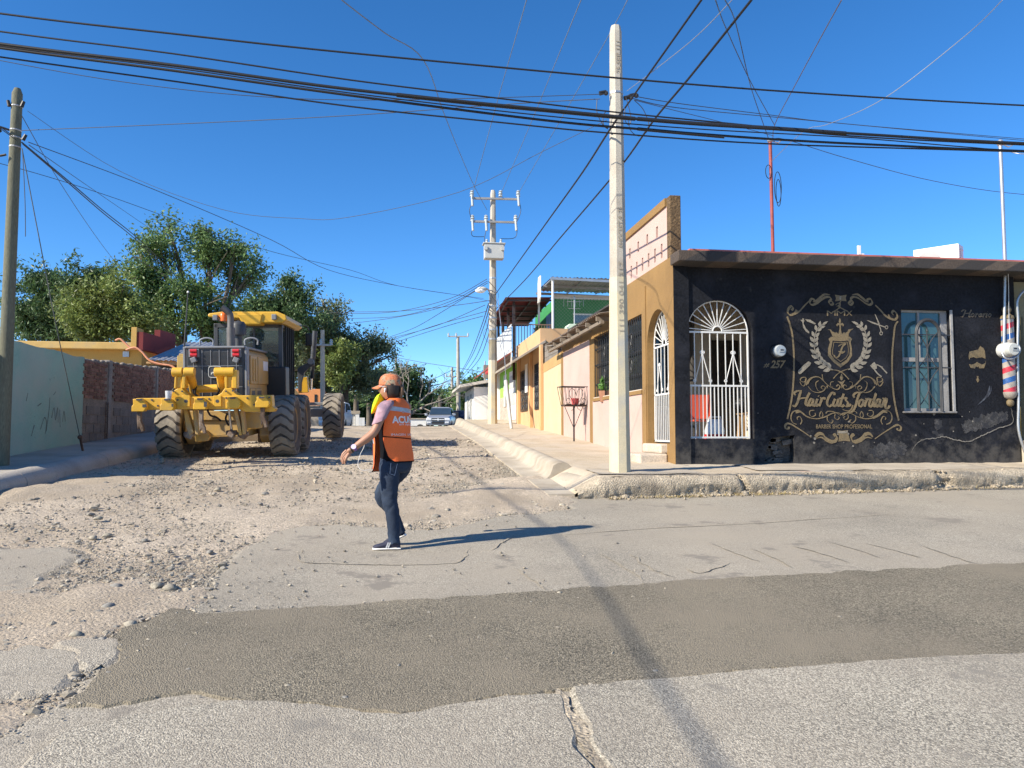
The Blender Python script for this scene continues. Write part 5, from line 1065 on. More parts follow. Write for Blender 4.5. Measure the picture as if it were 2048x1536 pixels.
mb = MB(); mb.prism([(3.55, 4.15), (4.44, 4.75), (4.44, 4.82), (3.55, 4.22)], (0, GY0 + .2, 0), (1, 0, 0), (0, 0, 1), (0, GY1 - GY0 + 3, 0)); mb.build('door_canopy', M('terracotta canopy', (.24, .06, .045), .75, .2, 4), t)
mb = MB(); mb.box2((WX - .2, GY0 - .25, zf - .22), (WX + 4.5, GY1, zf)); mb.build('balcony_slab', M('grey slab', (.42, .38, .33), .9, .12, 2), t, bevel=.01)
# upper rooms behind the balcony
ux = 6.1; u1 = 8.0
mb = MB(); mb.box2((ux, GY0 + .5, zf + .001), (11, GY1, onY(1150, 598, GY0 + .5).z)); mb.build('upper_wall', m_grn, t)
dwx = onY(1160, 640, GY0 + .49).x; mb = MB(); mb.box2((dwx - .25, GY0 + .44, onY(1150, 646, GY0 + .45).z), (dwx + .55, GY0 + .499, onY(1150, 629, GY0 + .45).z)); w = mb.build('upper_window', glass('upper glass', (.10, .16, .24), .1), t)
wz_ = onY(1150, 630, GY0 + .45).z; mb = MB(); mb.box2((dwx - .3, GY0 + .42, wz_), (dwx + .6, GY0 + .439, wz_ + .06)); mb.build('window_frame', m_white, w)
mb = MB(); mb.box2((ux - .06, GY0 + .36, onY(1150, 599, GY0 + .5).z), (11.1, GY0 + .6, onY(1150, 591, GY0 + .5).z)); mb.build('white_fascia', m_white, t)
bl0 = onY(1046, 650, GY0 + 2); mb = MB(); mb.box2((ux - .04, GY0 + 1.2, zf + .02), (ux - .003, GY0 + 2.2, zf + 2.0)); mb.build('blue_door', M('blue grey door', (.22, .34, .52), .4, .1), t)
# balcony railings, posts, roof
bz0, bz1 = zf, onX(1037, 646, WX).z
for y in np.linspace(GY0, GY1 - .2, 4):
    mb = MB(); mb.box2((WX - .15, y - .05, zf - .9 if y == GY0 else zf), (WX - .05, y + .05, onX(1035, 595, WX - .1).z)); mb.build('balcony_post', m_brnm, t)
xr = onY(1104, 700, GY0).x
mb = MB(); mb.bar((WX - .1, GY0 - .2, bz1), (xr, GY0 - .2, bz1), .04); mb.bar((WX - .1, GY0 - .2, bz0 + .12), (xr, GY0 - .2, bz0 + .12), .03); rl = mb.build('railing', M('brown railing', (.20, .12, .08), .5, .2), t)
for x in np.linspace(WX - .05, xr, 14): mb = MB(); mb.bar((x, GY0 - .2, bz0), (x, GY0 - .2, bz1), .025); mb.build('baluster', MATS['brown railing'], rl)
m_sheet = M('white tarpaulin panel', (.62, .64, .64), .6, .08, 1.2, .05, 30, .15, 12)
for (ya, yb2) in ((GY0 + .1, GY0 + 2.2), (GY0 + 2.3, GY1 - .3)): mb = MB(); mb.box2((WX - .19, ya, bz0 - .35), (WX - .17, yb2, bz1 + .05)); mb.build('balcony_panel', m_sheet, t)
rz = onX(1024, 588, 4.1).z; xe = onY(1102, 585, GY0 - .3).x
for k, (ya, yb2) in enumerate(zip(np.linspace(GY0 - .5, GY1 + .3, 5)[:-1], np.linspace(GY0 - .5, GY1 + .3, 5)[1:])):
    mb = MB(); corr(mb, (3.95, ya, rz - .06 * k), (0, yb2 - ya + .05, -.06), (xe - 3.95, 0, .05), 0, .015, .2); mb.build('roof_sheet', m_mrn, t, smooth=80, nrm=False)
for y in np.linspace(GY0 - .4, GY1, 6): mb = MB(); mb.bar((4.0, y, rz - .12 - .04 * (y - GY0)), (xe, y, rz - .08 - .04 * (y - GY0)), .05, .07); mb.build('rafter', m_brnm, t)
for x in (4.1, 5.0, 5.7): mb = MB(); mb.bar((x, GY0 - .45, rz - .06), (x, GY1, rz - .28), .05, .06); mb.build('purlin', m_brnm, t)
xg = onY(1106, 700, 27.5).x
# metal canopy and wire fence on the roof of the orange house
cz = onY(1106, 553, 27.5).z; c2 = T('metal_canopy', 'flat grey metal canopy on white posts over the roof terrace', 'canopy', (xg, 27.5, 4.9))
for k, x in enumerate(np.linspace(xg - .05, xg + 3.6, 5)[:-1]): mb = MB(); corr(mb, (x, 27.4, cz - .03), (.96, 0, -.02), (0, 3.2, .06), 0, .02, .16); mb.build('metal_sheet', m_corr, c2, smooth=80, nrm=False)
for y in (27.42, 28.9, 30.5): mb = MB(); mb.bar((xg - .1, y, cz - .09), (xg + 3.7, y, cz - .17), .07, .09); mb.build('beam', m_steel, c2)
for x in np.linspace(xg, xg + 3.6, 4): mb = MB(); mb.bar((x, 27.4, cz - .06), (x, 30.6, cz - .02), .05, .06); mb.build('rafter', m_steel, c2)
for x, y in ((xg, 27.5), (xg + 3.6, 27.5), (xg, 30.4), (xg + 3.6, 30.4)): mb = MB(); mb.tube([(x, y, 4.85), (x, y, cz - .1)], .045, 8); mb.build('post', m_white, c2)
mb = MB(); 
for k in range(5): mb.box2((xg - .45 + .08 * k, 27.6 + .5 * k, cz - .75 + .03 * k), (xg - .42 + .08 * k, 28.05 + .5 * k, cz + .05))
mb.build('side_sheet', m_white, c2)
fn = T('wire_fence', 'chain link fence on the roof terrace in front of the green wall', 'fence', (xg, 27.5, 4.9))
m_wire = M('fence wire', (.20, .27, .22), .5, .1, 3, bump=0, metal=.4)
fz0, fz1 = onY(1106, 675, 27.5).z, onY(1150, 597, 27.5).z; mb = MB(); fw_ = 3.6; st_ = .13; h_ = fz1 - fz0
for i in range(int((fw_ + h_) / st_)):
    for s in (0, 1):
        a = i * st_ - h_; x0, z0 = a, 0.; x1, z1 = a + h_, h_
        if x0 < 0: z0 -= x0; x0 = 0
        if x1 > fw_: z1 -= x1 - fw_; x1 = fw_
        if x1 <= x0: continue
        if s: x0, x1 = fw_ - x0, fw_ - x1
        mb.bar((xg + x0, 27.5 - .004 * s, fz0 + z0), (xg + x1, 27.5 - .004 * s, fz0 + z1), .006)
tag(mb.build('wire_mesh', m_wire, fn), kind='stuff')
for z in (fz0, fz1): mb = MB(); mb.tube([(xg, 27.5, z), (xg + fw_, 27.5, z)], .014, 6); mb.build('rail', m_steel, fn)
for x in (xg + 3.55,): mb = MB(); mb.tube([(x, 27.53, 4.9), (x, 27.53, fz1)], .025, 6); mb.build('fence_post', m_steel, fn)
rb = T('roof_terrace_wall', 'low brick and block wall along the roof terrace edge', 'wall', (WX, 26, 4.9))
mb = MB(); mb.box2((WX + .01, OY + .1, 4.5), (WX + 5, OE - .1, 4.88)); mb.build('terrace_slab', m_conc, rb)
xo = onY(1117, 675, 27.2).x; 
for k in range(7): mb = MB(); mb.box2((xo - .75 + k * .42, 27.1, fz0 - .35), (xo - .35 + k * .42, 27.25, fz0 - .02)); mb.build('brick' if k == 2 else 'concrete_block', M('orange red brick', (.5, .12, .05), .85, .1) if k == 2 else m_block, rb)
ct = T('air_cooler', 'pale green evaporative cooler standing on the roof behind the corrugated awning', 'cooler', (onY(1142, 675, 25.2).x, 25.2, 4.4))
q0 = onY(1124, 672, 25.2); q1 = onY(1162, 648, 25.2); mb = MB(); mb.prism([(0, -.5), (q1.x - q0.x, -.5), (q1.x - q0.x, q1.z - q0.z), (.25, q1.z - q0.z), (0, .05)], (q0.x, 25.2, q0.z), (1, 0, 0), (0, 0, 1), (0, .6, 0)); mb.build('body', M('pale green enamel', (.55, .66, .50), .5, .06), ct, bevel=.02)
an = T('tv_antenna', 'thin television antenna on a pole behind the chain link fence', 'antenna', (onY(1149, 700, 28).x, 28, 4.9))
ax = onY(1149, 700, 28).x; mb = MB(); mb.tube([(ax, 28, 4.9), (ax, 28, onY(1149, 592, 28).z)], .025, 6); mb.build('pole', m_steel, an)
for k, py in enumerate((596, 604, 618)): z = onY(1149, py, 28).z; mb = MB(); mb.tube([(ax - .35 + .05 * k, 27.9, z), (ax + .35 - .05 * k, 28.1, z + .03)], .012, 5); mb.build('antenna_rod', m_steel, an)
mb = MB(); z = onY(1149, 600, 28).z
for k in range(6): mb.bar((ax - .4 + .15 * k, 28, z - .25), (ax - .4 + .15 * k, 28, z + .1), .012)
mb.build('antenna_grid', m_steel, an)
# plants on balcony
def leafy(name, label, c, r, n, mat, cat='plant', h=1.4):
    v = []; f = []; rg = np.random.default_rng(int(abs(c[0] * 97 + c[1] * 13)))
    for i in range(n):
        d = rg.normal(0, 1, 3); d /= np.linalg.norm(d); p = Vector(c) + Vector(d) * r * rg.uniform(.3, 1) ** .5; p.z = c[2] + (p.z - c[2]) * h
        a = Vector(rg.normal(0, 1, 3)).normalized() * .09; b = Vector(rg.normal(0, 1, 3)).normalized() * .035; k = len(v); v += [p - a, p + b, p + a, p - b]; f.append((k, k + 1, k + 2, k + 3))
    mb = MB(); mb.add(v, f); t = T(name, label, cat, (c[0], c[1], c[2] - r * h - .2)); mb.build('leaves', mat, t, nrm=False)
    mb = MB(); mb.tube([(c[0], c[1], c[2] - r * h - .1), (c[0], c[1], c[2])], .02, 5); mb.build('stem', m_wood, t); mb = MB(); mb.lathe([(0, 0), (.12, 0), (.16, .25), (0, .25)], (c[0], c[1], c[2] - r * h - .2), n=10); mb.build('pot', M('clay pot ' + name, (.3, .14, .08), .8), t)
m_lf = M('bright leaf', (.12, .26, .05), .6, .3, 3, isl=.35, bump=0, trans=.35)
p = onY(1079, 668, GY0 + .1); leafy('potted_plant', 'bright green potted plant behind the balcony railing', (p.x, GY0 + .1, p.z), .3, 170, m_lf)
p = onY(1092, 676, GY0 + .1); leafy('potted_plant', 'smaller potted plant at the balcony corner by the terrace post', (p.x, GY0 + .1, p.z), .2, 90, m_lf)
p = onX(1205, 770, WX); leafy('potted_plant', 'leafy plant behind the barred window next to the concrete pole', (WX + .065, p.y, p.z), .13, 120, m_lf)
# houses further along -------------------------------------------------------
fh = T('white_house', 'small white house with projecting roof beyond the far lamp pole', 'house', (3.9, 41, 2.1))
xw = lambda px, d=42: at(px, 850, d).x
a = at(956, 850, 45); b = at(975, 850, 41)
mb = MB(); mb.box2((3.78, 41, 1.8), (8, 47, 1.49 + (865 - 778) / 1540 * 43)); mb.build('wall', m_white, fh)
mb = MB(); mb.prism([(3.0, 3.88), (8, 4.75), (8, 4.95), (3.0, 4.02)], (0, 40.7, 0), (1, 0, 0), (0, 0, 1), (0, 6.5, 0)); mb.build('roof_slab', M('pale slab', (.5, .47, .42), .85), fh)
mb = MB(); mb.box2((4.3, 40.9, 4.4), (8, 41.3, 5.1)); mb.build('block_parapet', m_block, fh)
for y in (42.2, 44.3): mb = MB(); mb.box2((3.74, y, 2.0), (3.775, y + .9, 3.6)); mb.build('door' if y < 43 else 'window', M('grey door', (.4, .4, .38), .7) if 'grey door' not in MATS else MATS['grey door'], fh)
fh = T('cream_house', 'cream house front with red cornice behind the lamp pole', 'house', (WX, 35.4, 2.0))
mb = MB(); mb.box2((WX + .05, 35.3, 1.8), (WX + 4, 40.5, 4.55)); mb.build('wall', M('pale cream paint', (.74, .63, .48), .85, .06), fh)
for y in (35.5, 37.4, 39.2): mb = MB(); mb.box2((WX - .06, y, 1.8), (WX + .045, y + .3, 4.5)); mb.build('pillar', m_white, fh)
mb = MB(); mb.box2((WX - .12, 35.25, 4.551), (WX + .3, 40.5, 4.85)); mb.build('red_cornice', M('red cornice', (.5, .04, .035), .6), fh, bevel=.03)
# green pump and tank
tk = at(938, 850, 50); t = T('green_pump', 'bright green pipe stand with elbow by the far pavement', 'pump', (tk.x, tk.y, 2.0)); m_tg = M('sea green enamel', (.02, .36, .24), .45, .1)
s_ = 50 / 1540; mb = MB(); B = lambda px, py: at(px, py, 50)
mb.tube(crom([B(944, 852), B(942, 825), B(941, 808), B(943, 803), B(950, 802), B(957, 803)], 5), .22, 10); mb.build('pipe', m_tg, t, smooth=60)
mb = MB(); mb.lathe([(.3, 0), (.36, .1), (.36, .5), (.2, .6)], B(941, 818), (0, 0, 1), 12); mb.build('flange', m_tg, t, smooth=60); mb = MB(); mb.box(B(943, 840) + V(.1, 0, 0), (.6, .4, 1.0)); mb.build('cabinet', m_tg, t, bevel=.05)
p = at(951, 830, 46); t = T('timber_post', 'weathered timber post beside the green pump', 'post', (p.x, p.y, 1.9)); mb = MB(); mb.tube([at(951, 850, 46), at(950, 808, 46)], .12, 8); mb.build('post', m_board, t)
# ================================================================ concrete poles, lamp, transformer, cables
m_pc = M('pole concrete', (.43, .39, .325), .9, .12, 2.2, .12, 60, .35, 55, dirt=(.33, .28, .22), ds=1.6, dt=.62, dirt2=(.22, .19, .15, .74))
m_pcp = M('cream pole paint', (.56, .48, .32), .85, .08, 2.5, .06, 60, .3, 40, dirt=(.40, .40, .38), ds=1.3, dt=.58, dsoft=.1, dirt2=(.10, .10, .10, .76))
def octa(c, r, rot=math.pi / 8): return [Vector((c[0] + r * math.cos(rot + k * math.pi / 4), c[1] + r * math.sin(rot + k * math.pi / 4), c[2])) for k in range(8)]
def cpole(name, label, b, h, r0, r1, paint, lean=(0, 0)):
    t = T(name, label, 'utility pole', b); L = Vector((lean[0], lean[1], h)); Rr = lambda k: r0 + (r1 - r0) * k; b = Vector(b)
    mb = MB(); mb.loft([octa(b + L * k, Rr(k)) for k in (-.01, .25, .5, .75, .985)] + [octa(b + L, Rr(1) * .8)]); mb.build('shaft', m_pc, t)
    if paint: mb = MB(); mb.loft([octa(b + L * k, Rr(k) + .004) for k in (-.01, .2, .4, paint)], cap=False); mb.build('painted_base', m_pcp, t)
    return t, (lambda k: b + L * k), Rr
pb = onZ(1240, 946, .90); ptop = onY(1231, 53, pb.y)
t, PK, PR = cpole('concrete_pole', 'tall octagonal concrete pole with cream painted base on the pavement corner', (pb.x, pb.y, .87), ptop.z - .87, .152, .090, .43, (ptop.x - pb.x + .0, 0))
def emboss(txt, py0, py1, label):
    v, f = text2(txt, 0, .01); mb = MB(); k0 = (onY(1235, py1, pb.y).z - .87) / (ptop.z - .87); k1 = (onY(1235, py0, pb.y).z - .87) / (ptop.z - .87)
    pts = []
    for p in v:
        k = k0 + (k1 - k0) * p[0]; c = PK(k); yy = -PR(k) * math.cos(math.pi / 8) - .008; pts.append(Vector((c.x - (p[1] - .5) * .07 + .012, c.y + yy, c.z)))
    mb.add(pts, f); mb.add([p + Vector((0, .007, 0)) for p in pts], f); o = mb.build('cast_lettering', M('pole letters ' + txt[:4], (.33, .285, .22), .9, .1), t, nrm=False)
emboss('25 SEP 111', 88, 152, ''); emboss('AHOCRET-9  35', 418, 500, ''); emboss('111 390 041 317', 525, 665, '')
mb = MB(); k = (onY(1231, 188, pb.y).z - .87) / (ptop.z - .87)
mb.loft([octa(PK(k + d), PR(k) + .008) for d in (-.002, .002)]); mb.build('pole_band', m_steel, t); mb = MB(); k2 = k - .02; mb.loft([octa(PK(k2 - .06 + d), PR(k2) + .008) for d in (-.002, .002)]); mb.build('pole_band', m_steel, t)
for (dx, dz) in ((.16, -.07), (.25, -.03), (-.22, -.02)):
    c = PK(k) + V(dx, -.05, dz); mb = MB(); mb.cyl(c + V(-.05, 0, -.01), c + V(.05, 0, .02), .035, .03, 8); mb.sphere(c + V(.05, 0, 0), .035, 8, 6); mb.build('dead_end_clamp', m_black, t)
for pts in ([(1252, 195), (1262, 235), (1258, 250), (1250, 240), (1250, 215)], [(1268, 200), (1287, 220), (1298, 255), (1280, 272), (1262, 262), (1256, 240)], [(1194, 200), (1194, 225), (1206, 250), (1216, 258)], [(1213, 222), (1206, 232), (1208, 252), (1216, 256)]):
    mb = MB(); mb.tube(crom([onY(a, b_, pb.y - .1) for a, b_ in pts], 6), .006, 4); mb.build('loose_wire', m_black, t)
# lamp pole ---------------------------------------------------------------------
lb = Vector((3.42, 29.3, SW(3.4, 29.3) - .03)); ly = lb.y; LQ = lambda px, py: onY(px, py, ly)
tz_ = LQ(986, 381).z
t, LK, LR = cpole('concrete_pole', 'distant concrete pole with two crossarms, transformer and street lamp', lb, tz_ - lb.z, .19, .105, .27)
def insul(c, r, h, par, up=1): mb = MB(); mb.lathe([(r * .4, -.02), (r, 0), (r * .6, h * .3), (r, h * .4), (r * .6, h * .7), (r * .9, h * .8), (r * .4, h), (0, h)], c, (0, 0, up), 10); mb.build('insulator', MATS['porcelain'] if 'porcelain' in MATS else M('porcelain', (.42, .46, .47), .3, .1, bump=0), par, smooth=50)
m_arm = M('crossarm steel', (.34, .33, .31), .6, .15, 3, metal=.3, bump=.05)
for py, xs_, ins in ((399, (944, 1036), ((943, 398), (1000, 398), (1035, 398))), (445, (944, 1032), ((944, 447), (971, 447), (1030, 447)))):
    a, b = LQ(xs_[0], py), LQ(xs_[1], py + 2); a.y -= .16; b.y -= .16
    mb = MB(); mb.bar(a, b, .075, .075); ar_ = mb.build('crossarm', m_arm, t)
    for (px, p2) in ins:
        c = LQ(px, p2); c.y -= .16; insul(c + V(0, 0, .05), .09, .24, ar_)
        if px != 1000: mb = MB(); mb.tube([c + V(0, -.06, .05), c + V(.02, -.1, -.35)], .05, 7); mb.build('fuse_cutout', MATS['porcelain'], ar_)
for pts in ([(944, 408), (938, 425), (945, 450)], [(1037, 405), (1040, 425), (1033, 445)], [(942, 465), (945, 475), (967, 476)], [(1033, 460), (1028, 478), (1000, 480)], [(972, 460), (968, 480), (972, 494)]):
    mb = MB(); mb.tube(crom([LQ(a, b_) + V(0, -.2, 0) for a, b_ in pts], 6), .012, 4); mb.build('jumper_wire', m_black, t)
for kk in (.36, .40, .45, .5, .62, .75): mb = MB(); mb.loft([octa(LK(kk + d), LR(kk) + .012) for d in (-.003, .003)]); mb.build('pole_band', m_steel, t)
for i_ in range(5):
    kk = .34 + .05 * i_; mb = MB(); r_0 = .3; mb.tube(crom([LK(kk) + V(-.15, -.15, 0), LK(kk + .03) + V(-.38 + .1 * i_, -.2, .05), LK(kk + .05) + V(-.2, -.25, .1), LK(kk + .02) + V(.2, -.2, -.1), LK(kk) + V(.35 - .08 * i_, -.2, -.4)], 6), .006, 4); mb.build('loose_wire', m_black, t)
m_tr = M('transformer grey', (.47, .47, .44), .5, .06, 3, bump=.03)
a, b = LQ(966, 523), LQ(1004, 496); c = (a + b) / 2
tt = T('transformer', 'grey box transformer hanging on the distant concrete pole', 'transformer', c)
mb = MB(); mb.box((c.x, ly - .42, c.z), (b.x - a.x, .4, b.z - a.z)); mb.box((c.x, ly - .42, b.z + .03), (b.x - a.x + .12, .46, .05)); tb = mb.build('tank', m_tr, tt, bevel=.02)
for px in (971, 999): c2_ = LQ(px, 495); c2_.y = ly - .42; insul(c2_, .06, .22, tt)
for px in (968, 1001): mb = MB(); mb.box((LQ(px, 505).x, ly - .66, c.z + .1), (.12, .06, .14)); mb.build('lug', m_tr, tt)
st = T('street_lamp', 'street lamp with white glass bowl on a short curved arm of the distant pole', 'street lamp', LQ(975, 583))
mb = MB(); mb.tube(crom([LQ(982, 606) + V(0, -.12, 0), LQ(979, 590) + V(0, -.2, 0), LQ(974, 581) + V(0, -.25, 0), LQ(966, 580) + V(0, -.3, 0)], 6), .03, 7); mb.build('arm', m_steel, st)
c = LQ(960, 584) + V(0, -.3, 0); mb = MB(); mb.sphere(c + V(.05, 0, .06), (.2, .12, .09), 12, 8); mb.build('housing', m_tr, st, smooth=60); mb = MB(); mb.sphere(c + V(-.02, 0, -.01), (.2, .13, .09), 12, 8); mb.build('lamp_bowl', M('lamp glass', (.9, .9, .88), .25, .02, bump=0), st, smooth=60)
gs = T('guy_post', 'leaning grey steel guy post on the pavement in front of the green house', 'post', onZ(1023, 855, 1.95))
g0 = onX(1023, 858, 3.55); g1 = onX(1012, 762, 3.5); mb = MB(); mb.tube([g0, g1], [.05, .075], 8); mb.build('sleeve', m_tr, gs, smooth=50); mb = MB(); mb.tube([g0 + V(0, 0, -.25), g0], .03, 6); mb.build('anchor_rod', m_rust, gs); mb = MB(); mb.tube([g1, onX(1009, 710, 3.46), onX(996, 600, 3.44)], .014, 5); mb.build('stay_wire', m_steel, gs)
# far poles --------------------------------------------------------------------
def farpole(label, px, pyt, pyb, d, arms, r=.16):
    b = at(px, pyb, d); tp_ = at(px - 1, pyt, d); t = T('concrete_pole', label, 'utility pole', b); mb = MB(); mb.tube([b + V(0, 0, -.6), tp_], [r, r * .65], 8); mb.build('shaft', m_pc, t, smooth=40)
    for (x0, x1, py) in arms:
        a_, b_ = at(x0, py, d - .1), at(x1, py, d - .1); mb = MB(); mb.bar(a_, b_, .1, .1); ar_ = mb.build('crossarm', m_arm, t)
        for x in (x0, (x0 + x1) / 2 - 4, x1): insul(at(x, py, d - .1), .1, .3, ar_)
    return t
farpole('slim far concrete pole with one wide crossarm near the top', 917, 672, 860, 66, [(897, 936, 673)], .2)
farpole('shorter far concrete pole with low crossarm beside the taller one', 905, 735, 858, 78, [(892, 915, 753)], .19)
farpole('thin far pole standing behind the leafless tree', 793, 713, 850, 80, [], .16)
farpole('wooden looking pole among the trees beyond the grader', 646, 660, 860, 40, [(630, 662, 690)], .15)
farpole('thin grey service pole on the small white house', 971, 722, 800, 42, [], .05)
# cables -----------------------------------------------------------------------
GC = 'overhead cables crossing the picture'
def cable(label, pts, r, mat=None, n=6, group=None, name='overhead_cable'):
    mb = MB(); mb.tube(crom(pts, n) if len(pts) > 2 else pts, r, 5); o = mb.build(name, mat or m_black, None, smooth=80); tag(o, label, 'cable', group); return o
Y8 = lambda pts, y=8.0: [onY(px, py, y) for px, py in pts]
X8 = lambda pts: Y8(pts)
ext = lambda pts: [(pts[0][0] - 500, pts[0][1] - 75)] + pts + [(pts[-1][0] + 500, pts[-1][1] + 18)]
cable('uppermost black cable crossing over the whole street', Y8(ext([(0, 27), (350, 68), (700, 106), (1245, 157), (1600, 185), (2048, 211)])), .0105, group=GC)
cable('second black cable crossing the street below the uppermost one', Y8(ext([(0, 63), (350, 108), (700, 160), (1000, 197), (1245, 226), (1500, 251), (1700, 272), (2048, 290)])), .009, group=GC)
cable('thick black cable of the bundle crossing in front of the concrete pole', Y8(ext([(0, 88), (350, 131), (700, 179), (1083, 219), (1380, 247), (1700, 267), (2048, 287)]), 7.96), .017, group=GC)
cable('thick cable just under the heaviest one of the crossing bundle', Y8(ext([(0, 96), (350, 142), (700, 191), (1083, 240), (1275, 258), (1550, 279), (1800, 292), (2048, 303)]), 8.02), .014, group=GC)
cable('thin cable between the two thick cables of the crossing bundle', Y8(ext([(0, 92), (350, 136), (700, 186), (1083, 231), (1380, 257), (1700, 275), (1930, 294), (2048, 301)]), 8.06), .007, group=GC)
cable('lowest black cable crossing the street under the thick bundle', Y8(ext([(0, 114), (350, 163), (700, 213), (1000, 245), (1217, 266), (1543, 288), (2048, 304)]), 8.04), .009, group=GC)
for lab, pts in (('black splice sleeve on the thick crossing cable before the concrete pole', [(793, 190), (940, 206), (1083, 220), (1270, 238)]), ('long black splice sleeve on the thick crossing cable over the shop', [(1275, 238), (1400, 248), (1547, 257), (1692, 267)]), ('grey black splice sleeve on the lower thick cable by the concrete pole', [(1275, 258), (1360, 266), (1448, 274)])):
    cable(lab, Y8(pts, 7.97 if 'lower' not in lab else 8.02), .024 if 'lower' not in lab else .02, M('sleeve black ' + lab[:8], (.02, .02, .022), .45, .2), name='splice_sleeve')
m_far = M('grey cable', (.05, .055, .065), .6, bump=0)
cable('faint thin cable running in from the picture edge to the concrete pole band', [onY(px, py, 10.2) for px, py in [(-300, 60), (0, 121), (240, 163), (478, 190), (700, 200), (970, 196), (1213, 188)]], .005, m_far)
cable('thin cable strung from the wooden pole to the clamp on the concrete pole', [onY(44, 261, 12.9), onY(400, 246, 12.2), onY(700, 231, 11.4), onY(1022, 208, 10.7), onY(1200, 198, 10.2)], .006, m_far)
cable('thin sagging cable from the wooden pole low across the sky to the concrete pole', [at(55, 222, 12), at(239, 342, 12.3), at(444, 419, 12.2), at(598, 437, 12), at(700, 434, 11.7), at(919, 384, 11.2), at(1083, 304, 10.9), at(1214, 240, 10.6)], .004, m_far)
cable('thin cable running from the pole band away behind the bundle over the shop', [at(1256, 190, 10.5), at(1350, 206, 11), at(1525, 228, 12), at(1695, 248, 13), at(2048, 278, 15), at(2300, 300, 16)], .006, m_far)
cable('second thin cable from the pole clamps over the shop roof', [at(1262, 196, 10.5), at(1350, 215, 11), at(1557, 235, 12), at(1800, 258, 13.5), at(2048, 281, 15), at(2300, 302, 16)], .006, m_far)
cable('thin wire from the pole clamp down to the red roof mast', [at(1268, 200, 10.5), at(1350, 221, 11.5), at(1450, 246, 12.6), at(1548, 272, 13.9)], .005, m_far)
cable('upper black power cable from the pole clamp down the dirt street to the lamp pole', [onX(1247, 219, 2.98), onX(1213, 270, 2.98), onX(1165, 345, 3.05), onX(1100, 436, 3.15), onX(1040, 520, 3.3), LQ(990, 590)], .016)
cable('black power cable from behind the viewer to the clamp on the concrete pole', [onX(1405, -3, 3.0), onX(1330, 103, 3.0), onX(1250, 216, 3.0)], .013)
cable('lower black power cable passing behind the concrete pole down the dirt street', [onX(1503, 0, 3.25), onX(1380, 154, 3.25), onX(1309, 239, 3.25), onX(1251, 321, 3.25), onX(1190, 395, 3.25), onX(1117, 480, 3.3), onX(1050, 560, 3.4), LQ(992, 618)], .014)
cable('pale thin wire from the top of the picture to the concrete pole band', [onX(1464, 0, 3.1), onX(1380, 84, 3.05), onX(1254, 182, 3.0)], .0045, m_steel)
mk = lambda l, d0=14, d1=6: [at(px, py, d0 + (d1 - d0) * i / (len(l) - 1)) for i, (px, py) in enumerate(l)]
cable('left thin wire rising from the red mast to the top of the picture', mk([(1538, 280), (1510, 200), (1496, 152), (1471, 45), (1450, 0)], 13.6, 7), .006, m_far)
cable('wire rising steeply from the red mast head crossing its neighbour', mk([(1549, 250), (1502, 165), (1453, 59), (1431, 0)], 13.6, 7), .006, m_far)
cable('wire rising from the red mast toward the upper picture edge on the far side', mk([(1546, 282), (1550, 248), (1591, 169), (1640, 78), (1683, 0)], 13.6, 7), .006, M('brown wire', (.14, .11, .12), .6))
cable('pale slack wire curving from the red mast up over the shop', mk([(1543, 323), (1591, 276), (1620, 256), (1660, 247), (1771, 195), (1930, 72), (2005, 0)], 13.5, 8), .005, m_steel)
cable('thin drooping wire from the red mast away over the shop roof', mk([(1548, 284), (1567, 278), (1695, 317), (1867, 362), (2048, 389), (2300, 400)], 13.6, 16), .006, m_far)
cable('short pale wire from the service mast head to the picture edge', mk([(2012, 300), (2030, 306), (2048, 308), (2120, 312)], 12.6, 12.4), .008, m_steel)
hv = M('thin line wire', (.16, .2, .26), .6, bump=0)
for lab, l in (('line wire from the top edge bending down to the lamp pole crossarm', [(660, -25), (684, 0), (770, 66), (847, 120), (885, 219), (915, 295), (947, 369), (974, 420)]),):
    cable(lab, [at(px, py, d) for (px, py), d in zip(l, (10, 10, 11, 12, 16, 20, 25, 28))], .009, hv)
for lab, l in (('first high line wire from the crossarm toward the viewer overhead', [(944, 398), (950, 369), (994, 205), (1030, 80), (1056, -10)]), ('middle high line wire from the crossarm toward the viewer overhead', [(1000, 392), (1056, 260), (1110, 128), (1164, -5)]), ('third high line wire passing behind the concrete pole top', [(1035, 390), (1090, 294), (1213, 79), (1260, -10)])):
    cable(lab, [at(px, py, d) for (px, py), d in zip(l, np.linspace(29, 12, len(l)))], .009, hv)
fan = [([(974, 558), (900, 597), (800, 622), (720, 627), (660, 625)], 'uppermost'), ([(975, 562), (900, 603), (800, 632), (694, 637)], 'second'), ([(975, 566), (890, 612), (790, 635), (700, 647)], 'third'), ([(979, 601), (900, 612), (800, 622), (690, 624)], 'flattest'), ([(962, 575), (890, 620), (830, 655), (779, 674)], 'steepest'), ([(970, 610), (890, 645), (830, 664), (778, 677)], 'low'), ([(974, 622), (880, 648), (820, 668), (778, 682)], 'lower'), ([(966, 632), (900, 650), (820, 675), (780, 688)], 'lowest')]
for l, w in fan: cable(f'{w} wire fanning from the lamp pole to the trees across the street', [at(px, py, d) for (px, py), d in zip(l, np.linspace(29, 42, len(l)))], .013, m_far, group='wires fanning from the lamp pole to the trees')
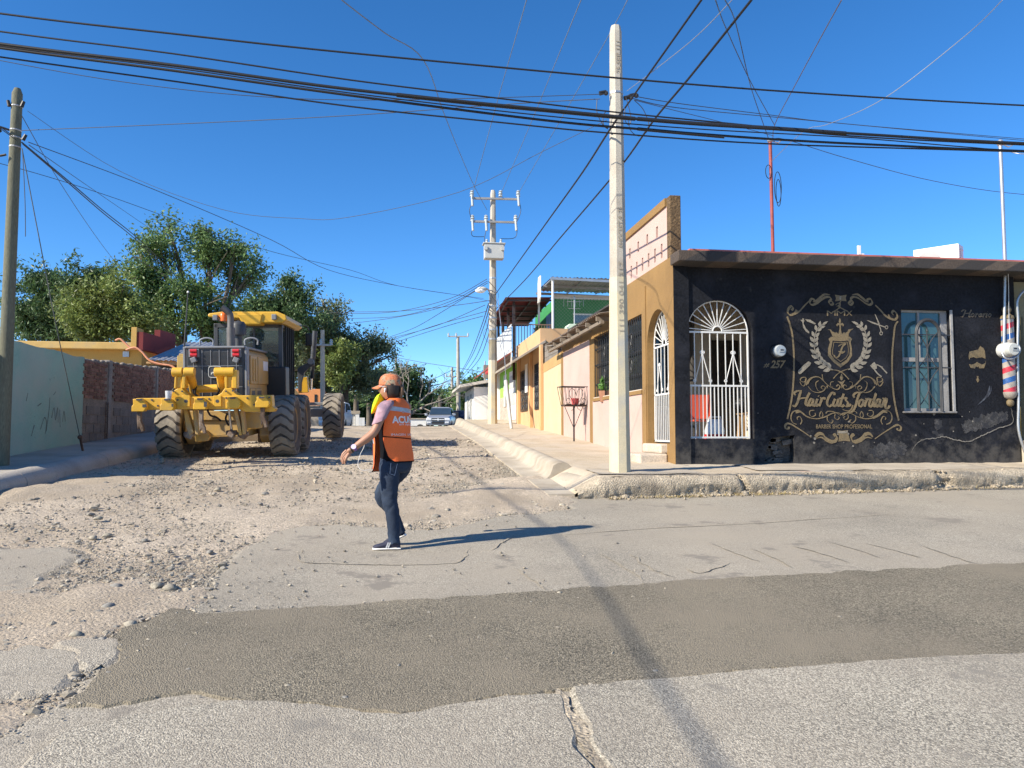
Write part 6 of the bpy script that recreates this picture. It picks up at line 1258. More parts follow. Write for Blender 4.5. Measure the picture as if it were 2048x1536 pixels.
for i, (l, w) in enumerate(([(977, 607), (960, 660), (938, 710), (921, 746)], 'first'), ) if False else enumerate((([(977, 607), (962, 655), (940, 712), (921, 746)], 'outermost'), ([(979, 615), (965, 660), (944, 712), (921, 750)], 'second'), ([(980, 625), (970, 670), (950, 718), (922, 756)], 'third'), ([(982, 640), (974, 680), (956, 722), (924, 758)], 'innermost'))):
    cable(f'{w} cable hanging from the lamp pole down to the far poles', [at(px, py, d) for (px, py), d in zip(l, (29, 38, 52, 65))], .02, m_far, group='cables hanging to the far poles')
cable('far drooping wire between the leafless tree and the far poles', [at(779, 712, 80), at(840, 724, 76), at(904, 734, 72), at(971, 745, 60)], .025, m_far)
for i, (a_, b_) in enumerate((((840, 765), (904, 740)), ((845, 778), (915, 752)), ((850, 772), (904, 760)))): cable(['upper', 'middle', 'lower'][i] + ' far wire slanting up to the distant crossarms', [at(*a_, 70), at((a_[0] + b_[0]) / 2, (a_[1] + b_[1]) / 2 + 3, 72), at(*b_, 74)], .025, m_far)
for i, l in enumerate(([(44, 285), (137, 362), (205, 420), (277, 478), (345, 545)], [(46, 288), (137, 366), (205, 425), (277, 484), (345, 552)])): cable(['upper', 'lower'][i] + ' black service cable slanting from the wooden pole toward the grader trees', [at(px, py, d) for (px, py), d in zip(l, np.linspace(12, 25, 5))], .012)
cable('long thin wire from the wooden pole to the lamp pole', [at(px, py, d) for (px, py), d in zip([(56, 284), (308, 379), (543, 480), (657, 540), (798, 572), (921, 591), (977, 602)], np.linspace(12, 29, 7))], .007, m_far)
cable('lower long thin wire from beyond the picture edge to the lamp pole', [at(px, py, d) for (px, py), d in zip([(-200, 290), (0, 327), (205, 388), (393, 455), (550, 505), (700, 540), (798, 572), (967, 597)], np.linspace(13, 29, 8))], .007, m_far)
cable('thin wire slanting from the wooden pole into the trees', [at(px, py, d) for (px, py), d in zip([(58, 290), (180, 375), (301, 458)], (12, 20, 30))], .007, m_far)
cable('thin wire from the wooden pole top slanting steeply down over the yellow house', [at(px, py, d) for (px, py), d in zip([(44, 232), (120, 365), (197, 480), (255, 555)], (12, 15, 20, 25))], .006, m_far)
gw = [at(44, 297, 12), at(79, 480, 12.3), at(110, 640, 12.8), at(135, 790, 13.3)]; ga = Vector((-6.0, onX(165, 905, -6.0).y, 0)); ga.z = SL(0, ga.y) + .02
cable('guy wire from the wooden pole to its anchor in the pavement', gw[:3] + [gw[2].lerp(ga, .55), ga], .008, M('guy wire steel', (.10, .11, .11), .5), name='guy_wire')
t = T('guy_anchor', 'short rusty anchor rod with clamp in the pavement at the guy wire foot', 'anchor', ga); d_ = (gw[2] - ga).normalized(); mb = MB(); mb.tube([ga - d_ * .1, ga + d_ * .32], .022, 6); mb.sphere(ga + d_ * .33, .045, 8, 6); mb.build('anchor_rod', m_rust, t)
cable('short loose wire hanging down beside the wooden pole', [at(45, 300, 12), at(50, 400, 12), at(51, 473, 12)], .006, m_far)
cable('thick black cable leaving the wooden pole toward the viewer', [LP(.865) + V(0, -.1, 0), V(-5.75, 8, 5.85), V(-5.62, 4.1, 5.7), V(-6.22, -.3, 5.66), V(-6.7, -4, 5.8), V(-7.3, -12, 6.3)], .0072)
cable('second black cable leaving the wooden pole toward the viewer', [LP(.865) + V(.05, -.1, -.06), V(-5.67, 8, 5.75), V(-5.47, 4.1, 5.58), V(-6.04, -.3, 5.54), V(-6.6, -4, 5.7), V(-7.2, -12, 6.2)], .0068)
# ================================================================ motor grader (local frame: x to its right, y forward)
m_y = M('machine yellow', (.66, .37, .03), .42, .07, 2, .04, 40, .06, 30, coord='O', dirt=(.42, .27, .08), ds=2.2, dt=.66)
m_yh = M('sun faded hood yellow', (.56, .33, .09), .5, .1, 2, .06, 40, .1, 30, coord='O', dirt=(.42, .28, .13), ds=2.0, dt=.55)
m_yd = M('dusty machine yellow', (.54, .32, .06), .6, .12, 2, .06, 40, .12, 30, coord='O', dirt=(.36, .26, .14), ds=2.4, dt=.5)
m_tyre = M('dusty groove shaded tyre rubber', (.052, .048, .044), .88, .2, 4, .2, 30, .3, 40, coord='O', dirt=(.15, .125, .10), ds=2.5, dt=.52, dsoft=.16)  # rubber darker than the dusty lugs: groove shade is put into the colour
m_tread = M('dusty tread rubber', (.085, .077, .068), .9, .2, 4, .2, 30, .3, 40, coord='O', dirt=(.29, .25, .195), ds=2.2, dt=.38, dsoft=.18)
m_rim = M('dusty yellow rim', (.36, .22, .075), .75, .2, 4, .1, 30, .2, 40, coord='O', dirt=(.2, .15, .10), ds=4, dt=.5)
m_gr = M('machine dark grey', (.055, .057, .062), .5, .1, 3, coord='O', bump=.04)
m_gl = M('machine light grey', (.20, .205, .215), .5, .08, 3, coord='O', bump=.04)
m_wear = M('worn shank steel', (.16, .10, .06), .7, .35, 6, .2, 30, .4, 30, coord='O', dirt=(.3, .25, .2), ds=6, dt=.6)
m_chr = M('chrome rod', (.6, .6, .6), .2, .05, metal=.9, bump=0)
m_cgl = glass('cab glass', (.05, .075, .08), .04, .45)
GO = Vector((-3.48, 16.62, G(0, 16.62) - .02))
gd = T('motor_grader', 'yellow motor grader with rear ripper parked on the dirt road', 'grader', GO, 0, local=True)
gd.rotation_euler = (R_(3.3), R_(-1.2), R_(-1))
def Qp(px, py, yl): p = onY(px, py, GO.y + yl) - GO; return Vector((p.x, yl, p.z - .0577 * yl - .021 * p.x))
def Q5(a, b, yl): return Qp(250 + a / 5.251, 720 + b / 5.251, yl)
def Q1(a, b, yl): return Qp(250 + a / 4.043, 560 + b / 4.043, yl)
WR, WW_ = .635, .47
def wheel(x, y, side, z=WR, rz=0, lean=0.):
    mb = MB(); c = Vector((0, 0, 0)); ax = (1, 0, 0)
    mb.lathe([(.0, .02), (.12, .03), (.13, .09), (.25, .10), (.27, .16), (.335, .19), (.36, .20), (.36, -.2), (.335, -.19), (.2, -.05), (0, -.05)], c, (side, 0, 0), 28)
    for k in range(10):
        a = k * .628; mb.cyl((side * .10, .19 * math.cos(a), .19 * math.sin(a)), (side * .125, .19 * math.cos(a), .19 * math.sin(a)), .018, None, 6)
    w = mb.build('wheel', m_rim, gd, smooth=35); w.location = (x, y, z); w.rotation_euler = (0, lean, rz); ORG[w.name] = Vector()
    h = WW_ / 2; mb = MB(); mb.lathe([(.355, h * .78), (.40, h * .92), (.47, h * 1.02), (.54, h * 1.0), (.585, h * .9), (.605, h * .6), (.61, 0), (.605, -h * .6), (.585, -h * .9), (.54, -h), (.47, -h * 1.02), (.40, -h * .92), (.355, -h * .78)], c, (side, 0, 0), 44); mb.build('tyre', m_tyre, w, smooth=60)
    mb = MB(); NL = 19
    for k in range(NL):
        a0 = 2 * math.pi * k / NL
        for s in (-1, 1):
            prof = []
            for u in np.linspace(0, 1, 5):
                xx = s * h * (.0 + 1.02 * u); da = -.22 * u - (.06 if u > .7 else 0); rr = WR - .004 - .03 * max(0, u - .72) / .28
                prof.append((xx, a0 + da, rr))
            rings = []
            for i, (xx, a, rr) in enumerate(prof):
                wdt = .112 if i < 4 else .095; rin = .575 if i < 4 else .53
                rings.append([Vector((xx, q * math.sin(aa), q * math.cos(aa))) for q, aa in ((rin, a - wdt * 1.15), (rr, a - wdt), (rr, a + wdt), (rin, a + wdt * 1.15))])
            mb.loft(rings)
    tag(mb.build('tread', m_tread, w), kind='stuff'); return w
for s in (-1, 1): wheel(s * 1.09, 0, s); wheel(s * 1.09, 1.52, s)
wheel(1.50, 5.55, 1, rz=R_(-1), lean=R_(1)); wheel(-.62, 5.7, -1, rz=R_(-1), lean=R_(1))
def part(name, mb, m=m_y, parent=gd, bevel=.012, smooth=None): return mb.build(name, m, parent, bevel=bevel, smooth=smooth)
# chassis
mb = MB(); mb.box((0, .75, .68), (1.0, 3.0, .42)); part('rear_frame', mb, m_yd)
for s in (-1, 1): mb = MB(); mb.prism([(-.35, .45), (-.25, .85), (1.8, .85), (1.9, .45), (1.6, .3), (-.1, .3)], (s * .62 if s > 0 else -.84, 0, 0), (0, 1, 0), (0, 0, 1), (.22, 0, 0)); part('tandem_case', mb, m_yd, bevel=.03); 
for s in (-1, 1):
    for y in (0, 1.52): mb = MB(); mb.cyl((s * .7, y, WR), (s * .98, y, WR), .15, None, 14); part('hub', mb, m_yd, bevel=0, smooth=40)
# engine housing
hx0, hx1 = -.64, .50; hy0, hy1 = -.95, 1.35; hzt = 2.23; hzb = 1.0
mb = MB(); mb.prism([(hx0 + .02, hzb), (hx1 - .0, hzb), (hx1, hzt - .12), (hx1 - .08, hzt - .03), (hx0 + .10, hzt - .03), (hx0 + .02, hzt - .12)], (0, hy0 + .06, 0), (1, 0, 0), (0, 0, 1), (0, hy1 - hy0 - .06, 0)); part('engine_hood', mb, m_yh, bevel=.015)
mb = MB(); mb.box((0 + (hx0 + hx1) / 2, (hy0 + hy1) / 2, hzt - .005), (hx1 - hx0 - .02, hy1 - hy0 + .06, .045)); part('hood_top', mb, m_gl, bevel=.015)
for s, x in ((-1, hx0), (1, hx1)): mb = MB(); mb.box((x + s * .005, hy0 + .1, (hzt + hzb) / 2), (.05, .2, hzt - hzb)); part('grey_corner', mb, m_gl, bevel=.012)
mb = MB(); mb.box(((hx0 + hx1) / 2, hy0 + .03, (hzt + 1.1) / 2), (hx1 - hx0 - .06, .05, hzt - 1.14)); gri = part('rear_grille', mb, m_gr, bevel=.01)
nh = 44
for k in range(nh): z = 1.14 + (hzt - 1.22) * k / nh; mb = MB(); mb.box(((hx0 + hx1) / 2, hy0 - .002, z), (hx1 - hx0 - .12, .014, .011)); mb.build('louvre', m_gr if k else m_gr, gri)
for x in np.linspace(hx0 + .17, hx1 - .17, 6): mb = MB(); mb.box((x, hy0 - .012, (1.12 + hzt) / 2 - .02), (.012, .012, hzt - 1.2)); mb.build('grille_bar', m_gl, gri)
for z in (1.45, 1.86): mb = MB(); mb.box(((hx0 + hx1) / 2, hy0 - .014, z), (hx1 - hx0 - .12, .012, .014)); mb.build('grille_bar', m_gl, gri)
m_tl = M('red lamp lens', (.55, .03, .035), .25, .1, 8, bump=0, coord='O')
for s, zx in ((-1, 594), (1, 934)):
    for zy in (577, 610):
        c = Q1(zx, zy, hy0 - .04); mb = MB(); mb.cyl(c + V(-.06, 0, 0), c + V(.06, 0, 0), .036, None, 10); tl_ = part('tail_light', mb, m_tl, bevel=0, smooth=50)
        mb = MB(); mb.box(c + V(0, .03, 0), (.2, .02, .09)); mb.build('lamp_bezel', m_gl, tl_, bevel=.01)
    c = Q1(zx, 650, hy0 - .08); mb = MB(); mb.box(c, (.1, .09, .1), M=Matrix.Rotation(.4 * s, 3, 'Y')); part('work_light', mb, m_gl, bevel=.01)
# deer emblem plate
ec = Q5(990, 128, hy0 - .022); er = .115
rr_ = [Vector((ec.x + er * 1.05 * (abs(math.cos(a)) ** .45) * math.copysign(1, math.cos(a)), ec.y, ec.z + er * .95 * (abs(math.sin(a)) ** .45) * math.copysign(1, math.sin(a)))) for a in np.linspace(0, 2 * math.pi, 33)[:-1]]
mb = MB(); mb.loft([[p for p in rr_], [p + V(0, -.012, 0) for p in rr_]]); em = part('emblem_plate', mb, m_gr, bevel=0)
m_emb = M('emblem silver', (.55, .55, .5), .4, .05, coord='O', bump=0)
mb = MB(); mb.tube([p + V(0, -.014, 0) for p in rr_], .008, 5, closed=True); mb.build('emblem_rim', m_emb, em)
deer = [(-.8, -.1), (-.55, .12), (-.2, .16), (.12, .2), (.25, .42), (.2, .62), (.05, .8), (.1, .82), (.27, .66), (.36, .72), (.38, .9), (.44, .7), (.5, .58), (.68, .46), (.66, .38), (.46, .38), (.4, .1), (.3, -.06), (.55, -.12), (.62, -.34), (.52, -.3), (.45, -.2), (.2, -.22), (.38, -.38), (.34, -.56), (.26, -.4), (.05, -.24), (-.3, -.14), (-.5, -.12), (-.62, -.36), (-.9, -.44), (-.72, -.28)]
mb = MB(); v, f = holed([(a * .1, b * .1 - .012) for a, b in deer], []); mb.add([Vector((ec.x + a, ec.y - .0135, ec.z + b)) for a, b in v], f); mb.build('deer_figure', m_emb, em, nrm=False)
# hood side door and panels (right-hand side)
for (y0, y1, z0, z1, nm) in ((-.62, .02, 1.5, 2.08, 'side_door'), (-.66, -.2, 1.08, 1.42, 'side_panel'), (-.14, .5, 1.08, 1.42, 'side_panel'), (.12, 1.2, 1.5, 2.08, 'side_door')):
    mb = MB(); mb.box((hx1 + .018, (y0 + y1) / 2, (z0 + z1) / 2), (.035, y1 - y0, z1 - z0)); o = part(nm, mb, m_yh, bevel=.02)
    if nm == 'side_panel': mb = MB(); mb.box((hx1 + .038, (y0 + y1) / 2, (z0 + z1) / 2), (.008, (y1 - y0) * .6, (z1 - z0) * .7)); mb.build('mesh_vent', m_gr, o)
    elif y0 < 0:
        for yy in (y0 + .2, y0 + .42): mb = MB(); mb.box((hx1 + .045, yy, (z0 + z1) / 2), (.03, .10, .46)); mb.build('pressed_rib', m_yh, o, bevel=.015)
mb = MB(); mb.box((hx1 + .04, .85, 1.9), (.006, .5, .2)); part('white_decal', mb, m_white, bevel=0)
for s in (-1, 1):
    for k, y in enumerate((-.6,)):
        c = Q1(700 if s < 0 else 1058, 490, -.55); mb = MB(); mb.tube(crom([c + V(-.12, 0, -.10), c + V(-.12, 0, 0), c + V(0, 0, .04), c + V(.12, 0, .0), c + V(.12, 0, -.1)], 5), .018, 7); part('grab_rail', mb, m_gl, bevel=0, smooth=60)
ce = Q1(889, 500, .1); mb = MB(); zt_e = Q1(880, 255, .1).z
mb.tube([(ce.x, .1, 2.2), (ce.x, .1, Q1(889, 392, .1).z)], .085, 14); mb.tube(crom([(ce.x - .005, .1, Q1(889, 395, .1).z), (ce.x - .005, .1, zt_e - .12), (ce.x - .05, .08, zt_e - .03), (ce.x - .17, .05, zt_e + .06)], 6), .066, 12); part('exhaust_stack', mb, M('exhaust steel', (.15, .135, .125), .55, .2, 4, metal=.4, coord='O'), bevel=0, smooth=50)
c = Q1(948, 420, .5); mb = MB(); mb.lathe([(.07, -.35), (.08, -.1), (.16, -.08), (.17, .12), (.12, .2), (0, .22)], c, (0, 0, 1), 16); part('air_cleaner', mb, m_gr, bevel=0, smooth=50)
# cab
cx0, cx1, cy0, cy1 = -.68, .80, 1.45, 3.15; czb, czt = 1.25, 2.88
mb = MB(); 
for x in (cx0 + .04, cx1 - .04):
    for y in (cy0 + .04, cy1 - .04): mb.box((x, y, (czb + czt) / 2), (.09, .09, czt - czb))
    mb.box((x, cy0 + .95, (czb + czt) / 2), (.07, .07, czt - czb)); mb.box((x, (cy0 + cy1) / 2, czt - .04), (.09, cy1 - cy0, .09)); mb.box((x, (cy0 + cy1) / 2, czb + .25), (.06, cy1 - cy0, .55))
mb.box(((cx0 + cx1) / 2, cy0 + .04, czt - .04), (cx1 - cx0, .09, .1)); mb.box(((cx0 + cx1) / 2, cy0 + .04, czb + .2), (cx1 - cx0, .08, .7)); mb.box((cx0 + .5, cy0 + .04, 2.45), (.05, .06, 1.0)); mb.box((cx1 - .62, cy0 + .04, 2.5), (.05, .06, 1.1))
cab = part('cab_frame', mb, m_gr, bevel=.01)
for nm, a, b in (('rear_window', (cx0 + .08, cy0 + .03, czb + .55), (cx1 - .08, cy0 + .04, czt - .08)), ('front_window', (cx0 + .08, cy1 - .04, czb + .5), (cx1 - .08, cy1 - .03, czt - .08)), ('side_window', (cx1 - .03, cy0 + .08, czb + .5), (cx1 - .02, cy1 - .08, czt - .08)), ('side_window', (cx0 + .02, cy0 + .08, czb + .5), (cx0 + .03, cy1 - .08, czt - .08))): mb = MB(); mb.box2(a, b); mb.build(nm, m_cgl, cab)
mb = MB(); mb.box((0, 2.3, 1.7), (.55, .5, .14)); mb.box((0, 2.02, 2.1), (.5, .12, .75)); mb.box((0, 2.0, 2.6), (.28, .1, .2)); mb.build('operator_seat', m_black, cab, bevel=.03)
mb = MB(); mb.tube([(0, 2.95, 1.3), (0, 2.8, 2.0)], .05, 8); mb.tube([(.2 * math.cos(a), 2.78 + .05 * math.sin(a), 2.02 + .18 * math.sin(a)) for a in np.linspace(0, 6.28, 14)], .016, 6, closed=True); mb.build('steering_column', m_black, cab)
mb = MB(); mb.box(((cx0 + cx1) / 2, (cy0 + cy1) / 2, 1.2), (1.64, 1.7, .1)); part('cab_floor', mb, m_gr)
mb = MB(); mb.box((cx1 - .12, cy0 - .0, 1.42), (.46, .5, .95)); mb.box((cx1 - .05, cy0 + .7, 1.0), (.3, 1.1, .5)); part('battery_box', mb, M('machine black', (.013, .013, .015), .45, .1, bump=.03), bevel=.02)
for k in range(5): mb = MB(); mb.bar((cx1 + .02, cy0 + .35 + .28 * k, 1.25), (cx1 + .02, cy0 + .35 + .28 * k, 2.85), .035, .04); part('door_rail', mb, m_black, bevel=0)
rx0, rx1 = -.70, .98
mb = MB(); mb.prism([(rx0 + .02, 2.99), (.0, 2.96), (.06, 2.87), (rx1 - .1, 2.86), (rx1, 2.93), (rx1 - .02, 3.03), (rx1 - .2, 3.11), (rx0 + .3, 3.11), (rx0 + .02, 3.07), (rx0, 3.03)], (0, cy0 - .45, 0), (1, 0, 0), (0, 0, 1), (0, cy1 - cy0 + .7, 0)); rf = part('cab_roof', mb, m_y, bevel=.03)
v0 = Q1(955, 268, .95); v1 = Q1(1120, 365, .95); mb = MB(); mb.prism([(v0.x - .05, 3.06), (v1.x + .06, 3.06), (v1.x - .0, v1.z), (v0.x + .07, v1.z)], (0, cy0 - .48, 0), (1, 0, 0), (0, 0, 1), (0, .8, 0)); mb.build('rear_visor', m_y, rf, bevel=.02)
for zx, zy in ((765, 312), (1236, 308)): c = Q1(zx, zy, .95); mb = MB(); mb.box(c, (.1, .1, .12)); part('roof_lamp', mb, m_gl, bevel=.012)
c = Q1(830, 306, 1.0); mb = MB(); mb.lathe([(.085, -.09), (.085, .05), (.05, .1), (0, .105)], c, (0, 0, 1), 16); part('beacon', mb, M('orange beacon lens', (.85, .16, .02), .25, .05, bump=0, coord='O'), bevel=0, smooth=50)
# mirror, lift cylinders, saddle, front frame, blade
c = Q1(1497, 487, 3.0); mb = MB(); mb.box(c, (.16, .08, .32)); part('mirror', mb, m_black, bevel=.03); mb = MB(); mb.tube(crom([Q1(1408, 385, 3.0), Q1(1440, 378, 3.0), Q1(1490, 385, 3.0), Q1(1500, 420, 3.0)], 5), .014, 6); part('mirror_arm', mb, m_black, bevel=0)
mb = MB(); a, b = Q1(1543, 418, 4.1), Q1(1519, 640, 4.1); mb.cyl(a, b, .065, None, 12); lc = part('lift_cylinder', mb, m_gr, bevel=0, smooth=50); mb = MB(); mb.cyl(Q1(1512, 700, 4.1), Q1(1495, 890, 4.1), .035, None, 8); mb.build('rod', m_chr, lc, smooth=50); mb = MB(); mb.cyl(Q1(1518, 640, 4.1), Q1(1508, 800, 4.1), .05, None, 10); mb.build('gland', m_black, lc, smooth=50)
mb = MB(); mb.prism([(Q1(px, py, 3.9).x, Q1(px, py, 3.9).z) for px, py in [(1395, 900), (1395, 720), (1440, 690), (1480, 672), (1495, 640), (1525, 645), (1530, 690), (1490, 710), (1450, 750), (1425, 830), (1420, 900)]], (0, 3.85, 0), (1, 0, 0), (0, 0, 1), (0, .14, 0)); part('lift_arm', mb, m_gr, bevel=.015)
mb = MB(); mb.cyl(Q1(1500, 660, 3.8), Q1(1500, 660, 4.05), .08, None, 14); part('pivot', mb, m_gl, bevel=0, smooth=40)
mb = MB(); mb.prism([(Q1(px, py, 4.2).x, Q1(px, py, 4.2).z) for px, py in [(1395, 915), (1405, 850), (1440, 790), (1470, 785), (1475, 910)]], (0, 4.15, 0), (1, 0, 0), (0, 0, 1), (0, .2, 0)); part('saddle', mb, m_y)
mb = MB(); mb.cyl((cx1 - .02, cy0 + .5, 1.02), (cx1 - .02, cy0 + .5, 1.16), .13, None, 12); part('filler', mb, m_gl, bevel=.01)
mb = MB(); mb.loft([[Vector((xo + s1 * .17, y, z + s2 * .17)) for s1, s2 in ((-1, -1), (1, -1), (1, 1), (-1, 1))] for (xo, y, z) in ((0, 2.9, 1.3), (.1, 3.5, 1.6), (.25, 4.4, 1.5), (.42, 5.6, 1.05), (.45, 6.1, .8))]); part('front_beam', mb, m_y)
mb = MB(); mb.bar((-.45, 5.66, .72), (1.3, 5.55, .72), .2, .22); mb.box((.44, 5.6, .85), (.4, .4, .4)); part('front_axle', mb, m_gl); mb = MB(); mb.bar((.4, 5.35, .98), (1.28, 5.3, .98), .07, .08); part('tie_rod', mb, m_gl)
mb = MB(); mb.loft([[Vector((x, 3.75 + .16 * math.cos(a) + .12 * x, .42 + .34 * math.sin(a))) for a in np.linspace(2.0, 4.3, 8)] + [Vector((x, 3.75 + .18 * math.cos(a) + .12 * x, .42 + .36 * math.sin(a))) for a in np.linspace(4.3, 2.0, 8)] for x in (-1.7, .85)]); part('blade', mb, M('scoured blade steel', (.42, .38, .33), .45, .15, 3, metal=.5, coord='O'), bevel=0)
mb = MB(); mb.lathe([(.6, 0), (.72, 0), (.72, .1), (.6, .1), (.6, 0)], (.15, 3.6, .82), (0, 0, 1), 30); part('circle', mb, m_yd, bevel=0)
for s in (-1, 1): mb = MB(); mb.bar((.15 + s * .6, 3.5, .85), (.42, 5.5, .8), .12, .14); part('drawbar', mb, m_yd)
# ripper --------------------------------------------------------------------------
RY = -2.0
def poly5(name, pts, y, th, m=m_y, parent=gd, bev=.012): mb = MB(); q = [Q5(a, b, y) for a, b in pts]; mb.prism([(p.x, p.z) for p in q], (0, y, 0), (1, 0, 0), (0, 0, 1), (0, th, 0)); return part(name, mb, m, parent, bev)
rip = poly5('ripper_beam', [(160, 402), (470, 400), (560, 395), (700, 388), (1000, 383), (1250, 373), (1585, 370), (1590, 490), (1620, 510), (1600, 545), (1300, 545), (1250, 515), (900, 516), (620, 520), (300, 525), (160, 530)], RY, .26)
for i, cx_ in enumerate((205, 500, 845, 1190, 1490)):
    tp5, bt = [(398, 540), (398, 530), (392, 518), (382, 505), (376, 498)][i]
    w = 62; mb = MB(); q = [Q5(a, b, RY - .02) for a, b in [(cx_ - w + 14, tp5 + 10), (cx_ + w - 30, tp5 + 5), (cx_ + w + 20, tp5 + 60), (cx_ + w + 20, bt - 30), (cx_ + w, bt), (cx_ - w - 6, bt), (cx_ - w - 2, bt - 55), (cx_ - w + 14, bt - 75)]]
    mb.prism([(p.x, p.z) for p in q], (0, RY - .16, 0), (1, 0, 0), (0, 0, 1), (0, .155, 0)); sh = mb.build('shank_holder', m_y, rip, bevel=.012)
    mb = MB(); c = Q5(cx_ - 10, tp5 + 18, RY - .17); mb.box(c, (.09, .03, .03)); mb.build('pin', m_gr, rip)
for cx_, y0_, y1_, hook in ((195, 540, 750, 1), (845, 516, 770, 0), (1490, 500, 705, 1)):
    pts = [(cx_ - 25, y0_), (cx_ + 20, y0_), (cx_ + 12, y1_ - 110), (cx_ + 35, y1_ - 60), (cx_ + 42, y1_), (cx_ + 15, y1_ + 5), (cx_ - 5, y1_ - 50), (cx_ - 22, y1_ - 20), (cx_ - 28, y1_ - 100)]
    q = [Q5(a, b, RY - .08) for a, b in pts]; mb = MB(); mb.prism([(p.x, p.z) for p in q], (0, RY - .11, 0), (1, 0, 0), (0, 0, 1), (0, .08, 0)); mb.build('ripper_shank', m_wear, rip, bevel=.012)
for cx_, in ((690,), (1018,)):
    c = Q5(cx_, 432, RY); mb = MB(); mb.box(c + V(0, -.015, 0), (.14, .028, .2)); o = mb.build('clevis_plate', m_y, rip, bevel=.008); mb = MB(); mb.cyl(c + V(0, -.032, 0), c + V(0, -.02, 0), .032, None, 10); mb.build('pin_hole', m_gr, rip)
for s, base, up in ((-1, [(500, 395), (545, 330), (600, 300), (650, 300), (690, 345), (740, 392)], ((560, 300), (600, 105), (670, 105), (655, 300))), (1, [(1000, 385), (1060, 345), (1095, 298), (1165, 295), (1200, 340), (1255, 378)], ((1095, 300), (1100, 100), (1200, 95), (1225, 300)))):
    o = poly5('ripper_bracket', base, RY + .02, .24)
    x0 = 570 if s < 0 else 1105; xm = 640 if s < 0 else 1180
    for a, b2 in (((x0 - 8, 300), (x0 + 18, 300)), ((xm - 2, 300), (xm + 40, 300))):
        poly5('bracket_cheek', [a, b2, (b2[0] + (14 if s < 0 else 8), 112), (a[0] + (22 if s < 0 else 5), 100), (a[0] + (12 if s < 0 else -2), 200)], RY + .03, .2)
    poly5('bracket_web', [(x0 + 10, 300), (xm + 10, 300), (xm + 5, 175), (x0 + 22, 175)], RY + .06, .12)
    for px in ((610, 735) if s < 0 else (1050, 1150)):
        c = Q5(px, 130, RY + .08); mb = MB(); mb.cyl(c + V(-.09, 0, 0), c + V(.09, 0, 0), .085, None, 16); part('pivot_boss', mb, m_y, bevel=.01, smooth=40)
    a = Q5(740 if s < 0 else 1052, 140, RY + .1); b = Q5(775 if s < 0 else 1075, 375, RY + .75); mb = MB(); mb.cyl(a, b, .075, .085, 14); part('ripper_cylinder', mb, m_y, bevel=0, smooth=40)
mb = MB(); mb.cyl(Q5(800, 306, RY + .5), Q5(1060, 296, RY + .5), .075, None, 14); part('cross_tube', mb, m_y, bevel=0, smooth=40)
for pts in ([(650, 515), (690, 515), (720, 640), (750, 760), (700, 800), (670, 700)], [(745, 515), (780, 515), (805, 700), (800, 790), (765, 780)], [(1175, 510), (1215, 510), (1250, 720), (1255, 790), (1225, 790)], [(1245, 510), (1275, 510), (1290, 650), (1295, 780), (1262, 780), (1255, 640)]): poly5('lower_link', pts, RY + .2, .16, m_yd)
for pts, y in (([(670, 535), (1450, 535), (1450, 640), (680, 630)], RY + .7), ([(740, 640), (1460, 640), (1440, 720), (1290, 735), (1290, 770), (915, 805), (870, 735), (760, 700)], RY + .75), ([(755, 760), (870, 740), (915, 805), (880, 850), (760, 860)], RY + .6), ([(1280, 545), (1460, 550), (1455, 715), (1290, 720)], RY + .55)): poly5('rear_plate', pts, y, .18, m_yd)
for c_ in (Q5(705, 790, RY + .3), Q5(1150, 775, RY + .3), Q5(1270, 790, RY + .3)): mb = MB(); mb.box(c_, (.13, .16, .12), M=Matrix.Rotation(.5, 3, 'Y')); mb.cyl(c_ + V(-.1, 0, .02), c_ + V(.1, 0, .02), .05, None, 10); part('worn_lug', mb, m_wear, bevel=.02)
mb = MB(); mb.cyl(Q5(1130, 510, RY + .2), Q5(1150, 745, RY + .3), .025, None, 7); part('small_rod', mb, m_chr, bevel=0)
mb = MB(); mb.box(Q5(1500, 760, .4), (.3, .5, .4)); part('side_case', mb, m_wear, bevel=.02)
# hydraulic hoses, bolts, warning plates
for pts in ([(735, 160), (770, 230), (760, 330), (800, 380)], [(745, 150), (790, 250), (780, 360), (830, 395)], [(1060, 160), (1020, 240), (1030, 330), (990, 385)], [(560, 300), (535, 340), (545, 395)], [(900, 520), (930, 580), (990, 600), (1040, 640)], [(1110, 560), (1090, 620), (1120, 690)]):
    mb = MB(); mb.tube(crom([Q5(a, b, RY + .42) for a, b in pts], 6), .019, 6); part('hydraulic_hose', mb, m_black, bevel=0, smooth=60)
for (a, b) in ((330, 420), (390, 480), (600, 420), (930, 410), (1110, 400), (1330, 400), (1400, 470), (1560, 395), (560, 330), (650, 330), (1110, 330), (1180, 325)):
    c = Q5(a, b, RY); mb = MB(); mb.cyl(c + V(0, -.012, 0), c + V(0, .01, 0), .018, None, 6); mb.build('bolt', m_gr, rip)
for (a, b, w, h) in ((250, 480, .07, .05), (890, 465, .05, .09), (543, 475, .03, .05)):
    c = Q5(a, b, RY - .165 if a != 890 else RY - .165); mb = MB(); mb.box(c, (w, .004, h)); mb.build('worn_plate', m_gr, rip)
c = Q5(1330, 245, hy0 - .0); mb = MB(); mb.box(V(hx1 + .032, hy0 + .06, c.z), (.004, .1, .12)); part('warning_plate', mb, m_y, bevel=0)
t = T('plastic_cup', 'clear plastic cup standing on the ripper beam of the grader', 'cup', gd.matrix_basis @ Q5(503, 425, RY - .1)); cpt = t.location
mb = MB(); mb.lathe([(0, 0), (.045, 0), (.06, .17), (.056, .17), (.042, .006), (0, .006)], cpt, (0, 0, 1), 16); mb.build('cup', M('clear plastic', (.75, .76, .78), .2, .05, bump=0, trans=.4), t, smooth=50)
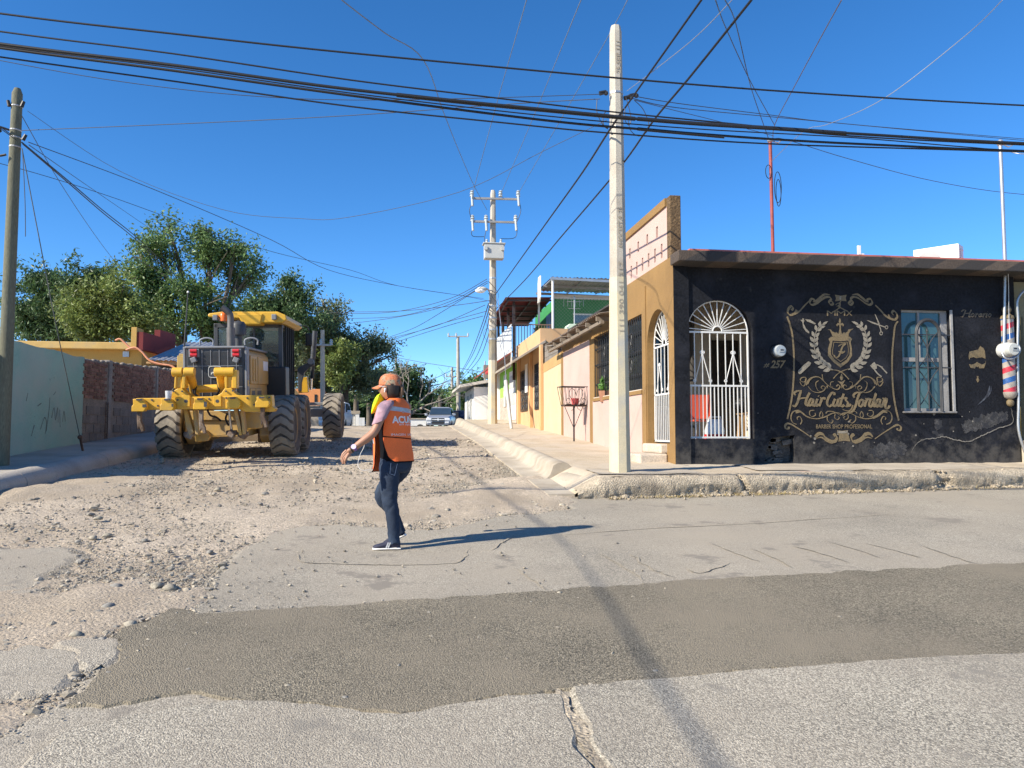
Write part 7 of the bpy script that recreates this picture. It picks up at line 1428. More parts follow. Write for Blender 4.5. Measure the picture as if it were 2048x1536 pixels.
# ================================================================ road worker (local frame: x to the picture's right, y away, z up; feet at 0)
PL = gp(777, 1098)
m_skin = M('skin', (.38, .19, .115), .5, .08, 6, coord='O', bump=.05); m_hair = M('dark brown hair', (.025, .014, .009), .6, .3, 30, coord='O', stretch=(1, 1, 4))
m_jean = M('dark denim', (.011, .022, .046), .85, .25, 5, .25, 160, .3, 60, coord='O', dirt=(.025, .044, .078), ds=4, dt=.58)
m_vest = M('orange vest cloth', (.95, .165, .03), .75, .05, 5, .05, 120, .12, 40, coord='O'); m_vblk = M('black knit', (.008, .008, .010), 1., .2, 8, spec=.05, coord='O', bump=.1, bs=90)
m_mauve = M('mauve cotton', (.30, .175, .21), .85, .18, 12, .1, 40, .2, 30, coord='O', dirt=(.40, .27, .30), ds=14, dt=.55); m_refl = M('grey reflective band', (.42, .42, .43), .35, .2, 30, coord='O', bump=.1)
m_cap = M('orange camo cap', (.52, .16, .065), .85, .1, 8, .1, 80, .15, 60, coord='O', dirt=(.30, .24, .16), ds=15, dt=.515, dsoft=.03, dirt2=(.09, .075, .055, .555)); m_neon = M('neon yellow cloth', (.62, .85, .0), .7, .06, 5, coord='O', bump=.15, bs=20)
m_navy = M('navy shoe', (.018, .02, .045), .7, .2, 8, coord='O'); m_sole = M('white sole', (.75, .72, .68), .6, .05, 6, coord='O')
P_ = T('person', 'person in orange safety vest and camouflage cap walking across the asphalt', 'person', PL, -YAW, local=True)
def C2(cx, cy, y=0.): return Vector(((cx - 450) / 834, y, (1456 - cy) / 834))
f_ = Vector((-.88, .47, 0)); l_ = Vector((-.47, -.88, 0))         # facing, and toward their own left
# ---- one continuous body: skinned skeleton
def skinned(name, joints, edges, root, sub=2):
    me = bpy.data.meshes.new(name); ks = list(joints); me.from_pydata([joints[k][0] for k in ks], [(ks.index(a), ks.index(b)) for a, b in edges], [])
    o = bpy.data.objects.new(name, me); COL.objects.link(o); s = o.modifiers.new('skin', 'SKIN'); s.use_smooth_shade = True
    for i, k in enumerate(ks):
        r = joints[k][1]; me.skin_vertices[0].data[i].radius = r if isinstance(r, tuple) else (r, r); me.skin_vertices[0].data[i].use_root = (k == root)
    if sub: q = o.modifiers.new('subd', 'SUBSURF'); q.levels = sub; q.render_levels = sub
    dg = bpy.context.evaluated_depsgraph_get(); ev = o.evaluated_get(dg); m2 = ev.to_mesh(); v = [tuple(p.co) for p in m2.vertices]; f = [tuple(p.vertices) for p in m2.polygons]; ev.to_mesh_clear()
    bpy.data.objects.remove(o); bpy.data.meshes.remove(me); return v, f
NK = C2(508, 330); HD = C2(447, 235)
shl = NK + l_ * .165 + V(-.01, 0, -.055); shr = NK - l_ * .13 + V(0, 0, -.06)
elL = C2(368, 578, -.25); wrL = C2(222, 690, -.30); paL = C2(185, 722, -.31)
elR = C2(470, 600, .27); wrR = C2(400, 690, .26); paR = C2(380, 730, .26)
hipL = C2(500, 830) + l_ * .085; hipR = C2(500, 830) - l_ * .085
knL = C2(467, 1085, -.085); anL = C2(503, 1375, -.085); knR = C2(385, 1062, .07); anR = C2(525, 1320, .10)
J = dict(pel=(C2(500, 800), .06), wai=(C2(500, 650), .08), che=(C2(500, 480), .10), up=(C2(505, 385), .085), nk=(NK, .055), nk2=(C2(475, 300), .05), hd0=(C2(455, 270), .065), shl=(shl, .050), ual=(shl.lerp(elL, .45), .043), elL=(elL, .040), fal=(elL.lerp(wrL, .35), .040), wrL=(wrL, .026), paL=(paL, (.020, .034)),
         shr=(shr, .06), elR=(elR, .04), wrR=(wrR, .026), paR=(paR, .03), hl=(hipL, .055), kl=(knL, .045), al=(anL, .036), hr=(hipR, .055), kr=(knR, .045), ar=(anR, .036))
bv, bf = skinned('body_skin', J, [('pel', 'wai'), ('wai', 'che'), ('che', 'up'), ('up', 'nk'), ('nk', 'nk2'), ('nk2', 'hd0'), ('up', 'shl'), ('shl', 'ual'), ('ual', 'elL'), ('elL', 'fal'), ('fal', 'wrL'), ('wrL', 'paL'), ('up', 'shr'), ('shr', 'elR'), ('elR', 'wrR'), ('wrR', 'paR'), ('pel', 'hl'), ('hl', 'kl'), ('kl', 'al'), ('pel', 'hr'), ('hr', 'kr'), ('kr', 'ar')], 'pel')
mb = MB(); mb.add(bv, bf)
# head with face
hf = Vector((-.97, .24, 0)).normalized(); hl = Vector((-hf.y, hf.x, 0)) * 1.0
def head_pt(a, t):        # a: angle from the face direction, t: height -1..1
    z = t * .118; k = math.sqrt(max(0, 1 - abs(t) ** 2.3)); rx = .098 * k; ry = .074 * k
    if t < -.2: rx *= 1 - .12 * (-.2 - t); ry *= 1 - .35 * (-.2 - t)
    ca, sa = math.cos(a), math.sin(a); x = rx * ca; y = ry * sa
    if ca > .75 and -.95 < t < .2:
        w = (ca - .75) / .25
        x += .020 * w * w * math.exp(-((t + .12) / .16) ** 2) + .006 * w * math.exp(-((t + .55) / .10) ** 2) + .010 * w * math.exp(-((t + .85) / .12) ** 2) - .006 * math.exp(-((t - .1) / .08) ** 2) * w
    return HD + hf * x + hl * y + Vector((0, 0, z))
mb.loft([[head_pt(a, t) for a in np.linspace(0, 2 * math.pi, 33)[:-1]] for t in np.sin(np.linspace(-1.5, 1.5, 22))])
ear = HD + hl * -.0 ; ec_ = C2(432, 252); es = Vector((0, -1, 0))
side = hl if hl.y < 0 else -hl
eb = HD + side * .076 + hf * .005 + V(0, 0, -.01)
mb.loft([[eb + hf * (.018 * math.cos(a) * k) + V(0, 0, .03 * math.sin(a) * k) + side * dz for a in np.linspace(0, 6.28, 13)[:-1]] for k, dz in ((.6, -.02), (.9, .0), (1, .014), (.75, .018), (.5, .008))])
# five bent fingers and a thumb on the near hand
hd_ = (paL - wrL).normalized(); dn = Vector((0, 0, -1)); kx = hd_.cross(Vector((0, -1, 0))).normalized()
for i, (o_, ln) in enumerate(((-.030, .060), (-.010, .070), (.010, .066), (.028, .052))):
    b0_ = paL + kx * o_ * .8 + hd_ * .012; q1 = b0_ + hd_ * ln * .45 + dn * ln * .12; q2 = q1 + hd_ * ln * .22 + dn * ln * .35; q3 = q2 - hd_ * ln * .05 + dn * ln * .30
    mb.tube(crom([b0_ - hd_ * .02, b0_, q1, q2, q3], 4), [.0115] * 9 + [.0105] * 4 + [.0095] * 3 + [.007], 8)
th0 = paL - hd_ * .02 + V(0, -.012, -.018); mb.tube(crom([th0, th0 + hd_ * .02 + V(-.004, -.014, -.022), th0 + hd_ * .045 + V(0, -.010, -.042)], 5), [.013] * 6 + [.012] * 3 + [.010, .008], 8)
for k in range(4): b0_ = paR + V(-.02, .0, -.0) + Vector((0, .02 * (k - 1.5), 0)); mb.tube([b0_, b0_ + V(-.02, 0, -.035), b0_ + V(-.01, 0, -.06)], [.011, .010, .007], 6)
mb.tube([paR, paR + V(-.02, -.03, -.02), paR + V(-.03, -.03, -.045)], [.012, .011, .008], 6)
mb.build('body', m_skin, P_, smooth=75)
SEC = [(.775, .066, .132, .172), (.85, .062, .132, .174), (.95, .050, .126, .165), (1.05, .040, .128, .163), (1.15, .036, .130, .170), (1.23, .036, .122, .176), (1.30, .042, .104, .165), (1.345, .050, .078, .12), (1.372, .054, .058, .07)]
def sec(z):
    for a, b in zip(SEC[:-1], SEC[1:]):
        if z <= b[0] or b is SEC[-1]: t = min(max((z - a[0]) / (b[0] - a[0]), 0), 1); return [a[i] + (b[i] - a[i]) * t for i in range(4)]
def tor(z, th, k=1., kf=0.):     # th: 0 = back, 90 = their left
    _, cx, a, b = sec(z); ca, sa = math.cos(th), math.sin(th); g = a * k * (1 + kf * max(0, -ca)); wr = 1 + .02 * fr(th * 2.2, z * 7, 3.) + .012 * fr(th * 5, z * 16, 6.)
    return Vector((cx, 0, z)) - f_ * (ca * g * wr) + l_ * (sa * b * k * wr)
# ---- jeans
def legloft(mb, path, rads, seed):
    Q = crom(path, 10); R2 = np.interp(np.linspace(0, 1, len(Q)), np.linspace(0, 1, len(rads)), rads); rings = []
    for i, p in enumerate(Q):
        r = R2[i]; d = (Q[min(i + 1, len(Q) - 1)] - Q[max(i - 1, 0)]).normalized(); a_ = Vector((1, 0, 0)); a_ = (a_ - d * a_.dot(d)).normalized(); b_ = d.cross(a_)
        rings.append([p + (a_ * math.cos(t) * 1.06 + b_ * math.sin(t) * .96) * (r + .004 * fr(t * 1.4 + seed, p.z * 22, seed) * (1.8 if p.z < .22 or .38 < p.z < .55 else .9) + .004 * fr(t * .8, p.z * 45 + t * 2, seed + 3)) for t in np.linspace(0, 2 * math.pi, 25)[:-1]])
    mb.loft(rings)
mb = MB()
legloft(mb, [hipL + V(.0, .005, .07), hipL + V(-.005, 0, -.02), hipL.lerp(knL, .5) + V(-.005, 0, 0), knL, knL.lerp(anL, .35) + V(.012, 0, 0), anL + V(0, 0, -.035)], [.086, .092, .080, .065, .058, .047], 1.)
legloft(mb, [hipR + V(.0, -.005, .07), hipR + V(-.01, 0, -.02), hipR.lerp(knR, .5) + V(-.015, 0, 0), knR, knR.lerp(anR, .4) + V(.015, 0, 0), anR + V(.008, 0, -.03)], [.086, .090, .078, .063, .054, .043], 9.)
mb.loft([[tor(z, a, k) for a in np.linspace(0, 2 * math.pi, 37)[:-1]] for z, k in ((.69, .55), (.70, .80), (.73, .93), (.78, .975), (.83, .98), (.87, .95), (.90, .90), (.92, .8))]); jn = mb.build('jeans', m_jean, P_, smooth=80)
mb = MB(); c = C2(470, 850, -.2)
for a, b in (((452, 800), (445, 880)), ((445, 880), (480, 892)), ((480, 892), (500, 805))): mb.tube([C2(a[0] + 35, a[1], -.183), C2(b[0] + 35, b[1], -.186)], .0025, 4)
mb.build('pocket_seam', M('blue seam', (.05, .08, .14), .8), jn)
# ---- shoes
def shoe(toe, heel, z0, tilt, name):
    d = (toe - heel); L = d.length; d.normalize(); s = Vector((-d.y, d.x, 0)).normalized(); u = d.cross(s) * -1
    if u.z < 0: u = -u
    prof = [(0, .030, .045), (.12, .036, .085), (.3, .036, .092), (.45, .036, .075), (.62, .042, .055), (.8, .044, .042), (.93, .034, .034), (1, .014, .022)]
    mb = MB(); mb.loft([[heel + d * (L * k) + s * (w * math.cos(a)) + u * (.012 + h * .5 + h * .5 * math.sin(a)) for a in np.linspace(0, 6.28, 13)[:-1]] for k, w, h in prof]); sh = mb.build('shoe', m_navy, P_, smooth=70)
    mb = MB(); mb.loft([[heel + d * (L * (k * 1.03 - .015)) + s * (w * 1.1 * math.cos(a)) + u * (.011 + .011 * math.sin(a)) for a in np.linspace(0, 6.28, 13)[:-1]] for k, w, h in prof]); mb.build('sole', m_sole, sh, smooth=50)
    mb = MB()
    for k in (.45, .52): mb.box(heel + d * (L * (k - .05)) + s * (-.036 if s.y > 0 else .036) + u * .045, (.012, .006, .05), M=Matrix.Rotation(.4, 3, 'Y'))
    mb.build('side_stripe', m_refl, sh); mb = MB(); mb.tube(crom([heel + d * L * .36 + u * .095, heel + d * L * .46 + u * .085, heel + d * L * .6 + u * .062], 4), .014, 6); mb.build('laces', m_navy, sh)
shoe(C2(347, 1450, -.10), C2(549, 1450, -.075), 0, 0, 'near'); shoe(C2(430, 1440, .13), C2(568, 1368, .10), 0, 0, 'far')
# ---- torso clothes as shells round an oval section
mb = MB(); mb.loft([[tor(z, a, .985) for a in np.linspace(0, 2 * math.pi, 41)[:-1]] for z in np.linspace(.80, 1.372, 22)]); mb.build('black_shirt', m_vblk, P_, smooth=80)
mb = MB(); ds = (elL - shl); mb.loft([[shl + ds * t + Vector((math.cos(a) * r * 1.0, math.sin(a) * r * .9, math.sin(a + .6) * .01)) + V(0, 0, math.cos(a) * .02 * (1 if t > .1 else 0)) for a in np.linspace(0, 6.28, 19)[:-1]] for t, r in ((-.22, .04), (-.16, .062), (-.02, .074), (.2, .071), (.42, .066), (.58, .064), (.585, .057), (.5, .052))]); mb.build('mauve_sleeve', m_mauve, P_, smooth=80)
mb = MB(); dr_ = elR - shr; mb.loft([[shr + dr_ * t + Vector((math.cos(a) * r, math.sin(a) * r, 0)) for a in np.linspace(0, 6.28, 15)[:-1]] for t, r in ((.0, .04), (.1, .05), (.5, .055))]); mb.build('mauve_sleeve', m_mauve, P_, smooth=80)
D = math.radians
def panel(name, mat, zs, left, right, k, kf=0., n=22, parent=P_, thick=.006):
    mb = MB(); out = []; inn = []; KF = kf if callable(kf) else (lambda z: kf)
    for z in zs:
        th = np.linspace(right(z), left(z), n); out.append([tor(z, t, k(z), KF(z)) for t in th]); inn.append([tor(z, t, k(z) - thick / .14, KF(z)) for t in th])
    mb.loft(out, closed=False); mb.loft([r[::-1] for r in inn], closed=False)
    e = [r[0] for r in out], [r[0] for r in inn]; mb.loft([[a, b] for a, b in zip(*e)], closed=False); mb.loft([[a, b] for a, b in zip([r[-1] for r in out], [r[-1] for r in inn])], closed=False)
    return mb.build(name, mat, parent, smooth=70), out
itp = lambda xs, ys: (lambda z: float(np.interp(z, xs, ys)))
lb_ = itp([.795, .83, .95, 1.0, 1.1, 1.2, 1.27, 1.33, 1.372], [D(52), D(72), D(88), D(91), D(86), D(74), D(80), D(98), D(110)])
rb_ = itp([.795, .9, 1.1, 1.2, 1.3, 1.372], [D(-100), D(-102), D(-95), D(-78), D(-90), D(-110)])
zsb = list(np.linspace(.795, 1.372, 26)); kb = lambda z: 1.075 if z < 1.25 else 1.075 + (z - 1.25) * .5
vest, vo = panel('vest_back', m_vest, zsb, lb_, rb_, kb)
lf_ = itp([.70, .74, .9, 1.05, 1.15, 1.25, 1.33, 1.372], [D(150), D(134), D(128), D(125), D(120), D(114), D(110), D(110)]); rf_ = itp([.70, 1.0, 1.372], [D(225), D(225), D(250)])
SEC.insert(0, (.67, .060, .135, .175))
fkf = itp([.7, .95, 1.1, 1.3], [.62, .6, .42, .1])
vf, vfo = panel('vest_front', m_vest, list(np.linspace(.70, 1.372, 26)), lf_, rf_, lambda z: 1.09, fkf)
mb = MB(); mb.tube([r[-1] for r in vo], .006, 5); mb.tube([r[0] for r in vo], .006, 5); mb.tube(vo[0], .006, 5); mb.build('vest_binding', m_vblk, vest, smooth=60)
mb = MB(); mb.tube([r[-1] for r in vfo] if False else [r[-1] for r in vfo], .006, 5); mb.tube(vfo[0], .006, 5); mb.tube([r[0] for r in vfo], .006, 5); mb.build('vest_binding', m_vblk, vf, smooth=60)
def on_back(z, th, off): return tor(z, th, kb(z) + off / .14)
mb = MB(); zz = lambda th: 1.262 + .022 * (th / D(80))
mb.loft([[on_back(zz(t) + q, t, .004) for t in np.linspace(D(-78), D(76), 26)] for q in np.linspace(-.020, .020, 4)], closed=False); mb.build('reflective_band', m_refl, vest, smooth=60, nrm=False)
mb = MB(); mb.loft([[on_back(1.005 + .012 * t + q, t, .003) for t in np.linspace(D(-95), D(94), 26)] for q in (-.004, .004)], closed=False); mb.build('black_seam', m_vblk, vest, nrm=False)
mb = MB(); mb.loft([[tor(.985 + q, t, 1.10, fkf(.985) + .02) for t in np.linspace(D(140), D(220), 14)] for q in (-.028, .028)], closed=False); mb.loft([[tor(1.14 + q, t, 1.10, fkf(1.14) + .02) for t in np.linspace(D(130), D(220), 14)] for q in (-.02, .02)], closed=False); mb.loft([[tor(.80 + q, t, 1.10, fkf(.8) + .02) for t in np.linspace(D(146), D(185), 10)] for q in (-.025, .025)], closed=False); mb.build('reflective_band', m_refl, vf, nrm=False)
m_ink = M('white vest print', (.80, .72, .66), .7, .05, 8, coord='O', bump=0)
def backtext(s, z0, z1, t0, t1, bold=0., shear=0., mat=m_ink, nm='lettering'):
    v, f = text2(s, shear, bold); mb = MB(); mb.add([on_back(z0 + p[1] * (z1 - z0), t0 + p[0] * (t1 - t0), .005) for p in v], f); mb.build(nm, mat, vest, nrm=False)
backtext('ACUÑA', 1.142, 1.222, D(50), D(-52), .04); backtext('en equipo', 1.118, 1.142, D(28), D(-40), .0, .35); backtext('IMAGEN  URBANA', 1.030, 1.050, D(56), D(-60), .0)
m_pale = M('pale vest crest', (.62, .30, .22), .7, coord='O', bump=0); mb = MB(); v, f = holed([(-.5, 1), (.5, 1), (.5, .4), (0, -.2), (-.5, .4)], []); mb.add([on_back(1.235 + .018 * b, D(10) - a * D(9), .005) for a, b in v], f); mb.build('crest_print', m_pale, vest, nrm=False)
# ---- head gear
mb = MB(); capc = HD + V(.005, 0, .035)
def cap_pt(a, t): ca, sa = math.cos(a), math.sin(a); k = math.cos(t * math.pi / 2) ** .75; return capc + hf * (.108 * ca * k) + hl * (.086 * sa * k) + V(0, 0, .105 * math.sin(t * math.pi / 2) ** .85 - .012 * (1 - t) * (1 - ca) * .5)
mb.loft([[cap_pt(a, t) for a in np.linspace(0, 6.2832, 31)[:-1]] for t in np.linspace(0, .985, 12)]); cp = mb.build('cap', m_cap, P_, smooth=70)
mb = MB(); ring0 = []; 
for k in np.linspace(0, 1, 6): ring0.append([capc + hf * ((.098 + .085 * k) * math.cos(a * (1 - .12 * k))) + hl * (.082 * math.sin(a) * (1 - .1 * k)) + V(0, 0, .002 - .030 * k - .012 * math.sin(a) ** 2) for a in np.linspace(-1.15, 1.15, 15)])
mb.loft(ring0, closed=False); mb.loft([[p + V(0, 0, -.006) for p in r] for r in ring0], closed=False); mb.build('cap_brim', m_cap, cp, smooth=70); mb = MB(); mb.sphere(capc + V(0, 0, .105), (.009, .009, .006), 8, 5); mb.build('cap_button', m_cap, cp)
mb = MB(); mb.loft([[HD - hf * (.020 + .085 * math.cos(a) * k) + hl * (.080 * math.sin(a) * k) + V(0, 0, z) for a in np.linspace(-1.75, 1.75, 17)] for k, z in ((1.02, .04), (1.04, 0), (1.0, -.045), (.86, -.08), (.6, -.095))], closed=False); hr_ = mb.build('hair', m_hair, P_, smooth=80)
mb = MB(); mb.tube(crom([HD - hf * .10 + V(0, 0, .03), HD - hf * .122 + V(0, 0, 0), HD - hf * .115 + V(0, 0, -.06), HD - hf * .108 + V(0, 0, -.10)], 4), [.016] * 4 + [.02] * 5 + [.016] * 3 + [.006], 8); mb.build('ponytail', M('light brown hair', (.16, .085, .04), .6, .3, 30, coord='O'), hr_, smooth=80)
gc = HD + hf * .092 + V(0, 0, .012); mb = MB()
for s in (-1, 1): mb.sphere(gc + hl * (.034 * s) - hf * .008, (.02, .02, .019), 10, 7)
sg = mb.build('sunglasses', M('dark lens', (.01, .01, .012), .1, bump=0), P_, smooth=60); mb = MB(); mb.tube([gc + side * .062 - hf * .01 + V(0, 0, .008), HD + side * .080 + hf * .02 + V(0, 0, .012)], .003, 5); mb.build('temple_arm', m_refl, sg)
mb = MB(); mb.sphere(eb + side * .018 + V(0, 0, -.002), (.011, .010, .013), 9, 6); mb.tube([eb + side * .02 + V(0, 0, -.01), eb + side * .022 + hf * .006 + V(0, 0, -.03)], .005, 5); mb.build('earbud', m_sole, P_, smooth=60)
# neon cloth hanging from nose and mouth
rows = []
top = [C2(372, 275), C2(405, 330)]
out_ = [((376, 272), (376, 272)), ((352, 288), (392, 296)), ((334, 310), (404, 322)), ((322, 340), (404, 342)), ((314, 372), (390, 358)), ((310, 402), (365, 380)), ((308, 430), (345, 402))]
mb = MB(); front = []; back = []
for i, (a, b) in enumerate(out_):
    A, B_ = C2(*a), C2(*b); r1 = []; r2 = []
    for k in np.linspace(0, 1, 12): p = A.lerp(B_, k); w = .012 * math.sin(k * 9 + i * .5) * (i / 6) - .075 * math.sin(k * math.pi) * (.5 + .5 * (6 - i) / 6) * (0 if i == 0 else 1); r1.append(p + V(0, w - .01, 0)); r2.append(p + V(0, .075 * math.sin(k * math.pi) * (0 if i == 0 else 1) + .004, 0))
    front.append(r1); back.append(r2)
mb.loft([r1 + r2[::-1] for r1, r2 in zip(front, back)]); mb.build('neon_cloth', m_neon, P_, smooth=80)
wd = (wrL - elL).normalized(); m_pur = M('purple strap', (.22, .10, .36), .5, coord='O', bump=0); mb = MB(); wc = wrL - wd * .012; mb.lathe([(.030, -.012), (.032, 0), (.030, .012)], wc, wd, 16); wt_p = mb.build('watch', m_pur, P_, smooth=50); a_, b_2 = frame_to(wd)
wn2 = Vector((-.1, -1, .15)); wn2 = (wn2 - wd * wn2.dot(wd)).normalized(); mb = MB(); mb.cyl(wc + wn2 * .026, wc + wn2 * .038, .022, None, 16); mb.build('watch_face', M('watch face', (.65, .55, .72), .3, coord='O', bump=0), wt_p, smooth=40); mb = MB(); mb.lathe([(.030, -.006), (.032, 0), (.030, .006)], wrL + wd * .018, wd, 14); mb.build('bracelet', m_hair, P_)
mb = MB(); mb.tube(crom([C2(305, 640, -.24), C2(283, 695, -.22), C2(262, 730, -.2), C2(245, 790, -.2), C2(248, 830, -.2), C2(275, 852, -.2), C2(310, 852, -.18), C2(340, 846, -.15)], 6), .0025, 5); mb.build('earphone_cord', m_sole, P_, smooth=60)
# ================================================================ trees
def leafmat(n, col, isl=.42): return M(n, col, .42, .3, .9, bump=0, isl=isl, trans=.34, spec=.45)
m_bark = M('tree bark', (.13, .105, .08), .9, .25, 4, .2, 30, .6, 25, stretch=(3, 3, .8))
m_l1 = leafmat('leaf olive green', (.135, .215, .070)); m_l2 = leafmat('leaf yellow green', (.19, .24, .065)); m_l3 = leafmat('leaf deep green', (.085, .145, .055)); m_l4 = leafmat('leaf grey green', (.16, .195, .092)); m_l5 = leafmat('leaf dry brown', (.16, .115, .075))
def tree(label, base, blobs, nleaf, lsize, mat, trunk=.22, trunks=1, elong=2.4, droop=.25, seed=1, cat='tree', name='tree', twig=14, spread=.42, holes=.1):
    rg = np.random.default_rng(seed); base = Vector(base); t = T(name, label, cat, base)
    B = [(np.array(c), np.array(r)) for c, r in blobs]; vol = np.array([r.prod() ** .72 for c, r in B]); vol /= vol.sum()
    nt = nleaf // twig; idx = rg.choice(len(B), nt, p=vol); d = rg.normal(0, 1, (nt, 3)); d /= np.linalg.norm(d, axis=1)[:, None]; rad = rg.uniform(.12, 1, nt) ** .42
    C_ = np.array([b[0] for b in B])[idx]; Rr = np.array([b[1] for b in B])[idx]
    lump = np.array([.72 + .6 * fr(p[0] * 2.1 + q[0] * .35, p[1] * 2.1 + q[1] * .35, p[2] * 2.1 + seed) for p, q in zip(d, C_)])
    tw = C_ + d * Rr * (rad * lump)[:, None]
    keep = np.array([fr(p[0] * .75, p[1] * .75, p[2] * .75 + seed * 3) > -holes * 1.6 for p in tw]); tw = tw[keep]; d = d[keep]; Rr = Rr[keep]; nt = len(tw)
    # sprays that break the outline
    ns = max(20, nt // 14); si = rg.choice(len(B), ns, p=vol); sd = rg.normal(0, 1, (ns, 3)); sd[:, 2] = np.abs(sd[:, 2]) * .8 - .1; sd /= np.linalg.norm(sd, axis=1)[:, None]; ext = []
    for i, q in zip(si, sd):
        c0 = B[i][0] + q * B[i][1] * .9; ln = rg.uniform(.3, 1.1)
        for k in range(int(3 + ln * 4)): ext.append((c0 + q * ln * k / (3 + ln * 4) + np.array([0, 0, .1 * k * k / 20]), q))
    tw = np.concatenate([tw, np.array([e[0] for e in ext])]); d = np.concatenate([d, np.array([e[1] for e in ext])]); nt = len(tw)
    # twigs: clumps elongated outwards
    ax = d + rg.normal(0, .5, d.shape); ax[:, 2] += .15; ax /= np.linalg.norm(ax, axis=1)[:, None]
    ts = rg.uniform(-.5, .5, (nt, twig)); off = rg.normal(0, 1, (nt, twig, 3)) * spread * .32
    P = tw[:, None, :] + ax[:, None, :] * (ts * spread * 1.7)[:, :, None] + off; P[:, :, 2] -= droop * (ts + .5) ** 2 * spread
    P = P.reshape(-1, 3); n = len(P); s = lsize * rg.uniform(.6, 1.3, n)
    a = np.repeat(ax, twig, 0) * .7 + rg.normal(0, .7, (n, 3)); a[:, 2] -= droop; a /= np.linalg.norm(a, axis=1)[:, None]
    b = np.cross(a, rg.normal(0, 1, (n, 3))); b /= np.linalg.norm(b, axis=1)[:, None]; cc = np.cross(a, b)
    L = a * (s * elong / 2)[:, None]; W = b * (s / 2)[:, None]; U = cc * (s * .12)[:, None]
    v = np.stack([P - L, P - W + U, P + L, P + W + U], 1).reshape(-1, 3); f = np.arange(n * 4).reshape(-1, 4)
    o = np_mesh('crown', v - np.array(base[:]), f, mat); o.parent = t; ORG[o.name] = Vector(base)
    mb = MB(); r = random.Random(seed)
    forks = []
    for k in range(trunks):
        b0 = base + V((k - (trunks - 1) / 2) * trunk * 2.2, 0, -.3); cs = [np.array(b_[0]) for b_ in B]; zc = np.mean([c[2] for c in cs]); mid = Vector(np.mean(cs, 0).tolist()); fk = b0.lerp(mid, .45) + V((k - (trunks - 1) / 2) * .8, 0, 0); fk.z = base.z + (zc - base.z) * .5; forks.append(fk)
        mb.tube(crom([b0, b0.lerp(fk, .4) + V(r.uniform(-.2, .2), r.uniform(-.2, .2), 0), fk], 5), list(np.linspace(trunk, trunk * .7, 11)), 9)
    for c, rr in B:
        c = Vector(c.tolist()); fk = min(forks, key=lambda q: (q - c).length); m_ = fk.lerp(c, .5) + V(r.uniform(-.3, .3), r.uniform(-.3, .3), .25)
        mb.tube(crom([fk - V(0, 0, .2), m_, c], 5), list(np.linspace(trunk * .55, trunk * .16, 11)), 7)
        for j in range(5):
            e = c + Vector((r.gauss(0, 1) * rr[0], r.gauss(0, 1) * rr[1], r.gauss(.2, .8) * rr[2])) * .6; s_ = m_.lerp(c, r.random()); mb.tube(crom([s_, s_.lerp(e, .5) + V(0, 0, .15), e], 4), list(np.linspace(trunk * .2, .012, 9)), 5)
    mb.build('trunk', m_bark, t, smooth=70); return t
def blob(px, py, d, rx, rz, ry=None): p = at(px, py, d); k = d / FPX; return (tuple(p), (rx * k, (ry or (rx + rz) / 2) * k, rz * k))
gb_ = lambda px, d: (at(px, 860, d).x, at(px, 860, d).y, 1.7)
tree('tall broad olive green tree with open crown behind the yellow house', gb_(400, 37), [blob(330, 500, 37, 50, 40), blob(290, 555, 36, 46, 40), blob(425, 505, 37, 52, 40), blob(385, 590, 36, 62, 46), blob(478, 560, 38, 46, 44), blob(330, 640, 36, 66, 42), blob(440, 650, 37, 66, 42), blob(340, 460, 37, 20, 22), blob(408, 468, 37, 24, 18), blob(500, 545, 38, 16, 28), blob(274, 500, 36, 20, 18), blob(470, 500, 37, 18, 14), blob(305, 600, 36, 30, 26)], 40000, .08, m_l1, .26, 2, seed=4, spread=.5, holes=.03)
tree('yellow green rounded tree in front of the tall olive tree', gb_(225, 33), [blob(225, 625, 33, 62, 52), blob(185, 655, 33, 40, 40), blob(265, 650, 33, 45, 42), blob(230, 585, 33, 40, 28), blob(175, 600, 33, 26, 24)], 22000, .076, m_l2, .18, 1, seed=8, spread=.4)
tree('dark feathery tree at the back beside the wooden pole', gb_(110, 40), [blob(95, 610, 40, 70, 50), blob(150, 575, 40, 62, 36), blob(60, 645, 40, 40, 45), blob(120, 660, 40, 60, 40), blob(180, 625, 40, 45, 45), blob(85, 560, 40, 40, 22), blob(190, 552, 40, 30, 18)], 24000, .085, m_l3, .2, 1, elong=3.2, droop=.6, seed=12, spread=.55, holes=.12)
tree('deep green spreading tree rising behind the grader cab', gb_(550, 44), [blob(560, 620, 44, 46, 40), blob(515, 615, 44, 34, 36), blob(595, 600, 44, 26, 28), blob(600, 650, 44, 50, 45), blob(540, 670, 44, 60, 45), blob(575, 565, 44, 22, 20), blob(500, 650, 44, 45, 50)], 22000, .088, m_l3, .22, 1, seed=21, spread=.5)
tree('grey green airy tree reaching toward the street beyond the grader', gb_(690, 47), [blob(655, 640, 47, 38, 36), blob(690, 690, 46, 48, 42), blob(735, 705, 47, 42, 34), blob(665, 730, 47, 55, 45), blob(720, 755, 47, 50, 38), blob(640, 690, 46, 40, 45), blob(760, 690, 47, 26, 20), blob(775, 715, 47, 18, 14), blob(645, 605, 47, 18, 18), blob(630, 770, 46, 50, 30)], 32000, .082, m_l4, .24, 1, seed=34, spread=.46, holes=.16)
tree('light green bush crown inside the grey green tree', gb_(682, 44), [blob(680, 725, 44, 26, 30), blob(690, 700, 44, 16, 18), blob(670, 755, 44, 20, 20)], 3600, .10, m_l2, .08, 1, seed=35, cat='bush', name='bush')
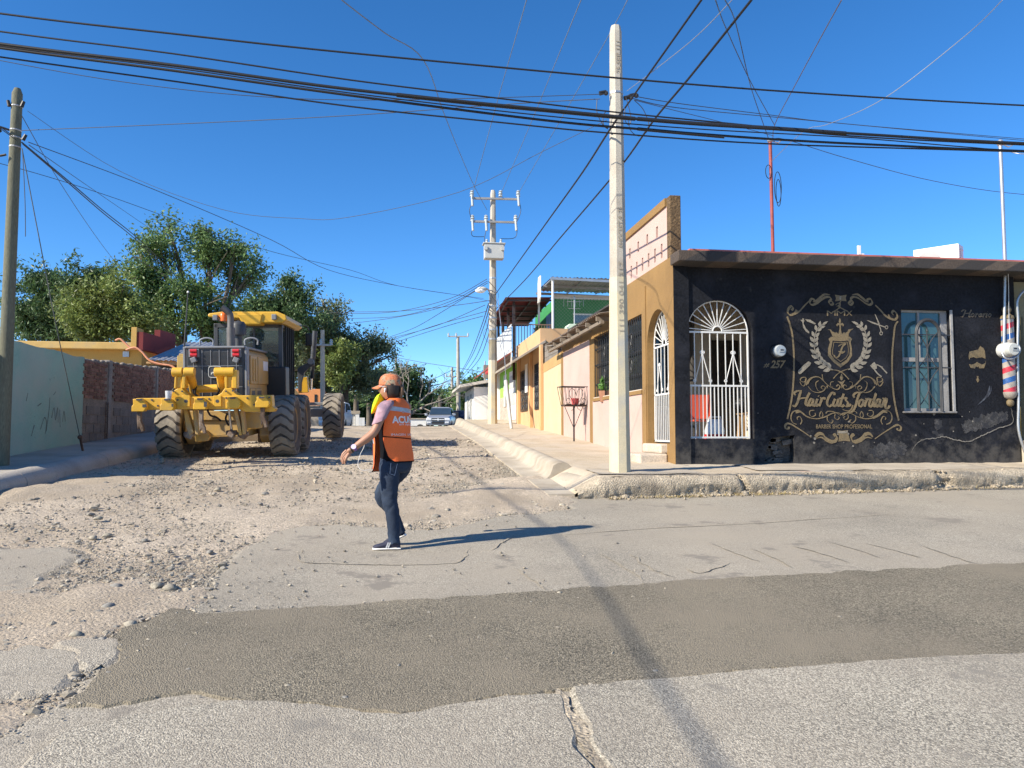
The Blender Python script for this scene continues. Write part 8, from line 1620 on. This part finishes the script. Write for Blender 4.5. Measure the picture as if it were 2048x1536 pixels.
tree('dense dark tree behind the worker beyond the street crest', gb_(800, 62), [blob(795, 760, 62, 42, 26), blob(770, 790, 62, 40, 28), blob(820, 775, 62, 30, 30), blob(835, 815, 62, 36, 26), blob(790, 820, 62, 50, 26), blob(848, 790, 62, 18, 18), blob(760, 760, 60, 30, 26)], 12000, .15, m_l3, .2, 1, seed=41, spread=.6)
tree('dry brownish tree between the dark trees at the street end', gb_(850, 90), [blob(852, 805, 90, 24, 20), blob(866, 815, 90, 24, 22), blob(840, 820, 90, 24, 20)], 4200, .17, m_l5, .2, 1, seed=44, spread=.7)
tree('dark green tree mass beside the far poles', gb_(890, 88), [blob(885, 812, 88, 28, 22), blob(908, 800, 88, 24, 26), blob(900, 830, 88, 36, 22), blob(870, 830, 88, 26, 20)], 8000, .17, m_l3, .2, 1, seed=46, spread=.7)
tree('bright green tree behind the far poles and the white house', gb_(940, 72), [blob(935, 790, 72, 26, 30), blob(952, 775, 72, 22, 22), blob(925, 812, 72, 22, 30), blob(945, 815, 72, 28, 32), blob(966, 790, 72, 16, 22), blob(925, 835, 72, 26, 20)], 11000, .14, m_l1, .2, 1, seed=48, spread=.6, holes=.3)
tree('low green shrubs growing at the street end beyond the grader wheel', gb_(710, 64), [blob(720, 815, 64, 36, 22), blob(690, 810, 64, 36, 26), blob(745, 825, 64, 26, 18), blob(660, 800, 62, 36, 30)], 8000, .14, m_l1, .12, 1, seed=52, cat='shrub', name='shrub', spread=.5)
tree('leafy olive treetops filling the gap behind the grader cab', gb_(600, 58), [blob(600, 720, 58, 60, 50), blob(540, 740, 58, 60, 50), blob(470, 730, 58, 60, 50), blob(640, 740, 58, 45, 40)], 12000, .15, m_l4, .2, 1, seed=55, spread=.6)
# palms
def palm(label, px, pyc, pyb, d, r, seed, n=26):
    b = at(px, pyb, d); c = at(px, pyc, d); t = T('palm_tree', label, 'palm', (b.x, b.y, 1.7)); mb = MB(); mb.tube([V(b.x, b.y, 1.6), c], [.22, .16], 8); mb.build('trunk', m_bark, t, smooth=60); rg = random.Random(seed)
    mb = MB()
    for k in range(n):
        a = rg.uniform(0, 6.28); e = rg.uniform(-.5, 1.2); dv = V(math.cos(a) * math.cos(e), math.sin(a) * math.cos(e), math.sin(e)); tip = c + dv * r; s = V(-dv.y, dv.x, 0).normalized()
        for j in range(9):
            q = (j - 4) / 4; base_ = c + dv * r * .45; e2 = tip + s * q * r * .42 - dv * abs(q) * r * .25 + V(0, 0, -.12 * r * (1 + abs(q))); w = s.cross(dv) * r * .02 + s * r * .018; mb.add([base_ - w, base_ + w, e2], [(0, 1, 2)])
    mb.build('crown', m_l1 if seed % 2 else m_l4, t, nrm=False)
palm('small fan palm standing above the dark trees at the street end', 880, 790, 850, 85, 1.35, 3); palm('fan palm with drooping fronds beyond the front wheel of the grader', 712, 790, 850, 54, 1.1, 4); palm('shorter fan palm beside the drooping palm beyond the grader wheel', 738, 806, 850, 56, .9, 5)
# leafless tree
bt = T('bare_tree', 'leafless grey tree with bare twisting branches behind the worker', 'tree', gb_(815, 60)); mb = MB(); r = random.Random(17)
def branch(p, d, L, rad, lv):
    q = p; pts = [p]; 
    for k in range(4): d = (d + V(r.gauss(0, .22), r.gauss(0, .22), r.gauss(.05, .15))).normalized(); q = q + d * L / 4; pts.append(q)
    mb.tube(pts, list(np.linspace(rad, rad * .55, 5)), 5)
    if lv > 0:
        for k in range(3 if lv > 1 else 4): branch(pts[r.randint(2, 4)], (d + V(r.gauss(0, .55), r.gauss(0, .3), r.gauss(.1, .35))).normalized(), L * r.uniform(.6, .8), rad * .5, lv - 1)
bb = Vector(gb_(815, 60))
for ang in (-.35, .1, .55, .8): branch(bb + V(0, 0, 1.0), V(math.sin(ang), 0, math.cos(ang)), 2.3, .10, 3)
mb.tube([bb, bb + V(0, 0, 1.1)], [.2, .14], 8); mb.build('trunk', M('bare grey bark', (.24, .21, .18), .9, .2, 4), bt, smooth=70)
# ================================================================ vehicles and small things at the street end
m_carp = M('silver car paint', (.36, .38, .42), .28, .03, 1, bump=0, metal=.35); m_carn = M('dark blue car paint', (.012, .018, .04), .25, .03, 1, bump=0, metal=.2); m_carw = M('white car paint', (.75, .75, .74), .3, .03, 1, bump=0)  # silver darkened so the paint carries the shade on the car front
m_wind = glass('windscreen', (.03, .05, .075), .05); m_tyr2 = M('car tyre', (.02, .02, .02), .9, bump=0); m_hl = M('headlamp', (.7, .72, .75), .12, bump=0); m_wrim = M('car rim', (.35, .36, .37), .35, metal=.6, bump=0)
def car(label, px, pyb, d, w, h, paint, rz=0., L=4.4, group=None, name='parked_car'):
    b = at(px, pyb, d); t = T(name, label, 'car', (b.x, b.y, b.z), -YAW + rz, local=True); hw = w / 2; bl = h * .58     # front faces -y
    def sect(y, zs): return [V(x, y, z) for x, z in zs]
    mb = MB(); lo = .28
    def ring(y, k, zt, low=lo): return [V(-hw * k, y, low + .12), V(-hw * k * .92, y, low), V(hw * k * .92, y, low), V(hw * k, y, low + .12), V(hw * k, y, zt - .15), V(hw * k * .9, y, zt), V(-hw * k * .9, y, zt), V(-hw * k, y, zt - .15)]
    mb.loft([ring(-L / 2, .88, bl * .86), ring(-L / 2 + .18, .96, bl * .95), ring(-L / 2 + .7, 1, bl), ring(-L / 2 + 1.3, 1, bl * 1.08), ring(L / 2 - .3, 1, bl * 1.08), ring(L / 2, .93, bl)]); body = mb.build('body', paint, t, bevel=.03, smooth=40)
    mb = MB(); mb.loft([[V(-hw * .9, -L / 2 + 1.15, bl * 1.05), V(hw * .9, -L / 2 + 1.15, bl * 1.05), V(hw * .9, L / 2 - .15, bl * 1.05), V(-hw * .9, L / 2 - .15, bl * 1.05)], [V(-hw * .76, -L / 2 + 1.95, h * .97), V(hw * .76, -L / 2 + 1.95, h * .97), V(hw * .78, L / 2 - .5, h * .97), V(-hw * .78, L / 2 - .5, h * .97)], [V(-hw * .6, -L / 2 + 2.1, h), V(hw * .6, -L / 2 + 2.1, h), V(hw * .6, L / 2 - .7, h), V(-hw * .6, L / 2 - .7, h)]]); mb.build('roof', paint, body, bevel=.03)
    q = lambda x, k: V(x * hw * (.86 - .11 * k), -L / 2 + 1.15 + .8 * k - .035, bl * 1.05 + (h * .97 - bl * 1.05) * k + .02)
    mb = MB(); mb.add([q(-1, .08), q(1, .08), q(1, .92), q(-1, .92)], [(0, 1, 2, 3)]); mb.build('windscreen', m_wind, t, nrm=False)
    for s in (-1, 1):
        mb = MB(); mb.add([V(s * (hw * .905), -L / 2 + 1.35, bl * 1.1), V(s * hw * .905, L / 2 - .4, bl * 1.1), V(s * hw * .79, L / 2 - .7, h * .93), V(s * hw * .79, -L / 2 + 2.0, h * .93)], [(0, 1, 2, 3)]); mb.build('side_window', m_wind, t, nrm=False)
        mb = MB(); mb.box((s * hw * .72, -L / 2 + .02, bl * .72), (hw * .42, .12, .17)); mb.build('headlight', m_hl, t, bevel=.03); mb = MB(); mb.box((s * hw * .7, -L / 2 - .01, lo + .16), (hw * .3, .06, .1)); mb.build('fog_light', m_hl, t, bevel=.02)
        mb = MB(); mb.box((s * (hw + .1), -L / 2 + 1.45, bl * 1.12), (.2, .1, .16)); mb.build('mirror', paint, t, bevel=.03)
        for y in (-L / 2 + .85, L / 2 - .9):
            mb = MB(); mb.lathe([(.2, -.1), (.33, -.1), (.34, 0), (.33, .1), (.2, .1)], (s * (hw - .1), y, .33), (1, 0, 0), 20); wq = mb.build('wheel', m_tyr2, t, smooth=50); mb = MB(); mb.cyl((s * (hw - .06), y, .33), (s * (hw - .01), y, .33), .2, None, 14); mb.build('rim', m_wrim, wq)
    mb = MB(); mb.box((0, -L / 2 + .0, bl * .7), (hw * .98, .08, .2)); g = mb.build('grille', m_blackm, t, bevel=.02); mb = MB(); mb.box((0, -L / 2 - .045, bl * .7), (hw * .98, .02, .05)); mb.box((0, -L / 2 - .045, bl * .7), (.06, .022, .19)); mb.build('grille_bar', m_hl, g)
    mb = MB(); mb.box((0, -L / 2 + .01, lo + .14), (hw * 1.0, .06, .16)); mb.build('bumper_intake', m_blackm, t, bevel=.02)
    return t
car('silver crossover car facing down the street at the crest', 882, 858, 55, 1.76, 1.56, m_carp)
car('dark blue pickup partly hidden behind the walking worker', 741, 862, 76, 1.9, 1.5, m_carn, .15)
car('white van nose showing behind the front wheel of the grader', 672, 862, 42, 1.35, 1.6, m_carw, .1)
car('black car tail parked beyond the silver crossover by the far poles', 917, 858, 64, 1.7, 1.5, m_carn, 3.14)
# low white wall with arch, white gate, second wall
wa = at(842, 858, 57); t = T('white_wall', 'low white wall with a dark arched opening at the street end', 'wall', wa)
k = 57 / FPX; x0, x1 = at(812, 0, 57).x, at(862, 0, 57).x; ac_ = at(848, 0, 57).x; hh = 26 * k
mb = MB(); wall_holes(mb, [(x0, 1.4), (x1, 1.4), (x1, 1.5 + hh), (x0, 1.5 + hh)], [[(ac_ - .38, 1.6)] + [(ac_ - .38 * math.cos(a), 1.6 + .5 * math.sin(a)) for a in np.linspace(0.05, 3.09, 12)] + [(ac_ + .38, 1.6)]], (0, wa.y, 0), (1, 0, 0), (0, 0, 1), (0, .3, 0)); mb.build('wall_body', m_white, t)
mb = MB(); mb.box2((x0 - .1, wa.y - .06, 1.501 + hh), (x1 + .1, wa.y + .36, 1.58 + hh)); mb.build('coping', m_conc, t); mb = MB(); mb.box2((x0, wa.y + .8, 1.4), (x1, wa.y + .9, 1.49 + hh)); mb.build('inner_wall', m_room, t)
sa = at(828, 0, 55); t = T('white_slab', 'white board leaning in front of the low white wall', 'board', (sa.x, sa.y, 1.75)); mb = MB(); mb.prism([(-.35, 0), (.55, 0), (-.1, .75), (-.3, .8)], (sa.x, sa.y, 1.75), (1, 0, 0), (0, 0, 1), (0, .06, 0)); mb.build('board', m_white, t)
g0 = at(700, 858, 52); t = T('white_gate', 'pale gate of upright bars under a beam beyond the front wheel of the grader', 'gate', g0); k = 52 / FPX; gx = [at(px, 0, 52).x for px in (700, 718)]
mb = MB(); mb.box2((gx[0] - .3, g0.y, 1.6), (gx[0], g0.y + .3, 1.6 + 38 * k)); mb.box2((gx[1], g0.y, 1.6), (gx[1] + .25, g0.y + .3, 1.6 + 34 * k)); mb.build('gate_pier', m_white, t); mb = MB(); mb.box2((gx[0] - .35, g0.y - .03, 1.6 + 34 * k), (gx[1] + .3, g0.y + .35, 1.6 + 40 * k)); mb.build('lintel', m_conc, t)
for x in np.linspace(gx[0] + .06, gx[1] - .06, 7): mb = MB(); mb.bar((x, g0.y + .1, 1.6), (x, g0.y + .1, 1.6 + 34 * k), .05); mb.build('bar', m_white, t)
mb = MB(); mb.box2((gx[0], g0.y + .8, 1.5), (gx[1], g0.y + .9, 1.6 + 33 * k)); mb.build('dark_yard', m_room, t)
f0 = at(728, 858, 58); t = T('white_fence', 'short pale fence with upright pickets beside the white gate', 'fence', f0)
for px in np.linspace(721, 735, 6): x = at(px, 0, 58).x; mb = MB(); mb.box2((x - .06, f0.y, 1.6), (x + .06, f0.y + .05, 1.7 + 24 * 58 / FPX)); mb.build('picket', m_white, t)
for z in (2.0, 2.5): mb = MB(); mb.box2((at(720, 0, 58).x, f0.y + .05, z), (at(736, 0, 58).x, f0.y + .09, z + .07)); mb.build('rail', m_white, t)
rk = at(915, 850, 58); t = T('dark_shed', 'dark boxy vehicle shell behind the far pole', 'shed', rk); mb = MB(); mb.box2((at(906, 0, 60).x, rk.y + 2, 1.7), (at(925, 0, 60).x, rk.y + 4, 1.6 + 38 * 60 / FPX)); mb.build('box', M('dark shed', (.02, .02, .022), .6), t, bevel=.05)
ln = at(760, 840, 95); t = T('far_house', 'low pale house half hidden by the trees at the street end', 'house', ln); mb = MB(); mb.box2((ln.x - 8, ln.y, 1.6), (ln.x + 4, ln.y + 5, 4.0)); mb.build('wall', m_tan, t); mb = MB(); mb.box2((ln.x - 8.2, ln.y - .3, 4.001), (ln.x + 4.2, ln.y + 5.2, 4.2)); mb.build('roof', m_conc, t)
